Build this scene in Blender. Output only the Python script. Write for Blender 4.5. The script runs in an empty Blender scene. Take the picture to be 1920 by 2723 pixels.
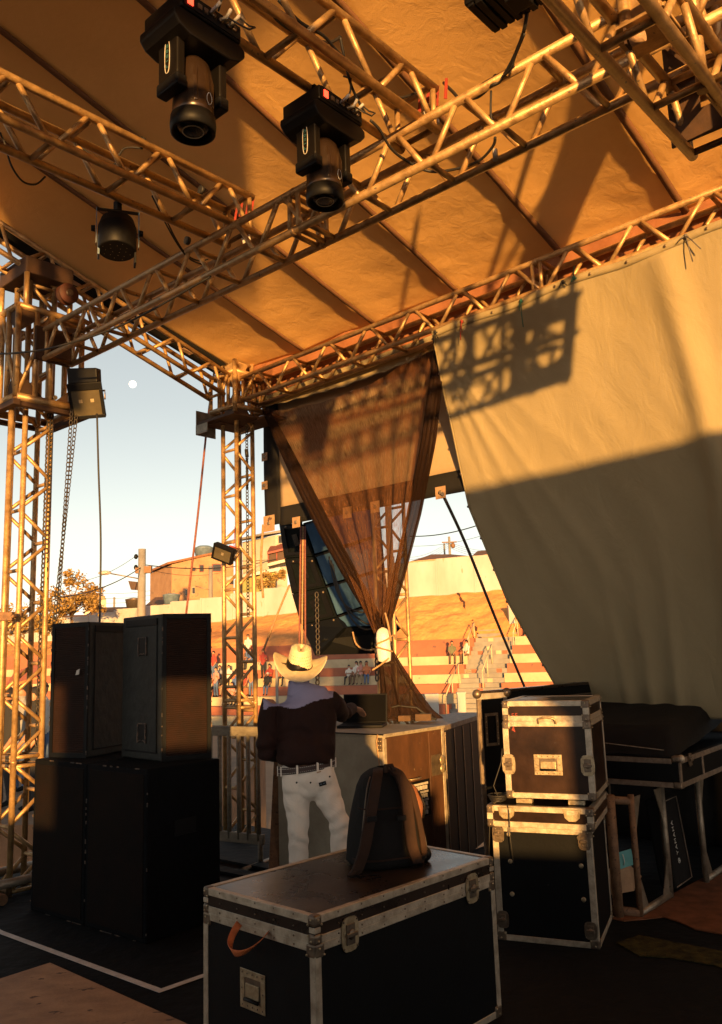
import bpy, math, random
from mathutils import Vector, Matrix, noise
random.seed(7)
SC = bpy.context.scene
COL = SC.collection
V = Vector
rad = math.radians

# ------------------------------------------------------------------ camera frame (used only to lay things out)
F_PX, PITCH, ROLL, EYE = 2237.3, rad(9.602), rad(-1.915), 1.75
_cp, _sp, _cr, _sr = math.cos(PITCH), math.sin(PITCH), math.cos(ROLL), math.sin(ROLL)
W2C = Matrix(((_cr, _sr, 0), (-_sr, _cr, 0), (0, 0, 1))) @ Matrix(((1, 0, 0), (0, -_sp, _cp), (0, -_cp, -_sp)))
C2W = W2C.transposed()
CAM = V((0, 0, EYE))
def ray(u, v): return C2W @ V(((u - 960) / F_PX, (1361.5 - v) / F_PX, -1.0))
def atY(u, v, y): r = ray(u, v); return CAM + r * (y / r.y)
def atZ(u, v, z): r = ray(u, v); return CAM + r * ((z - EYE) / r.z)
def atP(u, v, p, n): r = ray(u, v); return CAM + r * ((V(p) - CAM).dot(n) / r.dot(n))
# stage axes: A runs along the back of the stage to the right, B runs from front to back
TH = rad(41.57)
A = V((math.cos(TH), -math.sin(TH), 0)); B = V((math.sin(TH), math.cos(TH), 0)); Z = V((0, 0, 1))
ORG0 = V((-2.82, 7.03, 0))
def ab(a, b, z=0.0): return ORG0 + A * a + B * b + Z * z
def atB(u, v, b): return atP(u, v, ab(0, b), B)
def atA(u, v, a): return atP(u, v, ab(a, 0), A)

# ------------------------------------------------------------------ materials
def new_mat(name):
    m = bpy.data.materials.new(name); m.use_nodes = True
    nt = m.node_tree; b = nt.nodes['Principled BSDF']
    return m, nt, b
def N(nt, t, **k):
    n = nt.nodes.new(t)
    for a, v in k.items(): setattr(n, a, v)
    return n
def mat(name, c1, c2=None, rough=.6, metal=0.0, scale=6.0, bump=0.0, bscale=40.0, spec=.5, detail=6.0, stretch=(1, 1, 1),
        lo=.35, hi=.65, rough2=None, speck=None, speck_scale=60, speck_thr=.72, coat=0, bdist=.02):
    m, nt, b = new_mat(name)
    b.inputs['Roughness'].default_value = rough; b.inputs['Metallic'].default_value = metal
    b.inputs['Specular IOR Level'].default_value = spec
    b.inputs['Coat Weight'].default_value = coat
    tc = N(nt, 'ShaderNodeTexCoord'); mp = N(nt, 'ShaderNodeMapping'); mp.inputs['Scale'].default_value = stretch
    nt.links.new(tc.outputs['Object'], mp.inputs['Vector'])
    col = None
    if c2 is None: c2 = tuple(x * .72 for x in c1)
    nz = N(nt, 'ShaderNodeTexNoise'); nz.inputs['Scale'].default_value = scale; nz.inputs['Detail'].default_value = detail
    nz.inputs['Roughness'].default_value = .62
    nt.links.new(mp.outputs[0], nz.inputs['Vector'])
    rp = N(nt, 'ShaderNodeValToRGB')
    rp.color_ramp.elements[0].position = lo; rp.color_ramp.elements[1].position = hi
    rp.color_ramp.elements[0].color = (*c2, 1); rp.color_ramp.elements[1].color = (*c1, 1)
    nt.links.new(nz.outputs['Fac'], rp.inputs[0]); col = rp.outputs[0]
    if speck is not None:
        n2 = N(nt, 'ShaderNodeTexNoise'); n2.inputs['Scale'].default_value = speck_scale; n2.inputs['Detail'].default_value = 3
        nt.links.new(mp.outputs[0], n2.inputs['Vector'])
        r2 = N(nt, 'ShaderNodeValToRGB'); r2.color_ramp.elements[0].position = speck_thr; r2.color_ramp.elements[1].position = speck_thr + .03
        nt.links.new(n2.outputs['Fac'], r2.inputs[0])
        mx = N(nt, 'ShaderNodeMixRGB'); mx.inputs[2].default_value = (*speck, 1)
        nt.links.new(r2.outputs[0], mx.inputs[0]); nt.links.new(col, mx.inputs[1]); col = mx.outputs[0]
    nt.links.new(col, b.inputs['Base Color'])
    if rough2 is not None:
        mr = N(nt, 'ShaderNodeMapRange'); mr.inputs['To Min'].default_value = rough2; mr.inputs['To Max'].default_value = rough
        mr.inputs['From Min'].default_value = lo; mr.inputs['From Max'].default_value = hi
        nt.links.new(nz.outputs['Fac'], mr.inputs['Value']); nt.links.new(mr.outputs[0], b.inputs['Roughness'])
    if bump:
        nb = N(nt, 'ShaderNodeTexNoise'); nb.inputs['Scale'].default_value = bscale; nb.inputs['Detail'].default_value = 4
        nt.links.new(mp.outputs[0], nb.inputs['Vector'])
        bm = N(nt, 'ShaderNodeBump'); bm.inputs['Strength'].default_value = bump; bm.inputs['Distance'].default_value = bdist
        nt.links.new(nb.outputs['Fac'], bm.inputs['Height']); nt.links.new(bm.outputs[0], b.inputs['Normal'])
    return m
def add_stripe_bump(m, axis, freq, strength, dist=.004):
    """fine parallel ribs along one object axis (grille cloth, corrugation)"""
    nt = m.node_tree; b = nt.nodes['Principled BSDF']
    tc = N(nt, 'ShaderNodeTexCoord'); w = N(nt, 'ShaderNodeTexWave', wave_type='BANDS', bands_direction=axis)
    w.inputs['Scale'].default_value = freq; w.inputs['Distortion'].default_value = .4
    nt.links.new(tc.outputs['Object'], w.inputs['Vector'])
    bm = N(nt, 'ShaderNodeBump'); bm.inputs['Strength'].default_value = strength; bm.inputs['Distance'].default_value = dist
    nt.links.new(w.outputs['Fac'], bm.inputs['Height'])
    old = b.inputs['Normal'].links
    if old: nt.links.new(old[0].from_socket, bm.inputs['Normal'])
    nt.links.new(bm.outputs[0], b.inputs['Normal'])
    return m
def cloth_mat(name, c1, c2, wrinkle=.5, scale=1.5, rough=.85, trans=0.0, stretch=(1, 1, 1), stain=None, wscale=5.5):
    """canvas / tarpaulin: weave, creases, blotches; optional light passing through"""
    m, nt, b = new_mat(name)
    b.inputs['Roughness'].default_value = rough; b.inputs['Specular IOR Level'].default_value = .25
    tc = N(nt, 'ShaderNodeTexCoord'); mp = N(nt, 'ShaderNodeMapping'); mp.inputs['Scale'].default_value = stretch
    nt.links.new(tc.outputs['Object'], mp.inputs['Vector'])
    nz = N(nt, 'ShaderNodeTexNoise'); nz.inputs['Scale'].default_value = scale; nz.inputs['Detail'].default_value = 9; nz.inputs['Roughness'].default_value = .65
    nt.links.new(mp.outputs[0], nz.inputs['Vector'])
    rp = N(nt, 'ShaderNodeValToRGB'); rp.color_ramp.elements[0].position = .3; rp.color_ramp.elements[1].position = .7
    rp.color_ramp.elements[0].color = (*c2, 1); rp.color_ramp.elements[1].color = (*c1, 1)
    nt.links.new(nz.outputs['Fac'], rp.inputs[0]); col = rp.outputs[0]
    if stain:
        n2 = N(nt, 'ShaderNodeTexNoise'); n2.inputs['Scale'].default_value = 14; n2.inputs['Detail'].default_value = 5
        nt.links.new(tc.outputs['Object'], n2.inputs['Vector'])
        r2 = N(nt, 'ShaderNodeValToRGB'); r2.color_ramp.elements[0].position = .66; r2.color_ramp.elements[1].position = .74
        nt.links.new(n2.outputs['Fac'], r2.inputs[0])
        mx = N(nt, 'ShaderNodeMixRGB'); mx.inputs[2].default_value = (*stain, 1)
        nt.links.new(r2.outputs[0], mx.inputs[0]); nt.links.new(col, mx.inputs[1]); col = mx.outputs[0]
    nt.links.new(col, b.inputs['Base Color'])
    # creases: stretched ridged noise + broad puckers + weave
    n3 = N(nt, 'ShaderNodeTexNoise'); n3.inputs['Scale'].default_value = wscale; n3.inputs['Detail'].default_value = 8; n3.inputs['Distortion'].default_value = .8; n3.inputs['Roughness'].default_value = .6
    nt.links.new(mp.outputs[0], n3.inputs['Vector'])
    n4 = N(nt, 'ShaderNodeTexNoise'); n4.inputs['Scale'].default_value = 160; n4.inputs['Detail'].default_value = 2
    nt.links.new(tc.outputs['Object'], n4.inputs['Vector'])
    b1 = N(nt, 'ShaderNodeBump'); b1.inputs['Strength'].default_value = wrinkle; b1.inputs['Distance'].default_value = .03
    nt.links.new(n3.outputs['Fac'], b1.inputs['Height'])
    b2 = N(nt, 'ShaderNodeBump'); b2.inputs['Strength'].default_value = .25; b2.inputs['Distance'].default_value = .004
    nt.links.new(n4.outputs['Fac'], b2.inputs['Height']); nt.links.new(b1.outputs[0], b2.inputs['Normal'])
    nt.links.new(b2.outputs[0], b.inputs['Normal'])
    if trans:
        tr = N(nt, 'ShaderNodeBsdfTranslucent'); nt.links.new(col, tr.inputs['Color'])
        ms = N(nt, 'ShaderNodeMixShader'); ms.inputs[0].default_value = trans
        out = nt.nodes['Material Output']
        nt.links.new(b.outputs[0], ms.inputs[1]); nt.links.new(tr.outputs[0], ms.inputs[2]); nt.links.new(ms.outputs[0], out.inputs['Surface'])
    return m
def net_mat(name, c1, c2, cover, streak, axis_scale):
    """open knitted shade net: threads cover only part of the surface"""
    m, nt, b = new_mat(name)
    b.inputs['Roughness'].default_value = .8; b.inputs['Specular IOR Level'].default_value = .2
    tc = N(nt, 'ShaderNodeTexCoord'); mp = N(nt, 'ShaderNodeMapping'); mp.inputs['Scale'].default_value = axis_scale
    nt.links.new(tc.outputs['UV'], mp.inputs['Vector'])
    nz = N(nt, 'ShaderNodeTexNoise'); nz.inputs['Scale'].default_value = 1.0; nz.inputs['Detail'].default_value = 4; nz.inputs['Roughness'].default_value = .7
    nt.links.new(mp.outputs[0], nz.inputs['Vector'])
    rp = N(nt, 'ShaderNodeValToRGB'); rp.color_ramp.elements[0].color = (*c2, 1); rp.color_ramp.elements[1].color = (*c1, 1)
    rp.color_ramp.elements[0].position = .35; rp.color_ramp.elements[1].position = .65
    nt.links.new(nz.outputs['Fac'], rp.inputs[0]); nt.links.new(rp.outputs[0], b.inputs['Base Color'])
    mr = N(nt, 'ShaderNodeMapRange'); mr.inputs['From Min'].default_value = .5 - streak; mr.inputs['From Max'].default_value = .5 + streak
    mr.inputs['To Min'].default_value = max(0, cover - .3); mr.inputs['To Max'].default_value = min(1, cover + .3)
    nt.links.new(nz.outputs['Fac'], mr.inputs['Value'])
    n2 = N(nt, 'ShaderNodeTexNoise'); n2.inputs['Scale'].default_value = 3.2; n2.inputs['Detail'].default_value = 3
    nt.links.new(mp.outputs[0], n2.inputs['Vector'])
    tr = N(nt, 'ShaderNodeBsdfTransparent'); tl = N(nt, 'ShaderNodeBsdfTranslucent')
    nt.links.new(rp.outputs[0], tl.inputs['Color'])
    m1 = N(nt, 'ShaderNodeMixShader'); m1.inputs[0].default_value = .35
    nt.links.new(b.outputs[0], m1.inputs[1]); nt.links.new(tl.outputs[0], m1.inputs[2])
    m2 = N(nt, 'ShaderNodeMixShader')
    nt.links.new(mr.outputs[0], m2.inputs[0]); nt.links.new(tr.outputs[0], m2.inputs[1]); nt.links.new(m1.outputs[0], m2.inputs[2])
    nt.links.new(m2.outputs[0], nt.nodes['Material Output'].inputs['Surface'])
    return m
def emit_mat(name, col, s):
    m, nt, b = new_mat(name)
    b.inputs['Base Color'].default_value = (*col, 1); b.inputs['Emission Color'].default_value = (*col, 1); b.inputs['Emission Strength'].default_value = s
    return m

# ------------------------------------------------------------------ mesh builder
class MB:
    def __init__(s): s.v = []; s.f = []; s.mi = []; s.sm = []; s.uv = None
    def add(s, vs, fs, mi=0, smooth=False):
        o = len(s.v); s.v += [tuple(p) for p in vs]
        for f in fs: s.f.append(tuple(i + o for i in f)); s.mi.append(mi); s.sm.append(smooth)
        return s
    def obox(s, o, ex, ey, ez, mi=0):
        o, ex, ey, ez = V(o), V(ex), V(ey), V(ez)
        p = [o, o + ex, o + ex + ey, o + ey]; p += [q + ez for q in p]
        fs = [(0, 3, 2, 1), (4, 5, 6, 7), (0, 1, 5, 4), (1, 2, 6, 5), (2, 3, 7, 6), (3, 0, 4, 7)]
        if ex.cross(ey).dot(ez) < 0: fs = [f[::-1] for f in fs]
        return s.add(p, fs, mi)
    def box(s, c, x, y, z, ax=None, mi=0):
        X, Y, ZZ = (V((1, 0, 0)), V((0, 1, 0)), V((0, 0, 1))) if ax is None else [V(q).normalized() for q in ax]
        c = V(c)
        return s.obox(c - X * x / 2 - Y * y / 2 - ZZ * z / 2, X * x, Y * y, ZZ * z, mi)
    def bar(s, p, q, w, h, up=(0, 0, 1), mi=0):
        p, q = V(p), V(q); d = (q - p); up = V(up)
        x = d.cross(up)
        if x.length < 1e-6: x = d.cross(V((1, 0, 0)))
        x.normalize(); y = x.cross(d).normalized()
        return s.obox(p - x * w / 2 - y * h / 2, x * w, y * h, d, mi)
    def path(s, pts, r, n=6, mi=0, caps=True, smooth=True, flat=1.0, up=None):
        pts = [V(p) for p in pts]; rs = r if isinstance(r, (list, tuple)) else [r] * len(pts)
        t0 = (pts[1] - pts[0]).normalized()
        ref = V(up) if up is not None else (V((0, 0, 1)) if abs(t0.z) < .9 else V((1, 0, 0)))
        nx = t0.cross(ref).normalized(); vs = []
        for i, p in enumerate(pts):
            a = pts[max(0, i - 1)]; b = pts[min(len(pts) - 1, i + 1)]
            t = (b - a).normalized()
            nx = (nx - t * nx.dot(t))
            nx = nx.normalized() if nx.length > 1e-6 else t.orthogonal().normalized()
            ny = t.cross(nx)
            for k in range(n):
                an = 2 * math.pi * k / n
                vs.append(p + (nx * math.cos(an) + ny * math.sin(an) * flat) * rs[i])
        fs = []
        for i in range(len(pts) - 1):
            for k in range(n):
                k2 = (k + 1) % n
                fs.append((i * n + k, i * n + k2, (i + 1) * n + k2, (i + 1) * n + k))
        s.add(vs, fs, mi, smooth)
        if caps:
            o = len(s.v) - len(vs)
            s.f.append(tuple(o + k for k in reversed(range(n)))); s.mi.append(mi); s.sm.append(False)
            e = o + (len(pts) - 1) * n
            s.f.append(tuple(e + k for k in range(n))); s.mi.append(mi); s.sm.append(False)
        return s
    def tube(s, p, q, r, n=8, mi=0, r2=None): return s.path([p, q], [r, r if r2 is None else r2], n, mi)
    def lathe(s, prof, c, axis=(0, 0, 1), n=20, mi=0, xdir=None, sx=1, sy=1, smooth=True):
        """prof: list of (radius, height) along axis"""
        c = V(c); a = V(axis).normalized()
        x = a.orthogonal().normalized() if xdir is None else (V(xdir) - a * V(xdir).dot(a)).normalized()
        y = a.cross(x); vs = []
        for r, h in prof:
            for k in range(n):
                t = 2 * math.pi * k / n
                vs.append(c + a * h + x * (r * sx * math.cos(t)) + y * (r * sy * math.sin(t)))
        fs = [(i * n + k, i * n + (k + 1) % n, (i + 1) * n + (k + 1) % n, (i + 1) * n + k) for i in range(len(prof) - 1) for k in range(n)]
        o = len(s.v); s.add(vs, fs, mi, smooth)
        s.f.append(tuple(o + k for k in reversed(range(n)))); s.mi.append(mi); s.sm.append(False)
        e = o + (len(prof) - 1) * n
        s.f.append(tuple(e + k for k in range(n))); s.mi.append(mi); s.sm.append(False)
        return s
    def ball(s, c, r, n=10, m=7, mi=0, ax=None):
        c = V(c); rx, ry, rz = (r, r, r) if not isinstance(r, (tuple, list)) else r
        X, Y, ZZ = (V((1, 0, 0)), V((0, 1, 0)), V((0, 0, 1))) if ax is None else [V(q).normalized() for q in ax]
        vs = [c + ZZ * rz]
        for i in range(1, m):
            ph = math.pi * i / m
            for k in range(n):
                t = 2 * math.pi * k / n
                vs.append(c + X * rx * math.sin(ph) * math.cos(t) + Y * ry * math.sin(ph) * math.sin(t) + ZZ * rz * math.cos(ph))
        vs.append(c - ZZ * rz); fs = []
        for k in range(n): fs.append((0, 1 + k, 1 + (k + 1) % n))
        for i in range(m - 2):
            for k in range(n): fs.append((1 + i * n + k, 1 + (i + 1) * n + k, 1 + (i + 1) * n + (k + 1) % n, 1 + i * n + (k + 1) % n))
        L = len(vs) - 1; o = 1 + (m - 2) * n
        for k in range(n): fs.append((o + k, L, o + (k + 1) % n))
        return s.add(vs, fs, mi, True)
    def grid(s, fn, nu, nv, mi=0, smooth=True, uv=False, closed=False):
        o = len(s.v)
        for j in range(nv + 1):
            for i in range(nu + 1): s.v.append(tuple(fn(i / nu, j / nv)))
        w = nu + 1
        for j in range(nv):
            for i in range(nu):
                s.f.append((o + j * w + i, o + j * w + i + 1, o + (j + 1) * w + i + 1, o + (j + 1) * w + i)); s.mi.append(mi); s.sm.append(smooth)
        if uv: s.uv = (o, nu, nv)
        return s
    def prism(s, poly, d, mi=0):
        d = V(d); n = len(poly); p = [V(q) for q in poly]
        nr = V((0, 0, 0))
        for i in range(n): nr += p[i].cross(p[(i + 1) % n])
        fs = [tuple(reversed(range(n))), tuple(range(n, 2 * n))] + [(i, (i + 1) % n, n + (i + 1) % n, n + i) for i in range(n)]
        if nr.dot(d) < 0: fs = [f[::-1] for f in fs]
        return s.add(p + [q + d for q in p], fs, mi)
    def build(s, name, mats, parent=None, mods=(), org=None):
        me = bpy.data.meshes.new(name)
        o = ORG.get(parent, V((0, 0, 0))) if parent is not None else (V(org) if org is not None else V((0, 0, 0)))
        me.from_pydata([(p[0] - o.x, p[1] - o.y, p[2] - o.z) for p in s.v], [], s.f)
        if not isinstance(mats, (list, tuple)): mats = [mats]
        for m in mats: me.materials.append(m)
        me.polygons.foreach_set('material_index', s.mi); me.polygons.foreach_set('use_smooth', s.sm)
        if s.uv:
            uvl = me.uv_layers.new(name='UVMap'); oo, nu, nv = s.uv
            for li, l in enumerate(me.loops):
                k = l.vertex_index - oo
                if 0 <= k < (nu + 1) * (nv + 1): uvl.data[li].uv = ((k % (nu + 1)) / nu, (k // (nu + 1)) / nv)
        me.update()
        ob = bpy.data.objects.new(name, me); COL.objects.link(ob)
        if parent is not None: ob.parent = parent
        else: ob.location = o
        ORG[ob] = o
        for md in mods: md(ob)
        return ob
ORG = {}
def bev(w=.004, seg=2):
    def f(o):
        m = o.modifiers.new('bevel', 'BEVEL'); m.width = w; m.segments = seg; m.limit_method = 'ANGLE'; m.angle_limit = rad(40)
    return f
def solid(t, off=0):
    def f(o):
        m = o.modifiers.new('thickness', 'SOLIDIFY'); m.thickness = t; m.offset = off
    return f
def sub(n=1):
    def f(o):
        m = o.modifiers.new('subd', 'SUBSURF'); m.levels = n; m.render_levels = n
    return f
def bake_remesh(mb, voxel, smooth_it=4, fac=.5):
    """one continuous skin over overlapping closed shapes; returns (verts, faces)"""
    me = bpy.data.meshes.new('tmp'); me.from_pydata(mb.v, [], mb.f); me.update()
    ob = bpy.data.objects.new('tmp', me); COL.objects.link(ob)
    r = ob.modifiers.new('r', 'REMESH'); r.mode = 'VOXEL'; r.voxel_size = voxel
    if smooth_it:
        sm = ob.modifiers.new('s', 'SMOOTH'); sm.factor = fac; sm.iterations = smooth_it
    dg = bpy.context.evaluated_depsgraph_get(); dg.update()
    ev = ob.evaluated_get(dg); m2 = ev.to_mesh()
    vs = [tuple(v.co) for v in m2.vertices]; fs = [tuple(p.vertices) for p in m2.polygons]
    ev.to_mesh_clear(); bpy.data.objects.remove(ob); bpy.data.meshes.remove(me)
    return vs, fs
def thing(name, label, cat, loc=(0, 0, 0), group=None):
    o = bpy.data.objects.new(name, None); COL.objects.link(o); o.location = loc; o.empty_display_size = .1
    o['label'] = label; o['category'] = cat
    if group: o['group'] = group
    ORG[o] = V(loc); return o
def tag(o, label, cat, group=None):
    o['label'] = label; o['category'] = cat
    if group: o['group'] = group
    return o
def struct(o): o['kind'] = 'structure'; return o
def kids(o): return [c for c in bpy.data.objects if c.parent == o]
def copy_tree(o, loc=None, rotz=None, parent=None):
    c = o.copy(); COL.objects.link(c)
    if parent is not None: c.parent = parent
    if loc is not None: c.location = loc
    if rotz is not None: c.rotation_euler = (0, 0, rotz)
    for ch in o.children: copy_tree(ch, parent=c)
    ORG[c] = V(loc) if loc is not None else ORG.get(o, V((0, 0, 0)))
    return c
def text_mesh(body, size, origin, xdir, ydir, thick=.001, spacing=1.0):
    """letters as real mesh, laid with xdir as reading direction and ydir as up"""
    cu = bpy.data.curves.new('t', 'FONT'); cu.body = body; cu.size = size; cu.extrude = thick; cu.align_x = 'CENTER'; cu.align_y = 'CENTER'
    cu.space_character = spacing
    ob = bpy.data.objects.new('t', cu); COL.objects.link(ob)
    dg = bpy.context.evaluated_depsgraph_get(); dg.update(); me = ob.evaluated_get(dg).to_mesh()
    x, y = V(xdir).normalized(), V(ydir).normalized(); z = x.cross(y); o = V(origin)
    vs = [o + x * v.co.x + y * v.co.y + z * v.co.z for v in me.vertices]; fs = [tuple(p.vertices) for p in me.polygons]
    mb = MB().add(vs, fs)
    ob.evaluated_get(dg).to_mesh_clear(); bpy.data.objects.remove(ob); bpy.data.curves.remove(cu)
    return mb
def sag(p, q, d, n=10):
    p, q = V(p), V(q)
    return [p.lerp(q, i / n) - Z * d * 4 * (i / n) * (1 - i / n) for i in range(n + 1)]
def lerp(a, b, t): return a + (b - a) * t
def interp(tab, x):
    if x <= tab[0][0]: return tab[0][1]
    for (x0, y0), (x1, y1) in zip(tab, tab[1:]):
        if x <= x1: return y0 + (y1 - y0) * (x - x0) / (x1 - x0)
    return tab[-1][1]

# ------------------------------------------------------------------ palette
M = {}
M['alu'] = mat('truss_aluminium', (.52, .335, .15), (.28, .17, .075), rough=.5, rough2=.38, metal=.45, scale=14, bump=.12, bscale=90, speck=(.16, .12, .09), speck_scale=38, speck_thr=.67)
M['alu_dark'] = mat('weathered_plate', (.075, .038, .021), (.045, .025, .016), rough=.7, metal=.25, scale=9, bump=.1, speck=(.08, .05, .035), speck_scale=30, speck_thr=.7)
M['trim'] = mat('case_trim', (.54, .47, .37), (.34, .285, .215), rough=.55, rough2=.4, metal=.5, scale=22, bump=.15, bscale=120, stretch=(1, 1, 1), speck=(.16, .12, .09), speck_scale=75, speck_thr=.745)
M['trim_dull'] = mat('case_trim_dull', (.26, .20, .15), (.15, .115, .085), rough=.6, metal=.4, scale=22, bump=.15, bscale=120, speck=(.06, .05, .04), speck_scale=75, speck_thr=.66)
M['cap'] = mat('case_corner_steel', (.22, .17, .12), (.12, .09, .07), rough=.42, metal=.7, scale=20, bump=.1)
M['brass'] = mat('case_fittings', (.50, .41, .27), (.3, .23, .14), rough=.42, metal=.65, scale=30, bump=.12, bscale=90)
M['black'] = mat('black_laminate', (.0030, .0038, .0052), (.002, .0024, .0032), rough=.55, scale=5, spec=.16, bump=.05, bscale=60, speck=(.06, .06, .06), speck_scale=45, speck_thr=.76)
M['black_gloss'] = mat('black_gloss_laminate', (.026, .0105, .005), (.009, .005, .0036), rough=.42, rough2=.3, scale=5, spec=.3, bump=.03, bscale=50, speck=(.05, .05, .05), speck_scale=45, speck_thr=.77)
M['lid'] = mat('case_lid_laminate', (.030, .018, .012), (.015, .010, .008), rough=.34, rough2=.24, scale=4, spec=.5, bump=.04, bscale=60, speck=(.09, .08, .07), speck_scale=60, speck_thr=.77)
M['carpet_black'] = mat('black_speaker_carpet', (.0042, .0048, .0062), (.0026, .003, .004), rough=.9, scale=18, spec=.08, bump=.4, bscale=150, speck=(.09, .09, .085), speck_scale=26, speck_thr=.80)
M['speaker_side'] = mat('scuffed_speaker_side', (.016, .017, .015), (.007, .008, .008), rough=.6, scale=7, spec=.3, bump=.35, bscale=14, speck=(.12, .12, .10), speck_scale=40, speck_thr=.74)
M['grille'] = mat('speaker_grille_cloth', (.017, .0058, .0030), (.009, .004, .0026), rough=.75, scale=6, spec=.2, speck=(.10, .08, .06), speck_scale=60, speck_thr=.76)
add_stripe_bump(M['grille'], 'Z', 22, .8)
M['sub_front'] = mat('worn_black_front', (.0085, .0048, .0038), (.005, .004, .0038), rough=.85, scale=7, spec=.08, bump=.3, bscale=120, speck=(.05, .045, .04), speck_scale=26, speck_thr=.79)
M['wear'] = mat('chipped_edge', (.12, .075, .05), (.025, .02, .018), rough=.7, scale=35, lo=.45, hi=.6)
M['plastic'] = mat('black_plastic', (.006, .006, .0068), (.004, .004, .005), rough=.5, scale=12, spec=.15)
M['lamp_body'] = mat('lamp_housing', (.0065, .0052, .0046), (.0045, .0038, .0036), rough=.42, scale=10, spec=.16)
M['lamp_head'] = mat('lamp_head_shell', (.036, .020, .012), (.024, .014, .009), rough=.30, scale=8, spec=.6, metal=.3)
M['bluegrey'] = mat('blue_grey_paint', (.10, .16, .22), (.05, .08, .11), rough=.5, scale=12)
M['glass_dark'] = mat('dark_lens', (.008, .008, .009), (.006, .006, .007), rough=.18, scale=4, spec=.5)
M['screen'] = mat('dark_screen', (.003, .003, .0035), (.002, .002, .003), rough=.6, scale=4, spec=.04)
M['silver_line'] = mat('silver_print', (.6, .58, .52), (.5, .48, .44), rough=.5, scale=20)
M['teal'] = mat('teal_print', (.03, .16, .17), (.02, .10, .11), rough=.5, scale=20)
M['red_lamp'] = emit_mat('red_switch_lamp', (1, .05, .02), 1.6)
M['cable'] = mat('black_cable', (.014, .013, .013), (.010, .009, .009), rough=.6, scale=20)
M['white_plug'] = mat('pale_connector', (.45, .42, .38), (.3, .28, .25), rough=.5, scale=20)
M['chain'] = mat('hoist_chain', (.045, .036, .028), (.025, .02, .017), rough=.5, metal=.6, scale=30)
M['rope_red'] = mat('faded_red_rope', (.22, .075, .055), (.14, .045, .035), rough=.8, scale=40)
M['rope_tan'] = mat('tan_rope', (.38, .24, .12), (.22, .13, .07), rough=.85, scale=40)
M['rope_dark'] = mat('dark_steel_rope', (.10, .09, .085), (.06, .05, .05), rough=.6, scale=40)
M['orange_web'] = mat('orange_webbing', (.62, .17, .05), (.45, .11, .03), rough=.75, scale=30, bump=.3, bscale=200)
M['red_tie'] = mat('red_strap', (.30, .035, .02), (.2, .025, .015), rough=.7, scale=30)
M['green_tie'] = mat('green_cord', (.02, .12, .09), (.01, .07, .05), rough=.7, scale=30)
M['tape'] = mat('white_tape', (.62, .60, .57), (.45, .43, .41), rough=.65, scale=12, bump=.2, bscale=60)
M['plywood'] = mat('worn_brown_board', (.40, .25, .14), (.27, .165, .095), rough=.8, scale=5, bump=.2, bscale=50, speck=(.10, .06, .04), speck_scale=9, speck_thr=.66, stretch=(1, 1.6, 1))
M['carpet_brown'] = mat('brown_carpet', (.20, .085, .045), (.11, .05, .028), rough=.95, scale=6, bump=.5, bscale=200, spec=.1)
M['moss'] = mat('olive_mat', (.060, .050, .016), (.018, .017, .009), rough=.95, scale=14, bump=.5, bscale=80, spec=.1)
M['deck'] = mat('black_stage_cloth', (.0050, .0060, .0080), (.003, .0035, .0046), rough=.8, scale=3, spec=.14, bump=.6, bscale=9, speck=(.075, .07, .065), speck_scale=24, speck_thr=.765, stretch=(1, 1, 1))
M['white'] = mat('white_paint', (.62, .58, .5), (.5, .46, .4), rough=.7, scale=6)
M['rust'] = mat('rusty_tube', (.24, .13, .065), (.13, .07, .038), rough=.7, metal=.2, scale=20, bump=.2, speck=(.09, .05, .03), speck_scale=40, speck_thr=.62)
M['galv'] = mat('galvanised_tube', (.30, .25, .19), (.18, .145, .105), rough=.5, metal=.6, scale=16, bump=.12, speck=(.12, .1, .08), speck_scale=50, speck_thr=.66)
M['grey_wood'] = mat('grey_barrier_paint', (.24, .21, .16), (.15, .13, .10), rough=.7, scale=10, metal=.2, stretch=(1, 1, 3))
# ================================================================== the man in the hat (seen from behind)
YC = 5.70
def cw(u, v, dy=0.0): return atY(u, v, YC + dy)
def cap_chain(mb, pts, n=14, c0=1.0, c1=1.0):
    """tapered limb: pts = [(point, radius) or (point, (rx, ry))] closed with round ends"""
    P = [V(p) for p, r in pts]; R = [r if isinstance(r, tuple) else (r, r) for p, r in pts]
    d0 = (P[0] - P[1]).normalized(); d1 = (P[-1] - P[-2]).normalized()
    P = [P[0] + d0 * min(R[0]) * .85 * c0, P[0] + d0 * min(R[0]) * .5 * c0] + P + [P[-1] + d1 * min(R[-1]) * .5 * c1, P[-1] + d1 * min(R[-1]) * .85 * c1]
    R = [(R[0][0] * .4, R[0][1] * .4), (R[0][0] * .82, R[0][1] * .82)] + R + [(R[-1][0] * .82, R[-1][1] * .82), (R[-1][0] * .4, R[-1][1] * .4)]
    vs = []
    for i, p in enumerate(P):
        t = (P[min(i + 1, len(P) - 1)] - P[max(i - 1, 0)]).normalized()
        x = V((1, 0, 0)); x = (x - t * x.dot(t))
        x = x.normalized() if x.length > .2 else (V((0, 0, 1)) - t * t.z).normalized()
        y = t.cross(x)
        for k in range(n):
            a = 2 * math.pi * k / n; vs.append(p + x * R[i][0] * math.cos(a) + y * R[i][1] * math.sin(a))
    fs = [(i * n + k, i * n + (k + 1) % n, (i + 1) * n + (k + 1) % n, (i + 1) * n + k) for i in range(len(P) - 1) for k in range(n)]
    fs += [tuple(reversed(range(n))), tuple((len(P) - 1) * n + k for k in range(n))]
    mb.add(vs, fs, 0, True)
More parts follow.
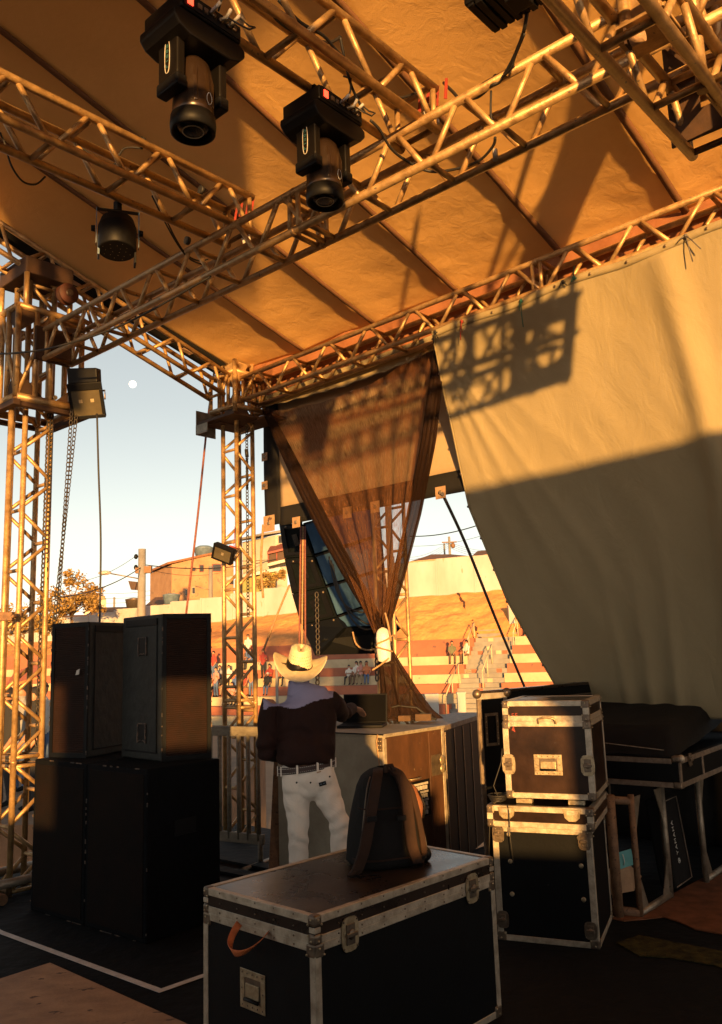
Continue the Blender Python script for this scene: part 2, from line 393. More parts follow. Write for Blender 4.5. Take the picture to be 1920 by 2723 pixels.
def hand(mb, wrist, d, up, side, curl=.35, s=1.0):
    """palm + four unequal fingers + thumb; d: finger direction, up: back of hand, side: towards the thumb"""
    wrist, d, up, side = V(wrist), V(d).normalized(), V(up).normalized(), V(side).normalized()
    cap_chain(mb, [(wrist, (.027 * s, .020 * s)), (wrist + d * .04 * s, (.036 * s, .016 * s)), (wrist + d * .085 * s, (.038 * s, .014 * s))], 12)
    for k, (off, ln) in enumerate(((.028, .074), (.010, .083), (-.009, .077), (-.027, .06))):
        p0 = wrist + d * .085 * s + side * off * s; c = curl + .06 * k
        d1 = (d - up * c * .5).normalized(); d2 = (d - up * c * 1.3).normalized(); d3 = (d - up * c * 2.2).normalized()
        p1 = p0 + d1 * ln * .45 * s; p2 = p1 + d2 * ln * .32 * s; p3 = p2 + d3 * ln * .25 * s
        cap_chain(mb, [(p0, .0098 * s), (p1, .0090 * s), (p2, .0082 * s), (p3, .0070 * s)], 8)
    t0 = wrist + d * .025 * s + side * .026 * s
    t1 = t0 + (side * .75 + d * .6 - up * .2).normalized() * .036 * s; t2 = t1 + (side * .25 + d * .9 - up * .3).normalized() * .028 * s; t3 = t2 + (d - up * .35).normalized() * .02 * s
    cap_chain(mb, [(t0, .014 * s), (t1, .0115 * s), (t2, .010 * s), (t3, .008 * s)], 8)
# joints, read off the photograph at the depth where he stands
hipL, hipR = cw(788, 2085), cw(856, 2080)
kneeL, kneeR = cw(793, 2205, -.03), cw(902, 2185, -.06)
footL, footR = V((cw(793, 2330).x, YC + .02, .07)), V((cw(912, 2330).x, YC - .02, .07))
ankL, ankR = footL + Z * .04, footR + Z * .04
waist = cw(815, 2034); chest = cw(812, 1925, .05); neck = cw(795, 1834, .06)
shL, shR = cw(716, 1878, .02), cw(885, 1868, .10)
elL, wrL = cw(706, 2000, .0), cw(742, 2010, .26)
elR = cw(908, 1898, .38); wrR = cw(938, 1882, .66)
headc = cw(795, 1778, .07)
M['skin'] = mat('tan_skin', (.36, .18, .10), (.30, .145, .08), rough=.55, scale=14, bump=.05)
M['shirt'] = cloth_mat('dark_brown_shirt', (.022, .0065, .0045), (.013, .005, .0038), wrinkle=.5, scale=3)
M['yoke'] = cloth_mat('lavender_yoke', (.29, .27, .40), (.24, .225, .35), wrinkle=.45, scale=3)
M['jeans'] = cloth_mat('white_jeans', (.76, .69, .61), (.66, .59, .52), wrinkle=.55, scale=2.5)
M['leather'] = mat('dark_belt_leather', (.045, .016, .012), (.025, .01, .008), rough=.5, scale=12)
M['boot'] = mat('brown_boot', (.10, .055, .03), (.06, .035, .02), rough=.5, scale=12)
M['straw'] = mat('straw_hat', (.66, .56, .37), (.56, .46, .28), rough=.75, scale=30, bump=.35, bscale=170)
man = thing('person', 'man from behind in dark shirt with lavender yoke and white jeans, hand on the laptop', 'person', V((hipL.x, YC, 0)))
# body: one skin from feet to head and hands
mb = MB()
pel = (hipL + hipR) / 2 + Z * .05
cap_chain(mb, [(pel, (.13, .09)), (waist + Z * .05, (.12, .085)), (chest - Z * .05, (.15, .095)), (chest + Z * .12, (.14, .08)), (neck - Z * .04, (.07, .06))], 18)
for h_, k_, a_, f_ in ((hipL, kneeL, ankL, footL), (hipR, kneeR, ankR, footR)):
    cap_chain(mb, [(h_, .085), (h_.lerp(k_, .5), .072), (k_, .052), (k_.lerp(a_, .35), .052), (a_, .036)], 14)
    cap_chain(mb, [(f_ - V((0, .05, .03)), .035), (f_ + V((0, .16, -.035)), (.04, .028))], 12)
for s_, e_, w_ in ((shL, elL, wrL), (shR, elR, wrR)):
    cap_chain(mb, [(s_, .055), (s_.lerp(e_, .5), .044), (e_, .036), (e_.lerp(w_, .4), .034), (w_, .025)], 12)
cap_chain(mb, [(neck - Z * .05, .062), (neck + Z * .06, .056), (headc - Z * .03 + V((0, .01, 0)), .058)], 14)
mb.ball(headc + Z * .01, (.078, .098, .115), 18, 14)
mb.ball(headc + V((.004, .095, -.012)), (.014, .022, .02), 10, 8)            # nose
mb.ball(headc + V((0, .075, -.07)), (.045, .032, .032), 10, 8)              # chin and mouth
for s_ in (-1, 1): mb.ball(headc + V((.079 * s_, -.002, -.01)), (.012, .02, .032), 10, 8)   # ears
hand(mb, wrR, V((.55, .80, -.28)), V((.1, .25, 1)), V((-.8, .55, 0)), .35)
hand(mb, wrL, V((.45, .85, -.2)), V((0, .2, 1)), V((.85, -.45, 0)), .4)
vs, fs = bake_remesh(mb, .0065, 3, .4)
bd_ = MB().add(vs, fs, 0, True).build('body', M['skin'], man)
# face features
for s_ in (-1, 1):
    MB().ball(headc + V((.03 * s_, .088, .012)), .011, 10, 7).build('eye', M['white'], man)
MB().ball(headc + V((0, .099, -.062)), (.02, .006, .005), 10, 6).build('mouth', M['red_tie'], man)
m = MB()
def hair(u, v):
    an = u * 2 * math.pi; ph = lerp(.15, 1.78, v); r = V((.083, .102, .120))
    c_ = V((math.sin(ph) * math.cos(an) * r.x, math.sin(ph) * math.sin(an) * r.y, math.cos(ph) * r.z))
    if c_.y > .02: c_.z = max(c_.z, .03)
    return headc + Z * .012 + c_ * (1 + .03 * noise.noise(c_ * 60))
m.grid(hair, 30, 16); m.build('hair', M['plastic'], man, [solid(.006)])
# trousers
mb = MB()
cap_chain(mb, [(waist - Z * .012 + V((.002, 0, 0)), (.168, .112)), (waist - Z * .05, (.172, .118)), (pel + Z * .03, (.178, .132)), (pel - Z * .05, (.150, .125))], 22, c0=.15)
for s_, (h_, k_, a_) in zip((-1, 1), ((hipL, kneeL, ankL), (hipR, kneeR, ankR))):
    mb.ball(h_ + V((.006 * s_, -.030, .03)), (.086, .090, .125), 16, 12)
    cap_chain(mb, [(h_ + Z * .03, (.094, .100)), (h_.lerp(k_, .3), (.090, .095)), (h_.lerp(k_, .65), (.076, .082)), (k_, (.065, .070)), (k_.lerp(a_, .3), (.064, .068)), (k_.lerp(a_, .7), (.061, .064)), (a_ + Z * .0, (.062, .066)), (a_ - Z * .06, (.064, .070))], 18)
vs, fs = bake_remesh(mb, .0085, 6, .5)
def wrinkle(p):
    p = V(p); zrel = p.z
    k = .0
    for (c_, amp, wv, dr) in ((kneeL, .011, 42, V((.25, 0, 1))), (kneeR, .012, 40, V((-.35, 0, 1))), (ankL + Z * .12, .010, 55, V((.15, 0, 1))), (ankR + Z * .12, .010, 55, V((-.2, 0, 1))), (hipL - Z * .12 + V((.02, -.08, 0)), .010, 38, V((.5, 0, .9))), (hipR - Z * .10 + V((-.03, -.08, 0)), .010, 38, V((-.6, 0, .9)))):
        d_ = (p - c_).length
        k += amp * .5 * math.exp(-(d_ / .13) ** 2) * math.sin(p.dot(dr.normalized()) * wv * 1.6 + 3 * noise.noise(p * 9))
    return k + .003 * noise.noise(p * 9)
me_n = MB().add(vs, fs, 0, True)
tmp = me_n.build('trousers', M['jeans'], man)
tmp.data.update()
def displace(ob, fn):
    """push every vertex along its normal by fn(world position)"""
    me = ob.data; n = len(me.vertices); co = [0.0] * (3 * n); no = [0.0] * (3 * n)
    me.vertices.foreach_get('co', co); me.vertices.foreach_get('normal', no); o_ = ORG[man]
    for i in range(n):
        p = V(co[3 * i:3 * i + 3]); k = fn(p + o_)
        for j in range(3): co[3 * i + j] += no[3 * i + j] * k
    me.vertices.foreach_set('co', co); me.update()
displace(tmp, wrinkle)
tr_ = tmp
# back yoke seam, pocket rivets and the leather patch
def on_back(u, v, d=-.135): return cw(u, v, d)
for (u, v) in ((789, 2081), (826, 2081), (877, 2065)):
    MB().lathe([(.002, 0), (.006, 0), (.006, .004), (.002, .004)], on_back(u, v, -.148 if u < 850 else -.118), V((0, -1, 0)), 10).build('rivet', M['plastic'], tr_)
q = on_back(858, 2084, -.150)
m = MB(); m.box(q, .046, .006, .024, ax=(V((.97, .02, .24)), V((0, 1, 0)), V((-.24, 0, .97)))); pt_ = m.build('label_patch', M['plastic'], tr_)
m = MB()
for k, (dx, w_) in enumerate(((-.010, .010), (.006, .006), (.014, .005))): m.box(q + V((dx, -.0035, .24 * dx)), w_, .001, .007)
m.build('patch_print', M['bluegrey'], pt_)
q = on_back(848, 2053, -.132)
m = MB(); m.box(q, .028, .004, .007, ax=(V((.97, .02, .24)), V((0, 1, 0)), V((-.24, 0, .97)))); m.build('small_tab', M['plywood'], tr_)
# belt with loops
bc_ = cw(816, 2038)
def beltp(an, dz, r=1.0): return bc_ + V((.178 * r * math.cos(an), .124 * r * math.sin(an), dz + .022 * math.cos(an)))
m = MB(); m.grid(lambda u, v: beltp(u * 2 * math.pi, (v - .5) * .044, 1.04), 60, 3); m.build('belt', M['leather'], man, [solid(.006)])
m = MB()
for k in range(44):
    an = math.pi + (k + .5) / 44 * math.pi
    for dz in (-.014, .014): m.box(beltp(an, dz, 1.065), .006, .003, .003)
m.build('belt_stitching', M['silver_line'], man)
for an in (math.pi + .12, math.pi + .55, 1.5 * math.pi - .28, 1.5 * math.pi + .42, 2 * math.pi - .55, 2 * math.pi - .12):
    MB().box(beltp(an, 0, 1.075), .014, .006, .062, ax=(V((-math.sin(an), math.cos(an), 0)), V((math.cos(an), math.sin(an), 0)), Z)).build('belt_loop', M['jeans'], man, [bev(.002)])
# boots
for f_ in (footL, footR):
    mb = MB(); cap_chain(mb, [(f_ + Z * .10, .055), (f_ - Z * .01 - V((0, .02, 0)), .05), (f_ - Z * .03 + V((0, .08, 0)), (.045, .036)), (f_ - Z * .035 + V((0, .19, 0)), (.042, .03))], 14)
    vs, fs = bake_remesh(mb, .010, 3); MB().add(vs, fs, 0, True).build('boot', M['boot'], man)
# shirt: torso and sleeves as one cloth
mb = MB()
cap_chain(mb, [(waist + Z * .008, (.176, .126)), (waist + Z * .030, (.192, .142)), (waist + Z * .09, (.190, .140)), (chest - Z * .09, (.195, .140)), (chest + Z * .03, (.205, .135)), (chest + Z * .12, (.200, .115)), (chest + Z * .18, (.150, .085)), (neck - Z * .005, (.075, .068))], 24, c0=.12)
cap_chain(mb, [(neck - Z * .06, (.085, .075)), (neck + Z * .035, (.066, .062))], 18)
for s_, e_, w_, sg in ((shL, elL, wrL, -1), (shR, elR, wrR, 1)):
    cap_chain(mb, [(chest + Z * .13 + V((.08 * sg, 0, 0)), (.08, .08)), (s_ + Z * .0, (.078, .076)), (s_.lerp(e_, .4), (.069, .067)), (s_.lerp(e_, .8), (.063, .061)), (e_, (.058, .057)), (e_.lerp(w_, .45), (.052, .05)), (e_.lerp(w_, .88), (.046, .044))], 18)
vs, fs = bake_remesh(mb, .0085, 5, .5)
sh = MB().add(vs, fs, 0, True).build('shirt', [M['shirt'], M['yoke']], man)
def shirt_folds(p):
    k = .006 * noise.noise(p * 7) + .002 * noise.noise(p * 18)
    for (c_, dr, wv, amp, rad_) in ((elL, V((.3, 0, 1)), 60, .010, .14), (chest - Z * .12 + V((.08, -.1, 0)), V((.8, 0, .6)), 34, .010, .2), (chest - Z * .15 - V((.10, .1, 0)), V((.7, 0, -.6)), 34, .009, .18), (elR, V((1, .6, .2)), 55, .009, .13), (shR, V((.8, .2, -.6)), 40, .008, .14), (shL + V((.05, 0, -.1)), V((.7, 0, .7)), 40, .007, .15), (waist + Z * .08, V((.25, 0, 1)), 46, .008, .22)):
        d_ = (p - c_).length; k += amp * .7 * math.exp(-(d_ / rad_) ** 2) * math.sin(p.dot(dr.normalized()) * wv + 4 * noise.noise(p * 6))
    return k
displace(sh, shirt_folds)
# the yoke: the paler cloth above a wavy seam on the back and shoulders
yk = [(692, 1890), (704, 1889), (716, 1880), (740, 1879), (765, 1884), (785, 1886), (805, 1880), (825, 1870), (850, 1862), (884, 1858)]
for p_ in sh.data.polygons:
    c_ = p_.center + ORG[man]
    q_ = W2C @ (c_ - CAM); uu = 960 + F_PX * q_.x / -q_.z; vv = 1361.5 - F_PX * q_.y / -q_.z
    seam_v = interp(yk, uu)
    zz = atY(uu, seam_v, YC - .1).z
    if c_.z > zz and uu < 884 + (c_.y - YC) * 30 and uu > 700: p_.material_index = 1
# collar and hat
cb = MB()
def coll(u, v):
    an = u * 2 * math.pi; r = lerp(.074, .066, v)
    return neck + V((r * math.cos(an) * 1.02, r * math.sin(an) * .98, lerp(-.035, .055, v) + .012 * math.sin(an)))
cb.grid(coll, 40, 5); cb.build('collar', M['yoke'], man, [solid(.006)])
hat = thing('cowboy_hat', 'cream straw cowboy hat with curled brim and thin brown band on the man', 'hat', headc + Z * .06)
hc = cw(796, 1780, .07) + Z * .020
tilt = V((.16, -.40, 1)).normalized(); hx = (V((1, 0, 0)) - tilt * tilt.x).normalized(); hy = tilt.cross(hx)
def brim(u, v):
    an = u * 2 * math.pi; c_, s_ = math.cos(an), math.sin(an)
    r = lerp(.092, 1, v) if False else None
    rx = lerp(.083, .192, v); ry = lerp(.098, .190, v)
    curl = (abs(c_) ** 2.6) * (.070 if c_ < 0 else .085) * v ** 1.7
    dip = -.030 * (abs(s_) ** 2) * v ** 1.2
    rx2 = rx * (1 - .06 * v * abs(c_) ** 3)
    return hc + hx * (rx2 * c_) + hy * (ry * s_) + tilt * (curl + dip)
m = MB(); m.grid(brim, 72, 12); m.build('brim', M['straw'], hat, [solid(.004)])
def crown(u, v):
    an = u * 2 * math.pi; c_, s_ = math.cos(an), math.sin(an)
    if v < .72:
        k = v / .72; h = .132 * k; r = 1 - .22 * k ** 1.3
        return hc + hx * (.085 * r * c_) + hy * (.099 * r * s_) + tilt * h
    k = (v - .72) / .28; r = .78 * (1 - k) + .001
    dome = .132 + .020 * math.sin(min(1, k * 1.5) * math.pi / 2)
    crease = -.040 * math.exp(-((c_ * r * 2.4) ** 2) * 3) * min(1, k * 2.2)
    pinch = .0
    return hc + hx * (.085 * r * c_) + hy * (.099 * r * s_) + tilt * (dome + crease)
m = MB(); m.grid(crown, 60, 36); cr = m.build('crown', M['straw'], hat, [solid(.003)])
m = MB()
for r_ in range(4):
    for k in range(30):
        an = (k + .5 * (r_ % 2)) / 30 * 2 * math.pi; h = .035 + r_ * .020; rr = 1 - .22 * (h / .132) ** 1.3
        p = hc + hx * (.0865 * rr * math.cos(an)) + hy * (.1005 * rr * math.sin(an)) + tilt * h
        tdir = (-hx * math.sin(an) + hy * math.cos(an)); nd = (hx * math.cos(an) + hy * math.sin(an))
        m.box(p, .007, .002, .0035, ax=(tdir * .8 + tilt * .6, nd, tilt * .8 - tdir * .6))
m.build('vent_weave', M['rope_tan'], cr)
m = MB(); m.path([hc + hx * (.0865 * math.cos(a_)) + hy * (.1005 * math.sin(a_)) + tilt * .010 for a_ in [k * math.pi / 24 for k in range(49)]], .0035, 6, caps=False)
q = hc - hx * .0825 + tilt * .010
m.path([q, q - hx * .04 + tilt * .004 - hy * .01, q - hx * .075 + tilt * .018], .0035, 5); m.path([q, q - hx * .03 - tilt * .012 - hy * .02, q - hx * .05 - tilt * .004 - hy * .02], .0035, 5)
m.build('hat_band', M['leather'], hat)

# ================================================================== people further away
def far_person(pose, seed):
    """capsule figure fused into one skin; material slots: 0 skin 1 top 2 trousers 3 shoes"""
    rnd = random.Random(seed); seg = []
    def S(pts, m_): seg.append((pts, m_))
    lean = rnd.uniform(-.04, .06); kx = rnd.uniform(-.03, .03)
    if pose == 'sit':
        hip = V((0, 0, .52)); ch = V((kx, lean, .88)); nk = V((kx * 1.2, lean + .01, 1.06)); hd = nk + V((0, -.02, .14))
        S([(hip, (.15, .11)), (ch, (.17, .11)), (nk - Z * .04, (.11, .08))], 1); S([(nk - Z * .05, .055), (nk + Z * .04, .05)], 0)
        for s_ in (-1, 1):
            kn_ = V((.11 * s_ + rnd.uniform(-.05, .05), -.42, .50)); an = kn_ + V((rnd.uniform(-.04, .04), .04 - .1 * rnd.random(), -.42))
            S([(hip + V((.08 * s_, -.02, 0)), .085), (kn_, .062)], 2); S([(kn_, .062), (an, .045)], 2); S([(an, .045), (an + V((0, -.13, -.03)), .038)], 3)
            el = ch + V((.21 * s_, -.10, -.12)); hn = V((.10 * s_ + rnd.uniform(-.08, .08), -.33, .58 + rnd.choice((0, 0, .2))))
            S([(ch + V((.17 * s_, 0, .08)), .06), (el, .048)], 1); S([(el, .042), (hn, .034)], 0); S([(hn, .036), (hn + V((0, -.08, -.02)), .025)], 0)
    else:
        hip = V((0, 0, .92)); ch = V((kx, lean, 1.28)); nk = V((kx, lean, 1.46)); hd = nk + V((0, -.01, .15))
        S([(hip, (.15, .10)), (ch, (.17, .11)), (nk - Z * .04, (.11, .08))], 1); S([(nk - Z * .05, .055), (nk + Z * .05, .05)], 0)
        for s_ in (-1, 1):
            kn_ = V((.10 * s_, -.03, .50)); an = V((.11 * s_, .02, .09))
            S([(hip + V((.08 * s_, 0, 0)), .092), (kn_, .065)], 2); S([(kn_, .065), (an, .045)], 2); S([(an - Z * .02, .045), (an + V((0, -.15, -.05)), .038)], 3)
            el = ch + V((.24 * s_, .0, -.20)); hn = el + V((-.03 * s_, -.12 - .1 * rnd.random(), -.20 + rnd.choice((0, 0, .35))))
            S([(ch + V((.18 * s_, 0, .08)), .06), (el, .047)], 1); S([(el, .042), (hn, .034)], 0); S([(hn, .036), (hn + V((0, -.05, -.06)), .025)], 0)
    mb = MB()
    for pts, m_ in seg: cap_chain(mb, pts, 10)
    mb.ball(hd, (.085, .10, .12), 12, 9); mb.ball(hd + V((0, -.10, -.01)), (.016, .02, .02), 8, 6)
    vs, fs = bake_remesh(mb, .026, 2, .4)
    mats = []
    for f in fs:
        c_ = V((0, 0, 0))
        for i in f: c_ += V(vs[i])
        c_ /= len(f); best, bm = 1e9, 0
        for pts, m_ in seg:
            for (p0, r0), (p1, r1) in zip(pts, pts[1:]):
                d = p1 - p0; t = max(0, min(1, (c_ - p0).dot(d) / d.length_squared)); rr = max(r0) if isinstance(r0, tuple) else r0
                dd = (c_ - p0.lerp(p1, t)).length - rr
                if dd < best: best, bm = dd, m_
        if (c_ - hd).length - .11 < best: bm = 0
        mats.append(bm)
    me = bpy.data.meshes.new('body'); me.from_pydata(vs, [], fs)
    me.polygons.foreach_set('material_index', mats); me.polygons.foreach_set('use_smooth', [True] * len(fs)); 
    for _ in range(4): me.materials.append(M['skin'])
    me.update(); return me, hd
protos = {('sit', k): far_person('sit', k) for k in range(4)}; protos.update({('stand', k): far_person('stand', 10 + k) for k in range(3)})
tops = {}
for nm, c in (('red', (.34, .05, .035)), ('white', (.62, .58, .52)), ('black', (.02, .02, .022)), ('olive', (.13, .13, .07)), ('orange', (.5, .17, .07)), ('blue', (.06, .11, .26)), ('pink', (.5, .24, .2)), ('grey', (.25, .25, .25))):
    tops[nm] = mat(nm + '_shirt', c, tuple(x * .75 for x in c), rough=.9, scale=8)
legs_ = {}
for nm, c in (('denim', (.08, .13, .24)), ('dark', (.025, .024, .026)), ('brown', (.14, .08, .05)), ('khaki', (.3, .22, .13))):
    legs_[nm] = mat(nm + '_trousers', c, tuple(x * .75 for x in c), rough=.9, scale=8)
M['hair_dark'] = mat('dark_hair', (.018, .012, .010), (.010, .008, .007), rough=.7, scale=30)
def place_person(loc, rz, pose, k, top, leg, label, long_hair=False, cap_=None, group=None, scale=1.0):
    me, hd = protos[(pose, k)]
    t = thing('person', label, 'person', loc, group); t.rotation_euler = (0, 0, rz); t.scale = (scale,) * 3
    m2 = me.copy(); 
    for i, mm in enumerate((M['skin'], tops[top], legs_[leg], M['plastic'])): m2.materials[i] = mm
    b = bpy.data.objects.new('body', m2); COL.objects.link(b); b.parent = t
    hb_ = MB()
    def hr(u, v):
        an = u * 2 * math.pi; ph = lerp(.1, 1.75 if not long_hair else 2.3, v)
        c_ = V((math.sin(ph) * math.cos(an) * .096, math.sin(ph) * math.sin(an) * .112, math.cos(ph) * .132))
        if c_.y < -.02: c_.z = max(c_.z, .035)
        if long_hair and c_.z < 0: c_.z *= 2.2; c_.y = abs(c_.y) * .9 + .02
        return hd + Z * .01 + c_
    hb_.grid(hr, 14, 9); h = hb_.build('hair', cap_ or M['hair_dark']); h.parent = t
    return t
# ================================================================== ground and stage deck
g = MB(); g.grid(lambda u, v: (lerp(-600, 600, u), lerp(-120, 1100, v), -1.9), 12, 12, smooth=False)
M['earth_ground'] = mat('arena_ground', (.30, .19, .11), (.22, .13, .075), rough=.95, scale=.5, bump=.3, bscale=6)
struct(g.build('ground', M['earth_ground']))
dk = MB()
p = [ab(-.62, -9), ab(10.5, -9), ab(10.5, 5.0), ab(2.2, 5.0), ab(2.2, 2.75), ab(-.62, 2.75)]
dk.prism([q - Z * .16 for q in p], Z * .16)
struct(dk.build('stage_floor', M['deck']))
# brown boards and carpet lying on the cloth, white tape marking
def floor_poly(pts, z0, t): return MB().prism([V((p[0], p[1], z0)) for p in pts], Z * t)
c0 = atZ(133, 2567, 0); c1 = atZ(480, 2723, 0); c2 = atZ(0, 2610, 0)
e1 = (c1 - c0).normalized(); e2 = (c2 - c0).normalized()
o = floor_poly([c0, c0 + e1 * 2.2, c0 + e1 * 2.2 + e2 * 1.22, c0 + e2 * 1.22], .002, .015).build('floor_board', M['plywood'], mods=[bev(.004)], org=c0)
tag(o, 'scuffed brown board lying on the black stage cloth outside the white tape line', 'board')
tp = [atZ(-120, 2412, 0), atZ(0, 2480, 0), atZ(426, 2637, 0), atZ(560, 2590, 0), atZ(760, 2520, 0)]
tm = MB()
def strip(mb, pts, w, z):
    L, R = [], []
    for i, q in enumerate(pts):
        d0 = (pts[i] - pts[i - 1]).normalized() if i else (pts[1] - pts[0]).normalized()
        d1 = (pts[i + 1] - pts[i]).normalized() if i < len(pts) - 1 else d0
        n0 = V((-d0.y, d0.x, 0)); n1 = V((-d1.y, d1.x, 0)); n = (n0 + n1).normalized(); k = w / 2 / max(.4, n.dot(n0))
        L.append(q + n * k); R.append(q - n * k)
    for i in range(len(pts) - 1):
        a, b, c, d = L[i], L[i + 1], R[i + 1], R[i]
        mb.prism([V((t.x, t.y, z)) for t in (a, b, c, d)], Z * .002)
strip(tm, tp, .042, .004)
struct(tm.build('floor_marking', M['tape']))
cb = [atZ(u, v, 0) for u, v in ((1600, 2440), (1680, 2425), (1790, 2380), (1960, 2290), (2080, 2330), (2080, 2530), (1920, 2487), (1850, 2475), (1800, 2452), (1762, 2442), (1720, 2447), (1660, 2452))]
o = floor_poly(cb, .003, .008).build('carpet_piece', M['carpet_brown'], org=cb[0])
tag(o, 'rust brown carpet with a ragged edge under the console stand', 'carpet')
mb_ = [atZ(u, v, 0) for u, v in ((1640, 2510), (1700, 2490), (1800, 2510), (1930, 2535), (2000, 2560), (2000, 2610), (1900, 2570), (1780, 2550), (1700, 2545))]
o = floor_poly(mb_, .003, .006).build('floor_mat', M['moss'], org=mb_[0])
tag(o, 'olive green strip of worn matting on the black floor by the tall rack case', 'mat')

# ================================================================== trusses
def add_truss(name, label, cat, p0, p1, s, u, w=.24, h=.24, per=.46, r=.0235, rb=.016, group=None, joints=(), flip=False, caps=False, org=None):
    p0, p1, s, u = V(p0), V(p1), V(s), V(u)
    d = p1 - p0; L = d.length; d.normalize()
    t = thing(name, label, cat, org if org is not None else p0, group)
    for i in (-1, 1):
        for j in (-1, 1):
            c = s * (i * w / 2) + u * (j * h / 2)
            m = MB().tube(p0 + c, p1 + c, r, 12)
            for x in joints:     # welded sleeve rings at section joints
                m.tube(p0 + c + d * (x - .012), p0 + c + d * (x + .012), r * 1.12, 12)
            m.build('chord', M['alu'], t)
    n = max(1, int(round(L / per))); pe = L / n; e = .028
    cnt = 0
    for i in (-1, 1):
        for k in range(n):
            lo, hi = (-1, 1) if not flip else (1, -1)
            b0 = p0 + s * (i * w / 2) + u * (lo * h / 2); t0 = p0 + s * (i * w / 2) + u * (hi * h / 2)
            MB().tube(b0 + d * (k * pe + e), t0 + d * (k * pe + pe / 2 - e), rb, 8).build('brace', M['alu'], t)
            MB().tube(t0 + d * (k * pe + pe / 2 + e), b0 + d * ((k + 1) * pe - e), rb, 8).build('brace', M['alu'], t)
    for j in (-1, 1):
        for k in range(n + 1):
            off = k * pe if (j < 0) != flip else k * pe - pe / 2
            off = min(max(off, .03), L - .03)
            c = p0 + u * (j * h / 2) + d * off
            MB().tube(c - s * (w / 2), c + s * (w / 2), rb, 8).build('rung', M['alu'], t)
    for x in list(joints) + ([.03, L - .03] if caps else []):
        for dx in ((-.035, .035) if x in joints else (0,)):
            for i in (-1, 1):
                c = p0 + d * (x + dx)
                MB().tube(c + s * (i * w / 2) - u * (h / 2), c + s * (i * w / 2) + u * (h / 2), rb, 8).build('rung', M['alu'], t)
                MB().tube(c + u * (i * h / 2) - s * (w / 2), c + u * (i * h / 2) + s * (w / 2), rb, 8).build('rung', M['alu'], t)
    return t
T1, T2 = ab(0, 0), ab(0, 2.3)
tw1 = add_truss('truss_tower', 'near left aluminium truss tower standing beside the stacked black speakers', 'tower', T1, T1 + Z * 5.05, A, B, .23, .23, .49, joints=(1.0,), caps=True)
tw2 = add_truss('truss_tower', 'far corner aluminium truss tower behind the grey barrier, under the lowest roof corner', 'tower', T2, T2 + Z * 4.9, A, B, .22, .22, .49, joints=(1.3, ), caps=True)
tw4 = add_truss('truss_tower', 'distant grey truss tower seen through the brown net beside the hanging loudspeakers', 'tower', atY(1042, 1600, 9.6) * 1 - Z * (atY(1042, 1600, 9.6).z + 1.9), V((atY(1042, 1600, 9.6).x, 9.6, 5.2)), A, B, .25, .25, .5)
cross = add_truss('roof_truss', 'dark truss beam crossing under the roof from the near left tower to the upper right', 'truss', ab(.42, 0, 4.385), ab(6.2, 0, 4.375), B, Z, .24, .25, .46, joints=(3.0,), caps=True)
backt = add_truss('roof_truss', 'sunlit truss along the low back edge of the roof above the beige curtain', 'truss', ab(.2, 2.3, 4.545), ab(7.4, 2.3, 4.68), B, Z, .24, .245, .50, joints=(3.55,), caps=True)
Lt = add_truss('roof_truss', 'golden sunlit truss from the left edge carrying the small round stage lamp', 'truss', ab(2.72, -4.2, 4.655), ab(2.72, .06, 4.655), A, Z, .25, .25, .50, caps=True)
Ut = add_truss('roof_truss', 'upper middle truss under the roof carrying the two big moving lamps', 'truss', ab(4.258, -4.6, 4.655), ab(4.258, .04, 4.655), A, Z, .25, .25, .50, caps=True)
Rt = add_truss('roof_truss', 'dark truss at the upper right corner running under the cross beam', 'truss', ab(5.73, -4.0, 4.06), ab(5.73, .29, 4.06), A, Z, .24, .24, .50, caps=True)
sdir = (ab(0, 2.0, 4.62) - ab(0, -.9, 5.52)).normalized()
sideT = add_truss('roof_truss', 'sloping sunlit side truss along the roof edge coming down to the far corner tower', 'truss', ab(0, -1.6, 5.73), ab(0, 2.06, 4.59), A, sdir.cross(A).normalized() * (1 if sdir.cross(A).z > 0 else -1), .24, .24, .46, caps=True)
# trusses on the open sun side of the stage, outside the picture, that throw the dappled shade

def ring(mb, c, hw, z, r):
    q = [c + A * (i * hw) + B * (j * hw) + Z * z for i, j in ((-1, -1), (1, -1), (1, 1), (-1, 1))]
    for i in range(4): mb.tube(q[i], q[(i + 1) % 4], r, 10)
    return q
# sleeve of the near left tower
zt, zb = 4.72, 3.93
sl = thing('tower_sleeve', 'welded sleeve cage with triangular gusset plates around the near left tower', 'sleeve', T1 + Z * zb)
m = MB(); ring(m, T1, .29, zt, .030); m.build('upper_frame', M['alu'], sl)
m = MB(); ring(m, T1, .29, zb, .034); m.build('lower_frame', M['alu'], sl)
for i, j in ((-1, -1), (1, -1), (1, 1), (-1, 1), (1, 0), (0, 1), (-1, 0), (0, -1), (.45, -1), (1, -.45)):
    q = T1 + A * (.29 * i) + B * (.29 * j)
    MB().tube(q + Z * zb, q + Z * zt, .025, 10).build('post', M['alu'], sl)
for (i, j, d) in ((1, -1, B), (1, 1, -B), (1, -1, -A), (-1, -1, A)):
    q = T1 + A * (.29 * i) + B * (.29 * j)
    for z0, sg in ((zb + .02, 1), (zt - .02, -1)):
        nrm = d.cross(Z) * .008
        MB().prism([q + Z * z0, q + Z * z0 + d * .24, q + Z * (z0 + sg * .22)], nrm).build('gusset_plate', M['alu_dark'], sl)
for j in (-1, 1):
    MB().obox(T1 - A * .36 + B * (.31 * j - .03) + Z * (zb - .09), A * .72, B * .06, Z * .05).build('channel_bar', M['alu_dark'], sl, [bev(.004)])
    MB().obox(T1 - B * .28 + A * (.31 * j - .03) + Z * (zb - .085), B * .56, A * .06, Z * .04).build('channel_bar', M['alu_dark'], sl, [bev(.004)])
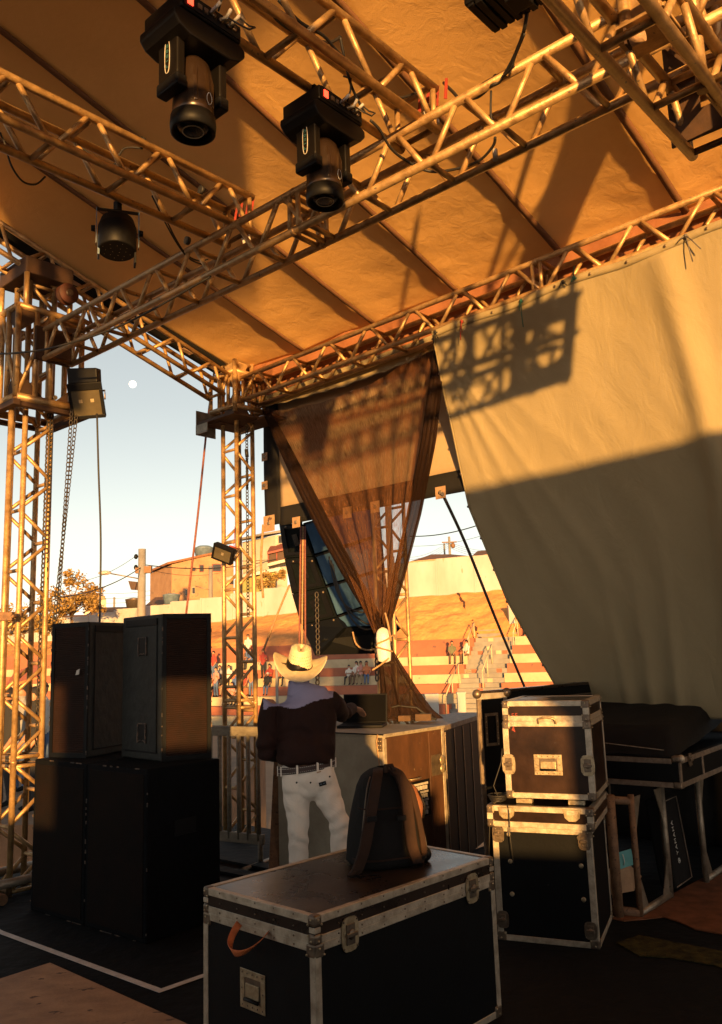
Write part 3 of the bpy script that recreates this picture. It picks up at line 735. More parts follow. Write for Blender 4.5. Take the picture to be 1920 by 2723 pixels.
for (i0, j0, i1, j1) in ((1, -1, 1, 0), (1, 1, 1, 0), (1, -1, 0, -1), (-1, -1, 0, -1)):
    MB().tube(T1 + A * (.29 * i0) + B * (.29 * j0) + Z * zb, T1 + A * (.29 * i1) + B * (.29 * j1) + Z * zt, .018, 8).build('brace', M['alu'], sl)
for k, (i0, j0) in enumerate(((-1.5, -.6), (-1.5, .2))):
    MB().tube(T1 + A * (.29 * i0) + B * (.29 * j0) + Z * (zb + .1), T1 + A * .29 + B * (.29 * j0) + Z * (zb + .06), .02, 8).build('brace', M['galv'], sl)
MB().obox(T1 + A * .32 - B * .16 + Z * (4.27), A * .03, B * .32, Z * .29).build('end_plate', M['alu_dark'], sl)
# head block of the near tower
hb = tw1; M['rust_red'] = mat('rust_red_paint', (.085, .022, .012), (.04, .016, .01), rough=.7, scale=12)
MB().obox(T1 - A * .25 - B * .22 + Z * 5.06, A * .50, B * .44, Z * .15).build('head_block', M['alu_dark'], hb, [bev(.01)])
for i, j in ((-1, -1), (1, -1), (1, 1), (-1, 1)):
    q = T1 + A * (.23 * i) + B * (.2 * j)
    MB().tube(q + Z * 4.70, q + Z * 5.06, .024, 10).build('post', M['alu'], hb)
pc = T1 + A * .28 + B * .12 + Z * 4.93
MB().lathe([(.02, 0), (.09, 0), (.09, .02), (.07, .03), (.07, .05), (.09, .06), (.09, .08), (.02, .08)], pc, A, 24).build('pulley', M['rust_red'], hb)
MB().lathe([(.03, -.01), (.03, .10)], pc, A, 12).build('axle', M['cap'], hb)
# base frame of the near tower
bf = tw1
for j in (-1, 1):
    MB().tube(T1 - A * .34 + B * (j * .27) + Z * .045, T1 + A * .34 + B * (j * .27) + Z * .045, .04, 12).build('foot_tube', M['rust'], bf)
    MB().tube(T1 - B * .34 + A * (j * .2) + Z * .12, T1 + B * .34 + A * (j * .2) + Z * .12, .036, 12).build('foot_tube', M['galv'], bf)
# sleeve of the corner tower
zt2, zb2 = 4.86, 4.36
sc = thing('tower_sleeve', 'pale sunlit sleeve cage joining two trusses at the far corner tower', 'sleeve', T2 + Z * zb2)
m = MB(); ring(m, T2, .2, zt2 - .12, .026); m.build('upper_frame', M['alu'], sc)
m = MB(); ring(m, T2, .2, zb2, .028); m.build('lower_frame', M['alu'], sc)
for i, j in ((1, -1), (.45, -1), (1, -.45), (-1, -1), (1, 1), (-.3, -1), (1, .3)):
    q = T2 + A * (.2 * i) + B * (.2 * j)
    top = zt2 if (i, j) == (1, -1) else zt2 - .12
    MB().tube(q + Z * (zb2 - (.12 if (i, j) == (1, -1) else 0)), q + Z * top, .027 if (i, j) == (1, -1) else .02, 10).build('post', M['alu'], sc)
q = T2 + A * .2 - B * .2
for d in (B, -A):
    nrm = d.cross(Z).normalized() * .008
    MB().prism([q + Z * (zt2 - .02), q + d * .17 + Z * (zt2 - .04), q + d * .05 + Z * (zt2 - .26)], nrm).build('gusset_plate', M['alu'], sc)
    MB().prism([q + Z * (zb2 - .1), q + d * .2 + Z * (zb2 - .08), q + d * .03 + Z * (zb2 + .14)], nrm).build('gusset_plate', M['alu_dark'], sc)
    MB().obox(q + d * .22 + Z * (zb2 - .14) - nrm * 3, d * .22, nrm * 40, Z * .03).build('base_plate', M['alu_dark'], sc)
MB().prism([T2 + A * (.3 * i) + B * (.3 * j) + Z * (zb2 - .13) for i, j in ((-1, -1), (1, -1), (1, 1), (-1, 1))], Z * .03).build('base_plate', M['alu_dark'], sc)
pl = T2 - A * .31 - B * .31
MB().obox(pl + Z * (zb2 - .24), -A * .01, B * .26, Z * .27).build('side_plate', M['galv'], sc)
MB().obox(pl + Z * (zb2 - .24), A * .2, -B * .01, Z * .10).build('side_plate', M['galv'], sc)
# king post at the right hand corner
P0 = atY(1712, 92, 2.95)
kp = thing('king_post', 'bright upright tubes on a welded base plate at the upper right corner', 'roof post', P0)
MB().obox(P0 - A * .10 - B * .1, A * .22, B * .22, Z * .014).build('base_plate', M['alu'], kp, [bev(.003)])
for da, db, r in ((-.045, -.06, .027), (.05, .02, .027), (-.02, .07, .02), (.085, -.07, .02)):
    q = P0 + A * da + B * db
    MB().tube(q + Z * .014, q + Z * .85, r, 14).build('post', M['alu'], kp)
for d in (A, B):
    q = P0 + A * -.03 - B * .055 + Z * .016
    MB().prism([q, q + d * .16, q + d * .13 + Z * .05, q + Z * .13], d.cross(Z) * .008).build('gusset_plate', M['alu'], kp)
MB().lathe([(.028, -.025), (.028, .025)], P0 - Z * .05 - A * .0 - B * .07, A, 16).build('roller', M['plywood'], kp)
MB().obox(P0 - A * .045 - B * .09 - Z * .07, A * .01, B * .05, Z * .07).build('roller_bracket', M['alu_dark'], kp)
tw3 = add_truss('truss_tower', 'short upright truss stub in the upper right corner, hung with plates', 'tower', ab(5.97, -.02, 3.92), ab(5.97, -.02, 5.45), A, B, .30, .30, .49, caps=True)
for z0, z1, a0, a1 in ((3.95, 4.52, 5.56, 5.70), (3.95, 4.08, 5.70, 6.12), (4.34, 4.52, 5.70, 6.12), (4.08, 4.34, 6.02, 6.12)):
    MB().obox(ab(a0, .17, z0), A * (a1 - a0), B * .012, Z * (z1 - z0)).build('side_plate', M['alu_dark'], tw3)
MB().obox(ab(5.75, .17, 4.75), A * .42, B * .012, Z * .66).build('side_plate', M['alu_dark'], tw3)

# ================================================================== roof
RS = .27
def roof_z(b): return min(5.515 - RS * b, 5.985) + max(0, -5.7 - b) * .14
seams = [-.14, .90, 1.865, 2.85, 3.85, 4.83, 5.81, 6.79, 7.77, 8.75, 9.73, 10.7]
B0, B1 = -11.0, 2.47
def roof_pt(a, b):
    k = max(i for i in range(len(seams) - 1) if seams[i] <= a + 1e-9 or i == 0)
    w = seams[k + 1] - seams[k]; t = (a - seams[k]) / w
    bulge = .025 * math.sin(math.pi * min(1, max(0, t)))
    n1 = noise.noise(V((a * 1.1, b * .7, 3.1))) * .010 + noise.noise(V((a * 2.7, b * 2.2, 9.4))) * .003
    ridged = (1 - abs(noise.noise(V((a * 1.6 + b * .5, b * 3.6 - a * .8, 5.5))) * 2)) ** 3
    near = max(0, (b - .6) / 1.9)
    wr = near ** 2 * .010 * noise.noise(V((a * 3.2, b * 7.5, 1.7))) + .003 * ridged * (.4 + near)
    return ab(a, b, roof_z(b) + bulge + n1 + wr)
roof = thing('roof_cover', 'taut golden canvas roof cover sloping down to the back of the stage', 'roof', ab(0, 2.4, 4.87))
m = MB(); m.grid(lambda u, v: roof_pt(lerp(seams[0], seams[-1], u), lerp(B0, B1, v ** .7)), 150, 170)
M['roof_cloth'] = cloth_mat('golden_canvas', (.84, .51, .19), (.72, .42, .145), wrinkle=.17, wscale=8, scale=.9, trans=.04, stretch=(1, 1, 1), stain=None)
m.build('canvas', M['roof_cloth'], roof, [solid(.004)])
M['seam'] = cloth_mat('brown_seam_band', (.16, .075, .035), (.10, .05, .025), wrinkle=.2, scale=3)
for s_ in seams[1:-1]:
    m = MB()
    m.grid(lambda u, v: roof_pt(s_ + (u - .5) * .055, lerp(B0, B1, v)) - Z * (.016 + .012 * math.sin(math.pi * u)), 2, 90)
    m.build('seam_band', M['seam'], roof, [solid(.004)])
m = MB()
m.grid(lambda u, v: ab(-.14 + (u - .5) * .17, lerp(B0, B1, v), roof_z(lerp(B0, B1, v)) - .03 - .07 * (1 - u) + .012 * noise.noise(V((v * 14, u, 0)))), 3, 90)
M['hem'] = cloth_mat('black_hem', (.0062, .0056, .0056), (.004, .0038, .004), wrinkle=.3, scale=3)
m.build('edge_hem', M['hem'], roof, [solid(.004)])
for b_ in (.45, 1.15, 1.75, 2.12):
    q = ab(-.18, b_, roof_z(b_) - .07)
    m = MB(); m.obox(q - A * .05 - B * .06, A * .10, B * .12 - Z * .03, -Z * .004 - A * .002); m.build('grommet_tab', M['plywood'], roof)
# low back lip tucked behind the back truss
m = MB()
m.grid(lambda u, v: ab(lerp(-.1, 8.5, u), 2.43 + .12 * v + .02 * noise.noise(V((u * 30, v * 2, 4))), roof_z(2.46) + .10 + .05 * u - .52 * v + .015 * noise.noise(V((u * 40, v, 7)))), 120, 6)
M['flap'] = cloth_mat('brown_flap_cloth', (.30, .125, .055), (.18, .07, .032), wrinkle=.4, scale=3)
m.build('back_flap', M['flap'], roof, [solid(.004)])
# lower parallel purlin tubes seen between roof and back truss
for dz, db in ((.02, .22), (-.11, .26)):
    pl_ = MB().tube(ab(.1, 2.3 + db, 4.66 + dz), ab(7.4, 2.3 + db, 4.80 + dz), .022, 8).build('purlin', M['rust'], roof)
# unseen cloth added at the roof front to shade the left canvas
fa = MB(); fa.grid(lambda u, v: ab(lerp(5.3, 8.4, u), -5.5 + .03 * math.sin(u * 40), lerp(5.99, 5.57, v)), 40, 4)
tag(fa.build('roof_shade_cloth', M['hem'], mods=[solid(.01)], org=ab(7.0, -5.5, 5.7)), 'unseen dark cloth added at the roof front to shade the canvas', 'cloth')

# ================================================================== beige curtain
NTILT = (B + Z * .36).normalized(); le = []          # the cloth is drawn backwards at its foot
for u_, v_ in ((1148, 885), (1180, 1050), (1250, 1350), (1350, 1600), (1475, 1830), (1530, 1900)):
    q_ = atP(u_, v_, ab(2.736, 2.135, 4.437), NTILT); le.append((q_.z, (q_ - ORG0).dot(A)))
le.sort()
def cur_top(a): return 4.437 + (a - 2.736) * .031 + .012 * math.sin((a - 2.736) * 6.0)
def cur_pt(u, v):
    z_n = lerp(1.18, 4.437, 1 - v)
    a0 = interp(le, z_n); a = lerp(a0, 6.7, u)
    zt_ = cur_top(a); z = lerp(1.18, zt_, 1 - v)
    d = v                                        # 0 top .. 1 bottom
    slant = -.36 * (cur_top(a) - z)
    f = slant + .045 * math.sin(a * 3.1 + .7 * math.sin(z * 1.3)) * d
    f += .09 * math.exp(-((a - (4.90 - .16 * (1 - v) - .55 * max(0, v - .45) ** 1.2)) / .10) ** 2) * (.35 + .65 * min(1, 1.8 * v)) * (1 if v > .02 else 0)
    low = max(0, (v - .52) / .48)
    f += low * .055 * (math.exp(-((a - 4.02 + .10 * low) / .06) ** 2) + .9 * math.exp(-((a - 4.30 + .18 * low) / .05) ** 2) + .7 * math.exp(-((a - 5.2 + .2 * low) / .07) ** 2) + .6 * math.exp(-((a - 3.72) / .05) ** 2))
    # taut creases fanning from the upper left corner
    da, dz = a - 2.72, 4.44 - z
    ang = math.atan2(da, dz + 1e-4); rr = math.hypot(da, dz)
    for an, w, k in ((.30, .035, .028), (.46, .03, .022), (.16, .03, .02), (.72, .05, .014)):
        f += k * math.exp(-((ang - an) / w) ** 2) * min(1, rr * 2) * math.exp(-rr / 1.9)
    f += .016 * noise.noise(V((a * 2.2, z * 1.2, 2.2))) + .010 * noise.noise(V((a * 6 + z * 2.0, z * 1.5, 8.1)))
    return ab(a, 2.135 - f, z)
cur = thing('backdrop_curtain', 'large beige canvas curtain laced to the back truss on the right', 'curtain', ab(4.6, 2.13, 1.18))
m = MB(); m.grid(cur_pt, 150, 130)
M['curtain'] = cloth_mat('beige_canvas', (.305, .252, .150), (.25, .203, .115), wrinkle=.34, scale=.8, trans=.04, stretch=(1, 1, .45))
m.build('canvas', M['curtain'], cur, [solid(.004)])
m = MB(); m.grid(lambda u, v: cur_pt(u, .002 + v * .014) - B * .006, 150, 2); m.build('top_hem', M['curtain'], cur, [solid(.003)])
m = MB(); m.grid(lambda u, v: cur_pt(u * .004, v) - B * .006, 2, 130); m.build('side_hem', M['curtain'], cur, [solid(.003)])
for i in range(12):
    q = cur_pt(.001, .02 + i * .085) - B * .012; m = MB().lathe([(.004, 0), (.011, 0), (.011, .004), (.004, .004)], q, -B, 10); m.build('eyelet', M['cap'], cur)
for i in range(14):
    q = cur_pt(.01 + i * .072, .008) - B * .012; MB().lathe([(.004, 0), (.010, 0), (.010, .004), (.004, .004)], q, -B, 10).build('eyelet', M['cap'], cur)
def tie(a, colour, label, tails=((-.02, -.10), (.03, -.07))):
    q = cur_pt((a - 2.736) / (6.7 - 2.736), .006) - B * .02
    m = MB()
    loop = [q + A * (.018 * math.cos(t)) + Z * (.02 + .035 * math.sin(t)) + B * (.05 * (1 + math.sin(t))) for t in [k * math.pi / 5 for k in range(11)]]
    m.path(loop, .005, 6)
    for da, dz in tails: m.path([q, q + A * da * .5 + Z * dz * .45 - B * .01, q + A * da + Z * dz], .0042, 6)
    m.ball(q, .013, 8, 5)
    tag(m.build('lacing_cord', colour, org=q), label, 'cord')
tie(2.78, M['cable'], 'dark cord knot at the upper left corner of the beige curtain')
tie(3.05, M['red_tie'], 'short red cord tie hanging from the top of the curtain', ((-.02, -.16), (.0, -.10)))
tie(3.62, M['green_tie'], 'green cord with a long dangling tail on the curtain edge', ((.005, -.22), (-.02, -.08)))
tie(3.99, M['cable'], 'knotted dark cord on the curtain top just left of the truss joint', ((-.03, -.04), (.03, -.04)))
tie(4.08, M['green_tie'], 'green cord looped round a truss brace at the joint', ((0.01, .09), (-.02, -.03)))
tie(4.92, M['rope_dark'], 'brown cord with several loose ends near the right edge of the curtain', ((.03, -.20), (.09, -.13), (-.06, -.03)))

# ================================================================== banner seen from behind
bn = thing('banner', 'back of a beige printed banner with a black border hanging behind the brown net', 'banner', ab(1.6, 2.62, 3.15))
def ban(a, z): return ab(a, 2.62 + .012 * noise.noise(V((a * 2, z * 2, 1))) + .05 * math.sin(a * 1.4) * (4.45 - z) * .25, z)
def rect(a0, a1, z0, z1, nu, nv, db=0): return MB().grid(lambda u, v: ban(lerp(a0, a1, u), lerp(z0, z1, v)) - B * db, nu, nv)
M['banner'] = cloth_mat('banner_cloth', (.40, .30, .19), (.32, .235, .145), wrinkle=.2, scale=1.2, trans=.05)
M['banner_black'] = cloth_mat('banner_black_border', (.012, .011, .011), (.008, .008, .008), wrinkle=.25, scale=2)
rect(.29, 3.0, 3.30, 4.70, 40, 16).build('printed_cloth', M['banner'], bn, [solid(.003)])
rect(.06, .30, 3.14, 4.70, 4, 16, .006).build('black_border', M['banner_black'], bn, [solid(.003)])
rect(.30, 3.0, 3.12, 3.32, 40, 3, .006).build('black_border', M['banner_black'], bn, [solid(.003)])
for u, v, s_ in ((704, 1215, .09), (704, 1291, .09), (716, 1392, .17), (788, 1389, .11), (858, 1373, .10), (924, 1363, .11), (998, 1348, .11), (1172, 1310, .11)):
    q = atB(u, v, 2.605)
    m = MB().obox(q - A * s_ / 2 - Z * s_ / 2, A * s_, Z * s_, -B * .006)
    tb = m.build('grommet_tab', M['plywood'], bn)
    MB().lathe([(.008, 0), (.02, 0), (.02, .006), (.008, .006)], q - B * .007, -B, 10).build('eyelet', M['galv'], tb)

# pale swag of canvas sagging between the back truss and the net
sw_ = MB()
def swag(u, v):
    a = lerp(.12, 2.75, u); top = 4.50 + a * .02; low = interp([(0, 4.43), (.2, 4.39), (.5, 4.36), (.8, 4.39), (1, 4.46)], u) - .02
    return ab(a, 2.44 + .05 * math.sin(v * 3) , lerp(top, low, v) + .006 * math.sin(u * 60) * v)
sw_.grid(swag, 50, 6)
tag(sw_.build('canvas_swag', M['curtain'], mods=[solid(.003)], org=ab(1.4, 2.44, 4.4)), 'pale narrow swag of canvas sagging between the back truss and the brown net', 'cloth')
bb = MB(); bb.grid(lambda u, v: ab(lerp(2.9, 9.2, u), 4.3 + .05 * math.sin(u * 50) + .02 * math.sin(u * 131), lerp(0, 1.30, v)), 90, 4)
tag(bb.build('black_skirt', M['hem'], mods=[solid(.004)], org=ab(5, 4.3, 0)), 'black cloth skirt hanging behind the console stand below the beige curtain', 'cloth')
# ================================================================== brown shade net tied in a bundle
nb = 2.40
kn = atY(1018, 1712, 7.75)
ctr = ab(1.5, nb, 3.0)
def net_top(s):
    u = lerp(690, 1168, s); v = interp([(0, 1085), (.10, 1092), (.35, 1070), (.62, 1022), (.85, 955), (1, 898)], s)
    q = atB(u, v, nb - .05); return q
nt_ = thing('shade_net', 'brown knitted shade net gathered to a knot above the laptop case', 'net', V((kn.x, kn.y, 1.16)))
def net_pt(s, t):
    q = net_top(s); e = kn + A * ((s - .5) * .14) + Z * .05
    k = t ** 1.0
    p = q.lerp(e, k)
    p += B * (.10 * math.sin(s * math.pi) * math.sin(t * math.pi)) + B * (.030 * math.sin(s * 46 + 2 * t) * (.25 + .75 * t)) + A * (.012 * math.sin(s * 31))
    return p
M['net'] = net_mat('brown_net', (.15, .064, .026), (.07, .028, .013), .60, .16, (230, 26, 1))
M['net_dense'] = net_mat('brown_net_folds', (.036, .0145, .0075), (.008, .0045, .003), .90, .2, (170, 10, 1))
m = MB(); m.grid(lambda u, v: net_pt(lerp(.02, .98, u), v * .99), 120, 60, uv=True); m.build('open_mesh', M['net'], nt_)
def fold(pts, wid, name, seed, ns=26):
    """a bundle of folded net: a flattened rippled band"""
    pts = [V(p) for p in pts]
    def fn(u, v):
        x = v * (len(pts) - 1); i = min(int(x), len(pts) - 2); p = pts[i].lerp(pts[i + 1], x - i)
        w = interp([(k / (len(wid) - 1), q) for k, q in enumerate(wid)], v)
        an = u * 2 * math.pi
        rip = 1 + .22 * math.sin(u * 2 * math.pi * 9 + seed + 3 * v)
        return p + A * (w * .5 * math.cos(an) * rip) + B * (w * .22 * math.sin(an) * rip)
    mm = MB(); mm.grid(fn, ns * 3, 40, uv=True)
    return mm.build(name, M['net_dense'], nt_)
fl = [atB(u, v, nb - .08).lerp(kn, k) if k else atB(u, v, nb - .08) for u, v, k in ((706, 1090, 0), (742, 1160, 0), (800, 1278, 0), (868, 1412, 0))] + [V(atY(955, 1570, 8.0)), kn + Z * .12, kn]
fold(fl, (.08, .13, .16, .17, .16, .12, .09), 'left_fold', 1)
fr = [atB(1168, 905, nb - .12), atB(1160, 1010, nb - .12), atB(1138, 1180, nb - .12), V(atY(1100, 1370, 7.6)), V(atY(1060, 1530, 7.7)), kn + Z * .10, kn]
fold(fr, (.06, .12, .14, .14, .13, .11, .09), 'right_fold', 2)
# skirt of the net below the knot, spread on the case
sk = atZ(1068, 1914, 1.165)
def skirt(u, v):
    an = u * 2 * math.pi
    w = interp([(0, .05), (.2, .075), (.6, .14), (.88, .20), (1, .26)], v)
    rip = 1 + .16 * math.sin(an * 11 + 2 * v) + .08 * math.sin(an * 5 + 1)
    p = V((lerp(kn.x, sk.x + .06, v), lerp(kn.y, sk.y, v), lerp(kn.z, sk.z, v)))
    return p + V((1, 0, 0)) * w * math.cos(an) * rip + V((0, 1, 0)) * w * .45 * math.sin(an) * rip
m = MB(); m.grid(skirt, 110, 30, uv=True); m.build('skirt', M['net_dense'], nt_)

# bare scaffold tube clamped beside the near tower
sp0 = atY(10, 1640, 6.72); sp = thing('scaffold_tube', 'bare rusty scaffold tube with a clamp standing left of the near tower', 'tube', V((sp0.x, sp0.y, 0)))
MB().tube(V((sp0.x, sp0.y, 0)), V((sp0.x, sp0.y, 4.0)), .024, 12).build('tube', M['alu'], sp)
m = MB(); m.box(sp0 + V((.02, -.02, 0)), .13, .06, .07); m.tube(sp0 + V((.09, -.06, 0)), sp0 + V((.09, .04, 0)), .016, 8); m.build('clamp', M['rust'], sp, [bev(.006)])

dapple_beam = add_truss('roof_truss', 'unseen thick beam added behind the photographer to dapple the light', 'truss', ab(5.0, -5.3, 4.74), ab(9.0, -5.3, 4.74), B, Z, .26, .22, .5, r=.05, rb=.042, caps=True)  # unseen beam with thick tubes, added to dapple the cross truss
# ================================================================== loudspeakers on the left
def frame_axes(ex): ex = V(ex).normalized(); return ex, V((-ex.y, ex.x, 0))
def speaker_sub(P, ex, ey, w, d, h, label):
    t = thing('subwoofer', label, 'speaker', P, 'stacked black loudspeakers')
    MB().obox(P, ex * w, ey * d, Z * h).build('cabinet', M['carpet_black'], t, [bev(.012, 3)])
    m = MB().obox(P + ex * .035 + Z * .035 - ey * .004, ex * (w - .07), ey * .01, Z * (h - .07)); m.build('front_panel', M['sub_front'], t, [bev(.003)])
    random.seed(int(w * 1000 + P.x * 77))
    for cx, L_ in ((0, h), (w, h)):   # knocks along the vertical edges
        m = MB()
        for k in range(4):
            z0 = random.uniform(.02, h - .1); ll = random.uniform(.008, .03)
            MB().obox(P + ex * (cx - .005) - ey * .0015 + Z * z0, ex * .009, ey * .004, Z * ll).build('chipped_spot', M['wear'], t)
    m = MB()
    for k in range(4):
        x0 = random.uniform(.01, w - .08)
        MB().obox(P + ex * x0 - ey * .0015 + Z * (h - .006), ex * random.uniform(.02, .05), ey * .005, Z * .0070).build('chipped_spot', M['wear'], t)
        MB().obox(P + ex * x0 - ey * .0015 + Z * .001, ex * random.uniform(.02, .09), ey * .006, Z * .005).build('chipped_spot', M['wear'], t)
    for zz in (h * .62,):
        m = MB(); c = P + ex * (w + .001) + ey * (d * .5) + Z * zz
        m.obox(c - ey * .09 - Z * .05, ey * .18, Z * .1, ex * .004); m.build('side_handle', M['plastic'], t, [bev(.002)])
    return t
SB = atZ(80, 2420, 0); SR = atZ(389, 2513, 0); sx, sy = frame_axes(SR - SB); sw = (SR - SB).length / 2
speaker_sub(SB, sx, sy, sw - .003, .62, 1.061, 'black carpeted subwoofer on the floor with a strip of sunlight on its front')
speaker_sub(SB + sx * sw, sx, sy, sw - .003, .62, 1.061, 'black carpeted subwoofer on the floor fully in shade, next to the barrier')
def speaker_top(P, ex, ey, w, d, h, label, seed, PL=None, PR=None, handles=(0, 1)):
    """P: front left bottom corner of the grille face; ex along the grille, ey into the cabinet"""
    t = thing('loudspeaker', label, 'speaker', P, 'stacked black loudspeakers')
    b1 = P + ex * w; tp = .03
    PL = PL if PL is not None else P + ey * d + ex * tp; PR = PR if PR is not None else b1 + ey * d - ex * tp
    poly = [P, b1, PR, PL]
    MB().prism(poly, Z * h).build('cabinet', M['speaker_side'], t, [bev(.010, 3)])
    g = MB().obox(P + ex * .03 + Z * .035 - ey * .006, ex * (w - .06), ey * .012, Z * (h - .07)); g.build('grille', M['grille'], t, [bev(.004)])
    fr = MB()
    for x0 in (0, w - .03): fr.obox(P + ex * x0 - ey * .010, ex * .03, ey * .012, Z * h)
    for z0 in (0, h - .034): fr.obox(P + ex * .03 - ey * .009 + Z * z0, ex * (w - .06), ey * .011, Z * .034)
    fr.build('grille_frame', M['black'], t)
    random.seed(seed)
    for k in range(9):
        for cx in (0, w):
            z0 = random.uniform(.01, h - .06); MB().obox(P + ex * (cx - .004) - ey * .0125 + Z * z0, ex * .008, ey * .004, Z * random.uniform(.006, .035)).build('chipped_spot', M['wear'], t)
    for side in (0, 1):
        e0 = P + (ex * w if side else V((0, 0, 0))); e1 = PR if side else PL; dv = (e1 - e0).normalized(); d = (e1 - e0).length
        nrm = V((dv.y, -dv.x, 0)); nrm = nrm if nrm.dot(ex) * (1 if side else -1) > 0 else -nrm
        m = MB()
        m.obox(e0 + dv * .06 + Z * (h - .075) + nrm * .001, dv * (d - .12), Z * .05, nrm * .008)
        m.obox(e0 + dv * .06 + Z * .05 + nrm * .001, dv * (d - .12), Z * .012, nrm * .006)
        m.obox(e0 + dv * .06 + Z * .06 + nrm * .001, dv * .010, Z * (h - .14), nrm * .005)
        m.build('side_rail', M['black'], t, [bev(.002)])
        for zc in ((h * .18, h * .78) if side in handles else ()):
            c = e0 + dv * (d * .47) + Z * zc
            m = MB().obox(c - dv * .045 - Z * .065 + nrm * .001, dv * .09, Z * .13, nrm * .004)
            hd = m.build('recess_handle', M['plastic'], t, [bev(.002)])
            m = MB()
            m.obox(c - dv * .058 - Z * .068 + nrm * .002, dv * .010, Z * .136, nrm * .008); m.obox(c + dv * .048 - Z * .068 + nrm * .002, dv * .010, Z * .136, nrm * .008)
            m.obox(c - dv * .05 + Z * .062 + nrm * .002, dv * .10, Z * .008, nrm * .007)
            m.path([c - dv * .052 - Z * .062 + nrm * .006, c - dv * .02 - Z * .050 + nrm * .006, c + dv * .0 - Z * .056 + nrm * .006, c + dv * .02 - Z * .050 + nrm * .006, c + dv * .052 - Z * .062 + nrm * .006], .004, 6)
            m.build('handle_rim', M['wear'], hd)
    return t
q = atZ(132, 2013, 1.062); q2 = atZ(231, 2016, 1.062); ex = (q2 - q).normalized()
lsp = speaker_top(q, ex, V((-ex.y, ex.x, 0)), .373, .55, 1.0, 'black loudspeaker on the left subwoofer, its ribbed grille torn with a small pale tag', 3, handles=())
c = q + ex * .27 + Z * .64; nn = V((ex.y, -ex.x, 0))
MB().prism([c + nn * .016, c + ex * .035 + Z * .012 + nn * .02, c + ex * .03 - Z * .03 + nn * .022, c - ex * .008 - Z * .035 + nn * .018], nn * .003).build('torn_tag', M['white_plug'], lsp)
q = atZ(429, 2026, 1.062); qr = atZ(561, 2015, 1.062); ex = (qr - q).normalized()
speaker_top(q, ex, V((-ex.y, ex.x, 0)), .352, .55, 1.02, 'black loudspeaker on the right subwoofer with two recessed handles on its scuffed side', 4, PL=atZ(322, 2013, 1.062), PR=qr + V((-.28, .45, 0)), handles=(0,))

# ================================================================== road cases
def edge_bar(p, q, w, proud, name, mt, par):
    return None
def road_case(name, label, cat, P, ex, ey, L, D, H, lid=.12, lid_proud=0.0, body='black', top='lid', trim='trim', w=.034, group=None, band=True, seam=True, cap=.055, zbase=0, caster=False):
    """P bottom front left corner; ex along the front, ey to the back.  Parts: body, lid, edge trim bars, corner caps"""
    P = V(P); t = thing(name, label, cat, P, group); pr = .0035
    hb = H - lid if lid else H
    MB().obox(P, ex * L, ey * D, Z * hb).build('body', M[body], t)
    def bars(o, L, D, h0, h1, nm, verticals=True, tops=(True, True)):
        for z0, on in ((h0, tops[0]), (h1 - w, tops[1])):
            if not on: continue
            for (o2, d2, ln, nr) in ((o, ex, L, -ey), (o + ey * D, ex, L, ey), (o, ey, D, -ex), (o + ex * L, ey, D, ex)):
                top_cap = z0 > h0
                m = MB().obox(o2 + d2 * cap * .6 + nr * pr + Z * (z0 + (pr if top_cap else -0.0)), d2 * (ln - cap * 1.2), -nr * (w if (top_cap and h1 >= H - 1e-6) else .012), Z * (w if not top_cap else w))
                m.build(nm, M[trim], t, [bev(.002, 1)])
        if verticals:
            for i, j in ((0, 0), (1, 0), (1, 1), (0, 1)):
                c = o + ex * (L * i) + ey * (D * j); dx = ex * (1 if i == 0 else -1); dy = ey * (1 if j == 0 else -1)
                m = MB().obox(c - dx * pr - dy * pr + Z * (h0 + cap * .7), dx * (w + pr), dy * (w + pr), Z * (h1 - h0 - cap * 1.4))
                m.build(nm, M[trim], t, [bev(.002, 1)])
    def caps(o, L, D, zs, s):
        for zc, sg in zs:
            for i, j in ((0, 0), (1, 0), (1, 1), (0, 1)):
                c = o + ex * (L * i) + ey * (D * j) + Z * zc; dx = ex * (1 if i == 0 else -1); dy = ey * (1 if j == 0 else -1)
                m = MB().obox(c - dx * .006 - dy * .006 - Z * (sg * .006), dx * s, dy * s, Z * (sg * s))
                m.build('corner_cap', M['cap'], t, [bev(.012, 3)])
                for (n_, u_) in ((dx, dy), (dy, dx)):
                    mm = MB()
                    for k in (.32, .72): mm.ball(c - n_ * .007 + u_ * (s * k) + Z * (sg * s * (.25 if k < .5 else .7)), .0055, 6, 4)
                    mm.build('rivet', M['brass'], t)
    bars(P, L, D, 0, hb, 'edge_trim')
    caps(P, L, D, ((0, 1), (hb, -1)), cap)
    if lid:
        o = P - ex * lid_proud - ey * lid_proud; LL, DD = L + 2 * lid_proud, D + 2 * lid_proud
        MB().obox(o + Z * (hb + .002), ex * LL, ey * DD, Z * (lid - .002)).build('lid', [M[top]], t)
        bars(o, LL, DD, hb + .002, H, 'lid_trim', True)
        caps(o, LL, DD, ((H, -1), (hb + .002, 1)), min(cap, lid * .42))
    return t
def rivets(mb, p, d, n, ln, nr, r=.004):
    for k in range(n): mb.ball(p + d * (ln * (k + .5) / n) + nr * .004, r, 6, 4)
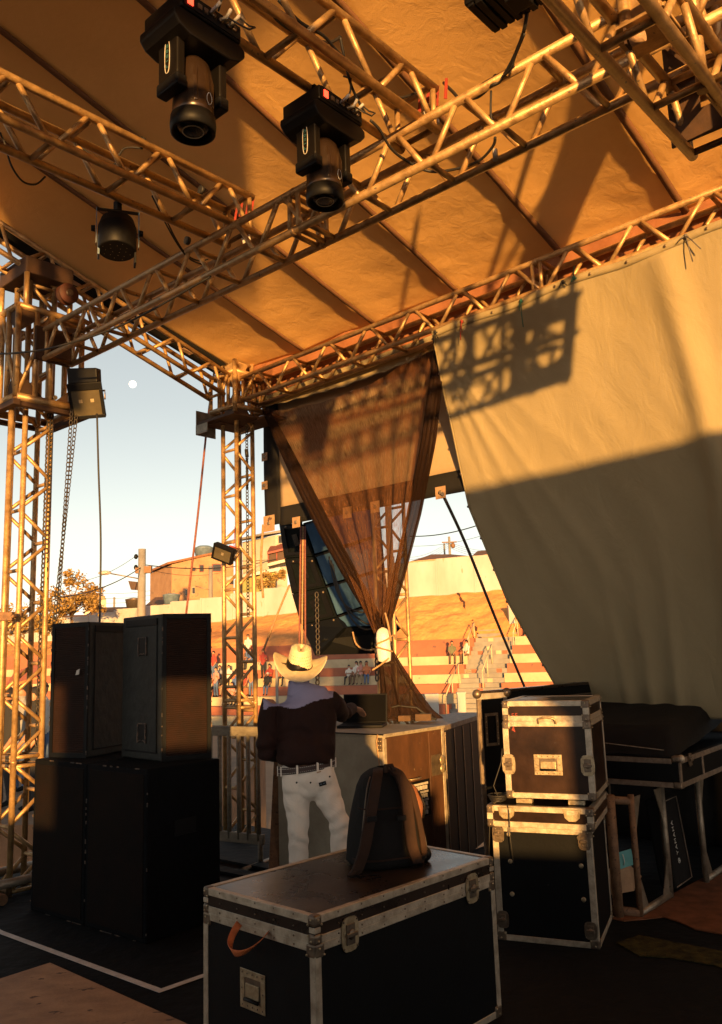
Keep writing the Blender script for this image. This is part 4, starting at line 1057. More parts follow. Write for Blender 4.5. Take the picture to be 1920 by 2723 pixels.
def recess_handle(par, c, x, y, n, w=.15, h=.12):
    """square dished handle plate: c centre, x right, y up, n outward"""
    m = MB()
    m.obox(c - x * w / 2 - y * h / 2, x * w, y * h * .2, n * .004); m.obox(c - x * w / 2 + y * h * .3, x * w, y * h * .2, n * .004)
    m.obox(c - x * w / 2 - y * h * .3, x * w * .18, y * h * .6, n * .004); m.obox(c + x * w * .32 - y * h * .3, x * w * .18, y * h * .6, n * .004)
    pl_ = m.build('handle_plate', M['brass'], par, [bev(.0015, 1)])
    MB().obox(c - x * w * .32 - y * h * .3, x * w * .64, y * h * .6, n * .001).build('handle_dish', M['cap'], pl_)
    MB().obox(c - x * w * .27 - y * h * .2, x * w * .54, y * h * .36, n * .007).build('spring_plate', M['brass'], pl_, [bev(.002)])
    MB().tube(c - x * w * .27 - y * h * .24 + n * .012, c + x * w * .27 - y * h * .24 + n * .012, .007, 8).build('grip', M['plastic'], pl_)
    m = MB()
    for k in range(5):
        for s_ in (-1, 1): m.ball(c + x * (w * (k - 2) * .2) + y * (s_ * h * .41) + n * .004, .004, 6, 4)
    for s_ in (-1, 1):
        m.ball(c + x * (s_ * w * .42) + n * .004, .004, 6, 4)
    m.build('rivet', M['cap'], pl_)
    return pl_
def latch(par, c, x, y, n, w=.07, h=.11, mt='brass'):
    """butterfly latch dish straddling a seam"""
    m = MB()
    pts = []
    for k in range(16):
        a_ = 2 * math.pi * k / 16; cx = math.copysign(abs(math.cos(a_)) ** .6, math.cos(a_)); cy = math.copysign(abs(math.sin(a_)) ** .6, math.sin(a_))
        pts.append(c + x * (w / 2 * cx) + y * (h / 2 * cy) + n * .003)
    m.prism(pts, n * .004)
    for sx_ in (-1, 1):
        for sy_ in (-1, 1): m.ball(c + x * (sx_ * w * .38) + y * (sy_ * h * .38) + n * .008, .004, 6, 4, mi=1)
    pl_ = m.build('latch', [M[mt], M['cap']], par)
    mk_ = M[mt]; m = MB(); m.obox(c - x * w * .25 - y * h * .3 + n * .006, x * w * .5, y * h * .6, n * .006)
    m.lathe([(.002, 0), (w * .2, 0), (w * .2, .008), (.002, .008)], c + n * .012, n, 12)
    m.obox(c - x * w * .32 - y * .008 + n * .014, x * w * .64, y * .016, n * .008)
    m.build('latch_knob', M['cap'], pl_, [bev(.002, 1)])
    return pl_

# ---- foreground case
FH = .728
f0 = atZ(836, 2440, FH); fl_ = atZ(542, 2360, FH); fr_ = atZ(1311, 2280, FH)
ey_f = ((fr_ - f0).normalized() + V(((fl_ - f0).normalized().y, -(fl_ - f0).normalized().x, 0))).normalized()
ex_f = V((ey_f.y, -ey_f.x, 0))            # points to the right of ey: front face left->right
Lf, Df = (f0 - fl_).length, (fr_ - f0).length
Pf = V((f0.x, f0.y, 0)) - ex_f * Lf
fc = road_case('flight_case', 'big black flight case in the foreground with a brown lid and orange strap', 'flight case', Pf, ex_f, ey_f, Lf, Df, FH, lid=.105, w=.031, cap=.058, top='lid', body='black')
# extra body-top trim, lid details
x, y, n = ex_f, Z, -ey_f
cF = Pf + ex_f * (Lf * .50) + Z * .325 - ey_f * .001
recess_handle(fc, Pf + ex_f * (Lf * .47) + Z * .37 - ey_f * .001, x, y, n, .165, .155)
xs, ns = ey_f, ex_f
for yy in (.19, 1.03):
    latch(fc, Pf + ex_f * Lf + ey_f * yy + Z * (FH - .105) + ex_f * .003, xs, Z, ns, .10, .135)
m = MB(); c = Pf + ex_f * Lf + ey_f * (Df * .70) + Z * (FH - .075) + ex_f * .004
m.obox(c - xs * .004, xs * .008, Z * .022, ns * .001); m.build('keyhole', M['plastic'], fc)
# webbing strap looping out of the lid seam
s0 = Pf + ex_f * (Lf * .36) + Z * (FH - .10) - ey_f * .004; s1 = Pf + ex_f * (Lf * .62) + Z * (FH - .10) - ey_f * .004
def strap(u, v):
    k = v * math.pi
    c = s0.lerp(s1, (1 - math.cos(k)) / 2)
    out = math.sin(k)
    return c - ey_f * (.10 * out + .003) - Z * (.075 * out + .004) + (Z * .5 - ey_f * .2 - ex_f * .75 * math.cos(k)).normalized() * ((u - .5) * .032)
m = MB(); m.grid(strap, 3, 26); m.build('carry_strap', M['orange_web'], fc, [solid(.003)])
for z0 in (FH - .006, FH - .05, FH - .088, FH - .12):
    m = MB(); rivets(m, Pf + ex_f * .06 + Z * z0, ex_f, 5, Lf - .12, -ey_f); rivets(m, Pf + ex_f * Lf + ey_f * .06 + Z * z0, ey_f, 8, Df - .12, ex_f)
    m.build('rivet', M['cap'], fc)

# ---- tall rack pair on the right
ra, rbp = atZ(1329, 2495, 0), atZ(1600, 2522, 0)
rx = (rbp - ra).normalized(); ry = V((-rx.y, rx.x, 0))
Lr = .60
low = road_case('rack_case', 'tall black rack case on the floor under a smaller case, dark latches at its sides', 'flight case', ra - ry * .02, rx, ry, Lr, .62, .79, lid=.125, lid_proud=.022, w=.034, cap=.06, top='black_gloss', trim='trim')
n = -ry
for zz in (.60, .10):
    for xx in (.035, Lr - .04):
        latch(low, ra - ry * .024 + rx * xx + Z * (zz if xx > .1 else zz + .02), rx, Z, n, .075, .10, 'cap')
for zz in (.62, .46, .27):
    for xx in (.10, Lr - .07):
        q = ra - ry * .021 + rx * xx + Z * zz
        MB().lathe([(.006, 0), (.014, 0), (.014, .005), (.008, .006)], q, n, 14).build('cup_washer', M['brass'], low)
for xx, in ((.10,), (.50,)):
    q = ra - ry * .045 + rx * xx + Z * .765
    m = MB(); m.prism([q - rx * .055 + Z * .02, q + rx * .055 + Z * .02, q + rx * .045 - Z * .03, q + rx * .02 - Z * .05, q - rx * .02 - Z * .05, q - rx * .045 - Z * .03], n * .005)
    cu_ = m.build('caster_cup', M['brass'], low, [bev(.002, 1)])
    MB().obox(q - rx * .03 - Z * .012 + n * .005, rx * .06, Z * .026, n * .003).build('cup_insert', M['trim'], cu_)
ua = atP(1345, 2127, ra, ry); ua.z = .828
ua = ua + ry * .04
Lu = .545
up = road_case('rack_case', 'smaller rack case on top of the tall one, partly sunlit, metal handle in its middle', 'flight case', ua, rx, ry, Lu, .58, .592, lid=.125, lid_proud=-.004, w=.034, cap=.055, top='black_gloss', body='black_gloss', trim='trim')
recess_handle(up, ua + rx * (Lu * .50) + Z * .205 - ry * .001, rx, Z, n, .175, .125)
for xx in (.025, Lu - .03):
    latch(up, ua + rx * xx + Z * .205 - ry * .003, rx, Z, n, .085, .125)
hq = ua + rx * (Lu * .52) + Z * .475 - ry * .004
m = MB(); m.path([hq - rx * .055 - Z * .02 + n * .004, hq - rx * .05 + Z * .008 + n * .012, hq - rx * .02 + Z * .018 + n * .014, hq + rx * .02 + Z * .018 + n * .014, hq + rx * .05 + Z * .008 + n * .012, hq + rx * .055 - Z * .02 + n * .004], .007, 8)
m.build('lid_catch', M['brass'], up)
for xx in (.10, Lu - .12):
    q = ua + rx * xx + ry * .02
    m = MB(); m.obox(q - rx * .05 - Z * .036, rx * .10, ry * .05, Z * .03); m.build('skid_foot', M['brass'], up, [bev(.003, 1)])
for k, (dx, dz) in enumerate(((.055, .50), (.085, .498), (.055, .478), (.085, .475))):
    pass
mk = MB()
for k in range(2):
    c0_ = ua + rx * (.062 + k * .022) + Z * (.515) - ry * .0015
    mk.obox(c0_, rx * .014, Z * .004, n * .001); mk.obox(c0_ - Z * .012, rx * .014, Z * .004, n * .001); mk.obox(c0_ - Z * .012, rx * .004, Z * .014, n * .001)
mk.build('red_mark', M['red_tie'], up)
mk = MB(); c0_ = ua + rx * .055 + Z * .415 - ry * .0015
mk.prism([c0_, c0_ + rx * .014 + Z * .03, c0_ + rx * .024 - Z * .014], n * .001); mk.build('red_mark', M['red_tie'], up)
# coiled lead lying between the two cases
m = MB(); cc = ra + rx * .02 + ry * .02 + Z * .80
for k in range(4):
    m.path([cc + rx * ((.045 + .006 * k) * math.cos(t)) + ry * (.07 * math.sin(t) + .06) + Z * (.006 + .010 * k) for t in [j * math.pi / 8 for j in range(17)]], .0045, 6)
m.path([cc + rx * .03, cc - rx * .01 + Z * .10, cc + rx * .05 + Z * .25, cc + rx * .06 + Z * .33], .004, 6)
m.path([cc + rx * .09 - ry * .07, cc + rx * .10 - ry * .085 - Z * .05, cc + rx * .10 - ry * .088 - Z * .2, cc + rx * .11 - ry * .086 - Z * .34], .0035, 6)
m.path([cc - rx * .02, cc - rx * .05 - Z * .15, cc - rx * .07 - Z * .4], .004, 6)
tag(m.build('coiled_cable', M['cable'], org=cc), 'coiled black cable hanging off the left top corner of the tall rack case', 'cable')

# ---- pale laptop case behind the cowboy
TZ = 1.15
tc_ = atZ(1017, 1955, TZ); e2 = V((.64, .768, 0)).normalized(); e1 = V((-e2.y, e2.x, 0))
Ptab = V((tc_.x, tc_.y, 0)) + e1 * 1.12      # far left front corner
exT, eyT = -e1, e2
M['pale_panel'] = mat('pale_plywood_panel', (.34, .30, .22), (.24, .20, .145), rough=.75, scale=4, bump=.12, bscale=60, speck=(.10, .08, .05), speck_scale=22, speck_thr=.73)
M['brown_panel'] = mat('scratched_brown_panel', (.085, .038, .018), (.045, .022, .012), rough=.5, scale=7, bump=.12, bscale=40, speck=(.22, .15, .09), speck_scale=34, speck_thr=.715, stretch=(1, 1, .6))
tb = thing('mixer_case', 'tall rack case with a pale side and scratched brown front, under the laptop', 'flight case', Ptab)
LT, DT = 1.12, .78
MB().obox(Ptab, exT * LT, eyT * DT, Z * (TZ - .012)).build('body', M['pale_panel'], tb)
MB().obox(Ptab + exT * (LT + .002) + eyT * .03, exT * .006, eyT * (DT - .06), Z * (TZ - .02)).build('front_panel', M['brown_panel'], tb)
MB().obox(Ptab - exT * .01 - eyT * .012 + Z * (TZ - .012), exT * (LT + .03), eyT * (DT + .02), Z * .018).build('top_board', M['pale_panel'], tb, [bev(.003)])
for a0, b0 in ((LT - .03, -.004), (LT - .03, DT - .03)):
    MB().obox(Ptab + exT * a0 + eyT * b0, exT * .042, eyT * .036, Z * (TZ - .03)).build('corner_trim', M['trim'], tb, [bev(.003)])
MB().obox(Ptab - exT * .01 - eyT * .016 + Z * (TZ - .001), exT * (LT + .03), eyT * .01, Z * .009).build('top_trim', M['plastic'], tb)
MB().obox(Ptab + exT * (LT + .012) - eyT * .012 + Z * (TZ - .010), exT * .012, eyT * (DT + .02), Z * .018).build('top_trim', M['trim'], tb)
MB().obox(Ptab + exT * (LT + .006) + eyT * (DT * .73), exT * .008, eyT * .11, Z * (TZ - .03)).build('hinge_board', M['brown_panel'], tb, [bev(.003)])
# corner plate, latch and hanging hasp on the edge
ce = Ptab + exT * LT
m = MB().obox(ce - exT * .05 - eyT * .006 + Z * 1.03, exT * .05, eyT * .004, Z * .10); m.build('corner_plate', M['cap'], tb)
m = MB()
for k in range(6): m.ball(ce - exT * (.015 + .02 * (k % 2)) - eyT * .008 + Z * (1.045 + .03 * (k // 2)), .005, 6, 4)
m.build('rivet', M['brass'], tb)
m = MB(); q = ce - exT * .09 - eyT * .008 + Z * .70
m.obox(q - exT * .02, exT * .10, -eyT * .012, Z * .10); m.obox(q - exT * .05 - Z * .03, exT * .09, -eyT * .022, Z * .05); m.tube(q - exT * .06 + Z * .03 - eyT * .02, q + exT * .02 + Z * .03 - eyT * .02, .01, 8)
m.ball(q - exT * .03 - Z * .05 - eyT * .02, (.035, .02, .03), 10, 6); m.build('hasp', M['brass'], tb, [bev(.002, 1)])
lq = Ptab + exT * (LT + .01) + eyT * (DT * .97) + Z * .86
m = MB(); m.obox(lq - eyT * .17 - Z * .08, eyT * .14, Z * .16, exT * .006); m.build('strike_plate', M['cap'], tb)
m = MB(); m.lathe([(.012, 0), (.038, 0), (.038, .01), (.012, .01)], lq - eyT * .015 + Z * .03, exT, 14); m.lathe([(.012, 0), (.034, 0), (.034, .01), (.012, .01)], lq - eyT * .015 - Z * .035, exT, 14); m.build('butterfly_latch', M['brass'], tb)
# opening with a lit panel of connectors
pq = Ptab + exT * (LT + .010) + eyT * (DT * .30) + Z * .50
MB().obox(pq - eyT * .06, eyT * .38, Z * .27, exT * .004).build('panel_opening', M['plastic'], tb)
m = MB()
for r in range(4):
    m.obox(pq + Z * (.235 - r * .062) - eyT * .02 + exT * .004, eyT * .31, Z * .016, exT * .006)
    for k in range(9): m.obox(pq + Z * (.20 - r * .062) + eyT * (.0 + k * .033 - .01) + exT * .004, eyT * .013, Z * .03, exT * .014)
m.build('patch_panel', M['white_plug'], tb)
m = MB(); q = Ptab + exT * (LT + .012) + eyT * (DT * .36) + Z * .795
m.path([q, q + exT * .03, q + exT * .03 + eyT * .12, q + eyT * .12], .006, 8); m.build('pull_handle', M['brass'], tb)
# lead down the corner
m = MB(); m.path([ce - exT * .03 - eyT * .02 + Z * 1.155, ce - exT * .035 - eyT * .03 + Z * 1.10, ce - exT * .02 - eyT * .02 + Z * .9, ce - exT * .018 - eyT * .02 + Z * .6, ce - exT * .03 - eyT * .03 + Z * .3], .006, 6)
tag(m.build('hanging_lead', M['rope_tan'], org=ce + Z * 1.15), 'thin brown lead hanging down the corner of the laptop case', 'cable')
# laptop
lp = atZ(958, 1938, TZ); lx = V((.985, -.17, 0)).normalized(); ly = V((-lx.y, lx.x, 0))
lap = thing('laptop', 'open black laptop on the pale case under the hand of the cowboy', 'laptop', lp + Z * .006)
lc = lp + Z * .008 + ly * .10
MB().obox(lc - lx * .19 - ly * .13, lx * .38, ly * .26, Z * .022).build('base', M['plastic'], lap, [bev(.004)])
MB().obox(lc - lx * .17 - ly * .02 + Z * .0225, lx * .34, ly * .12, Z * .002).build('keyboard', M['black'], lap)
sc0 = lc - lx * .19 + ly * .13 + Z * .015; su = (Z * .97 + ly * .24).normalized()
MB().obox(sc0, lx * .38, su * .25, su.cross(lx).normalized() * .012).build('screen', [M['plastic']], lap, [bev(.003)])
MB().obox(sc0 + lx * .012 + su * .014 - ly * .0015, lx * .356, su * .225, -ly * .001).build('display', M['screen'], lap)
# papers / pouch beside the laptop, cables on the case top
q = atZ(896, 1932, TZ) + Z * .008
m = MB(); m.prism([q - lx * .10, q + lx * .06, q + lx * .055 + ly * .03 + Z * .075, q - lx * .07 + ly * .03 + Z * .10], ly * .02)
tag(m.build('paper_pouch', M['white_plug'], mods=[bev(.006)], org=q), 'small crumpled pale pouch on the case left of the laptop', 'pouch')
q = atZ(1085, 1920, TZ) + Z * .012
m = MB()
m.path([q - lx * .30 + ly * .0, q - lx * .22 + Z * .10, q - lx * .08 + Z * .13, q + lx * .08 + Z * .11, q + lx * .2 + Z * .02], .008, 8)
m.path([q - lx * .25 - ly * .02, q - lx * .12 + Z * .04, q + lx * .05 + ly * .03, q + lx * .25 + Z * .01], .01, 8)
m.path([q - lx * .1, q + lx * .02 + Z * .05 + ly * .05, q + lx * .15 + Z * .06, q + lx * .25 + ly * .02], .009, 8)
tag(m.build('cable_bundle', M['cable'], org=q), 'loose black cables with a pale loop behind the laptop', 'cable')
m = MB(); q = atZ(1115, 1924, TZ) + Z * .01 + ly * .12; M['boxbrown'] = mat('dark_card', (.10, .055, .03), (.06, .035, .02), rough=.9, scale=12)
m.obox(q - lx * .2, lx * .11, ly * .1, Z * .05); m.obox(q - lx * .05, lx * .14, ly * .1, Z * .06)
tag(m.build('small_box', M['boxbrown'], mods=[bev(.006)], org=q), 'small brown boxes at the foot of the net on the laptop case', 'box')

# ---- black case with slats between laptop case and big case
k0 = atZ(1178, 1931, 1.14); k1 = atZ(1272, 1902, 1.14); kx = (k1 - k0).normalized(); kyy = V((-kx.y, kx.x, 0)); kl = (k1 - k0).length + .35
ks = thing('black_case', 'tall narrow black case with thin upright slats right of the laptop case', 'flight case', V((k0.x, k0.y, 0)))
kP = V((k0.x, k0.y, 0))
MB().obox(kP, kx * kl, kyy * .35, Z * 1.10).build('body', M['black'], ks)
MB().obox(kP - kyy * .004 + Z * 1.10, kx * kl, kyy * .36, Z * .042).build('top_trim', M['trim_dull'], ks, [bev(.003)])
for k in range(5):
    q = kP + kx * (.03 + k * .27) - kyy * .006
    MB().obox(q, kx * .022, kyy * .01, Z * 1.09).build('slat', M['cap'], ks, [bev(.002)])
# ---- big upright case
g0 = atZ(1268, 1842, 1.45); g1 = atZ(1347, 1837, 1.45)
gx = (g1 - g0).normalized(); gw = (g1 - g0).length
gr = atZ(1600, 1813, 1.45); gd = (gr - g1); gl = gd.length; gy = gd.normalized()
gP = V((g0.x, g0.y, 0))
gc = thing('upright_case', 'very large black upright case behind the racks with a recessed handle on its narrow end', 'flight case', gP)
pts = [gP, gP + gx * gw, gP + gx * gw + gy * gl, gP + gy * gl]
MB().prism(pts, Z * 1.44).build('body', M['black'], gc)
MB().prism([q + Z * 1.441 for q in pts], Z * .02).build('top_panel', M['lid'], gc, [bev(.004)])
gn = V((gx.y, -gx.x, 0))
for a0 in (0, gw - .036):
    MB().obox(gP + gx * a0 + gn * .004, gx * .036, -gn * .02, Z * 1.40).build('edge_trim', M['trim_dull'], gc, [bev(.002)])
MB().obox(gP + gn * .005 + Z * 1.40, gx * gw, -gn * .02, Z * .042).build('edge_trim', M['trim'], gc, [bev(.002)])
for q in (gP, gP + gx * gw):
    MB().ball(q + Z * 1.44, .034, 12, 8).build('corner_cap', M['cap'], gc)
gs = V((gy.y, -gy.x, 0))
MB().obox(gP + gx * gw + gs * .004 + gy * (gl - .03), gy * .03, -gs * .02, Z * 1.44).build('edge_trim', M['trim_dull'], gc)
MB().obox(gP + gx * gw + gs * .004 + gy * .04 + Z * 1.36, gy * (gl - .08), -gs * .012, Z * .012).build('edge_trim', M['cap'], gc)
cq = gP + gx * (gw * .42) + Z * 1.18 + gn * .004
m = MB()
for dx in (-.05, .05): m.obox(cq + gx * (dx - .01) - Z * .11, gx * .02, Z * .22, gn * .004)
for dz in (-.11, .10): m.obox(cq - gx * .06 + Z * dz, gx * .12, Z * .02, gn * .004)
hp = m.build('recess_handle', M['cap'], gc)
m = MB()
for k in range(6):
    for dx in (-.05, .05): m.ball(cq + gx * dx + Z * (-.10 + k * .04) + gn * .005, .005, 6, 4)
m.build('rivet', M['brass'], hp)
q = gP + gx * (gw * .93) + Z * .98 + gn * .01
m = MB(); m.ball(q, (.045, .03, .03), 10, 6); m.obox(q - gx * .04 - Z * .05, gx * .05, gn * .03, Z * .05); tag(m.build('clamp_lamp', M['white_plug'], org=q), 'small pale clamp fixed to the edge of the large upright case', 'clamp')

# ---- console case on its stand
cz = .80
cc0 = atZ(1812, 2097, cz); cl = atZ(1590, 2082, cz); cr_ = atZ(1920, 2050, cz)
cy = (cr_ - cc0).normalized(); cx = V((cy.y, -cy.x, 0))
LC, DC = 1.25, 1.75
cP = cc0 - cx * LC
con = thing('console_case', 'wide flat black mixing console case with dull metal edges resting on a tube stand', 'flight case', cP)
MB().obox(cP, cx * LC, cy * DC, Z * .20).build('tray', M['black'], con)
for z0 in (0, .155):
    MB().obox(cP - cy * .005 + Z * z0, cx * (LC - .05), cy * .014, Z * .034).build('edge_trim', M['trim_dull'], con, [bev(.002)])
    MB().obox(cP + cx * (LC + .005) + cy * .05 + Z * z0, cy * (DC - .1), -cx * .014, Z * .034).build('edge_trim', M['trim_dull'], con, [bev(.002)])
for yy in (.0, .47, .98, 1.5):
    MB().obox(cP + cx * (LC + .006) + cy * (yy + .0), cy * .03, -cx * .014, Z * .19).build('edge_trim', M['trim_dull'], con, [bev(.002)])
for z0 in (.17, .0): MB().obox(cP + cx * (LC - .05) - cy * .008 + Z * (z0 - .006), cx * .06, cy * .06, Z * .045).build('corner_cap', M['cap'], con, [bev(.012)])
MB().ball(cP + cx * (LC + .006) + cy * .03 + Z * .19, .026, 10, 6).build('corner_ball', M['trim'], con)
latch(con, cP + cx * (LC + .007) + cy * .19 + Z * .165, cy, Z, cx, .07, .09, 'cap')
cv = MB()
def cover(u, v):
    a = lerp(-.0, LC - .02, u); b = lerp(.02, DC, v); e = min(u, 1 - u, v, 1 - v)
    h = .20 + .17 * min(1, e * 14) ** .5 + .22 * v + .015 * noise.noise(V((a * 4, b * 3, 2)))
    return cP + cx * a + cy * b + Z * h
cv.grid(cover, 30, 40); tag(cv.build('console_cover', M['hem'], org=cP + Z * .2), 'black cloth cover humped over the mixing console', 'cover')
MB_c = MB(); MB_c.path([cP + cx * .1 - cy * .004 + Z * .36, cP + cx * .6 - cy * .02 + Z * .29, cP + cx * (LC - .09) - cy * .012 + Z * .245], .003, 5)
tag(MB_c.build('edge_cord', M['trim_dull'], org=cP + Z * .3), 'thin pale cord along the edge of the console cover', 'cord')
# stand frames
st = thing('console_stand', 'welded tube stand with triangular gusset plates carrying the console case', 'stand', atZ(1703, 2425, 0))
legs = [((1640, 2112), (1645, 2430), .030, 'rust'), ((1668, 2130), (1702, 2428), .019, 'rust'), ((1725, 2115), (1750, 2400), .022, 'rust'), ((1768, 2165), (1782, 2300), .019, 'galv'), ((1848, 2105), (1878, 2338), .020, 'galv')]
fp = [atZ(1645, 2428, .03), atZ(1703, 2428, .03), atZ(1748, 2398, .03) , atZ(1783, 2378, .03), atZ(1878, 2338, .03), atZ(1960, 2285, .03)]
for i, (q, r, mt) in enumerate(((fp[0], .034, 'rust'), (fp[1], .021, 'rust'), (fp[2] + cy * .25, .025, 'rust'), (fp[3], .021, 'galv'), (fp[4], .022, 'galv'), (fp[5], .022, 'galv'))):
    MB().tube(q - Z * .03, q + Z * (.77 - .03), r, 12).build('leg', M[mt], st)
MB().tube(fp[0] - cx * .25 + Z * .70, fp[1] + Z * .70, .026, 12).build('cross_tube', M['rust'], st)
MB().tube(fp[0] - cx * .3, fp[1], .03, 12).build('cross_tube', M['rust'], st)
MB().tube(fp[1], fp[3], .022, 12).build('floor_tube', M['galv'], st)
MB().tube(fp[4], fp[5] + cy * .5, .022, 12).build('floor_tube', M['galv'], st)
dfp = (fp[3] - fp[1]).normalized(); nf = V((dfp.y, -dfp.x, 0))
for q, d_, up_ in ((fp[1], dfp, 1), (fp[3], -dfp, 1), (fp[4], dfp, 1), (fp[1] + Z * .72, dfp, -1), (fp[3] + Z * .72, -dfp, -1), (fp[4] + Z * .72, dfp, -1)):
    MB().prism([q + d_ * .02, q + d_ * .14, q + d_ * .02 + Z * (.24 * up_)], nf * .006).build('gusset_plate', M['galv'], st)
# keyboard bag leaning between the legs
kb0, kb1 = atZ(1800, 2368, .01), atZ(1842, 2338, .01)
kd = (kb1 - kb0).normalized(); kn_ = V((kd.y, -kd.x, 0)); lean = (Z * 1.0 + kn_ * -.10 - kd * .03).normalized()
bag = thing('keyboard_bag', 'flat black zipped keyboard bag standing upright under the console, white maker name on its side', 'bag', kb0)
bw = (kb1 - kb0).length
MB().obox(kb0, kd * bw, -kn_ * .12, lean * .62).build('shell', M['hem'], bag, [bev(.02, 3)])
m = MB(); m.path([kb0 + kn_ * .003 + kd * .008 + lean * .02, kb0 + kn_ * .003 + kd * (bw - .012) + lean * .02, kb0 + kn_ * .003 + kd * (bw - .012) + lean * .60, kb0 + kn_ * .003 + kd * .008 + lean * .60], .004, 6)
m.build('piping', M['trim_dull'], bag)
tx = text_mesh('YAMAHA', .050, kb0 + kn_ * .003 + kd * (bw * .42) + lean * .335, lean, -kd, .0006, 1.25)
tx.build('maker_name', M['silver_line'], bag)
m = MB(); c_ = kb0 + kn_ * .0035 + kd * (bw * .42) + lean * .175
ringp = [c_ + kd * (.017 * math.cos(t)) + lean * (.017 * math.sin(t)) for t in [k * math.pi / 10 for k in range(21)]]
m.path(ringp, .002, 5, caps=False)
for k in range(3):
    an = k * 2 * math.pi / 3 + math.pi / 2; m.tube(c_, c_ + kd * (.015 * math.cos(an)) + lean * (.015 * math.sin(an)), .0018, 5)
m.build('maker_emblem', M['silver_line'], bag)
# cardboard and a turquoise flyer in the stand
q = atZ(1690, 2345, .16)
m = MB(); m.prism([q - V((.17, 0, .08)), q + V((.0, .05, -.07)), q + V((.06, .05, .02)), q + V((-.02, .06, .10)), q + V((-.17, .02, .08))], V((.0, .01, .004)))
tag(m.build('cardboard_piece', M['plywood'], org=q - Z * .1), 'torn brown cardboard tucked between the stand legs', 'cardboard')
M['cyan'] = mat('turquoise_paper', (.13, .42, .44), (.10, .34, .36), rough=.6, scale=8)
q = atZ(1665, 2290, .30)
m = MB(); m.prism([q + V((-.055, 0, -.055)), q + V((.05, -.01, -.02)), q + V((.045, .015, .075)), q + V((-.05, .02, .05))], V((0, .003, .001)))
fy = tag(m.build('flyer', M['cyan'], org=q), 'turquoise flyer with a pale curl standing on the cardboard', 'flyer')
m = MB(); m.path([q + V((-.02, -.002, .045)), q + V((-.012, -.004, .0)), q + V((-.02, -.004, -.025))], .003, 5); m.build('pale_curl', M['silver_line'], fy)
# pale panels beyond the foot of the curtain
wl = thing('panel_fence', 'low fence of pale sheet panels behind the foot of the curtain at the right edge', 'fence', ab(4.6, 4.4, 0))
fz = atB(1860, 1886, 4.4); fa0 = (atB(1800, 1890, 4.4) - ORG0).dot(A)
for k in range(6):
    MB().obox(ab(fa0 + k * .42, 4.4, 0), A * .41, B * .02, Z * fz.z).build('panel', M['white'], wl, [bev(.004)])
    MB().obox(ab(fa0 - .01 + k * .42, 4.38, 0), A * .03, B * .02, Z * (fz.z + .02)).build('panel_post', M['galv'], wl)

# ---- barrier behind the speakers
br0 = atY(560, 2245, 7.75); b_l = V((br0.x - .35, br0.y + .28, 0)); b_r = V((atY(690, 2285, 7.55).x + .03, 7.55, 0))
bd = (b_r - b_l).normalized(); bl = (b_r - b_l).length
br = thing('crowd_barrier', 'grey painted crowd barrier with upright bars between the speakers and the cowboy', 'barrier', b_l)
for z_, h_ in ((1.07, .085), (.17, .085)):
    MB().obox(b_l + Z * z_, bd * bl, V((-bd.y, bd.x, 0)) * .035, Z * h_).build('rail', M['grey_wood'], br, [bev(.006)])
nb_ = 9
for k in range(nb_):
    q = b_l + bd * (bl * (k + .5) / nb_) + V((-bd.y, bd.x, 0)) * .017
    MB().tube(q + Z * .2, q + Z * 1.09, .020, 10).build('bar', M['grey_wood'], br)
for k in (0.1, .96):
    q = b_l + bd * (bl * k) + V((-bd.y, bd.x, 0)) * .017
    MB().tube(q, q + Z * .2, .022, 10).build('foot_post', M['grey_wood'], br)
    MB().tube(q - V((-bd.y, bd.x, 0)) * .25 + Z * .02, q + V((-bd.y, bd.x, 0)) * .25 + Z * .02, .02, 8).build('foot', M['galv'], br)
# ---- plank leaning by the barrier
q0, q1 = atZ(728, 2300, 0), atY(750, 2000, 7.4)
q0 = atY(735, 2320, 7.2)
m = MB().bar(V((q0.x, q0.y, 0)), q1, .13, .03, up=V((0, -1, .2)))
tag(m.build('leaning_board', M['rust'], mods=[bev(.004)], org=V((q0.x, q0.y, 0))), 'dark brown board leaning upright left of the cowboy', 'board')
m = MB()
for k in range(3): m.bar(ab(.55, 1.0 + .28 * k, .012 + .008 * k), ab(2.0, 1.2 + .2 * k, .012 + .008 * k), .13, .02)
tag(m.build('floor_cloth_fold', M['deck'], org=ab(1.2, 1.3)), 'dark folded cloth strips on the floor behind the speakers', 'cloth')

# ---- backpack on the foreground case
bp0 = V((.070, 4.40, FH + .004))
bx, by = V((.93, .36, 0)).normalized(), V((-.36, .93, 0)).normalized()
bk = thing('backpack', 'black backpack with brown shoulder straps standing on the foreground case', 'backpack', bp0)
M['bag_cloth'] = cloth_mat('black_bag_cloth', (.0048, .0042, .0045), (.003, .003, .0034), wrinkle=.5, scale=4)
M['bag_strap'] = cloth_mat('brown_bag_strap', (.032, .015, .009), (.018, .009, .006), wrinkle=.4, scale=8)
M['bag_orange'] = cloth_mat('orange_brown_bag_side', (.26, .10, .045), (.17, .065, .03), wrinkle=.5, scale=5)
prof = [(0, .175, .13), (.02, .195, .15), (.10, .185, .155), (.20, .165, .145), (.29, .145, .13), (.36, .125, .115), (.41, .100, .09), (.437, .065, .06), (.45, .02, .03)]
def bpt(u, v):
    h = lerp(0, .45, v); w = interp([(p_[0], p_[1]) for p_ in prof], h); d = interp([(p_[0], p_[2]) for p_ in prof], h)
    an = u * 2 * math.pi; c_, s_ = math.cos(an), math.sin(an)
    e = .62
    X = math.copysign(abs(c_) ** e, c_) * w; Y = math.copysign(abs(s_) ** e, s_) * d
    k = 1 + .03 * noise.noise(V((c_ * 2, s_ * 2, h * 7)))
    return bp0 + bx * (X * k + .015 * (h / .45)) + by * (Y * k + .06 * (h / .45)) + Z * h
m = MB(); m.grid(bpt, 64, 40)
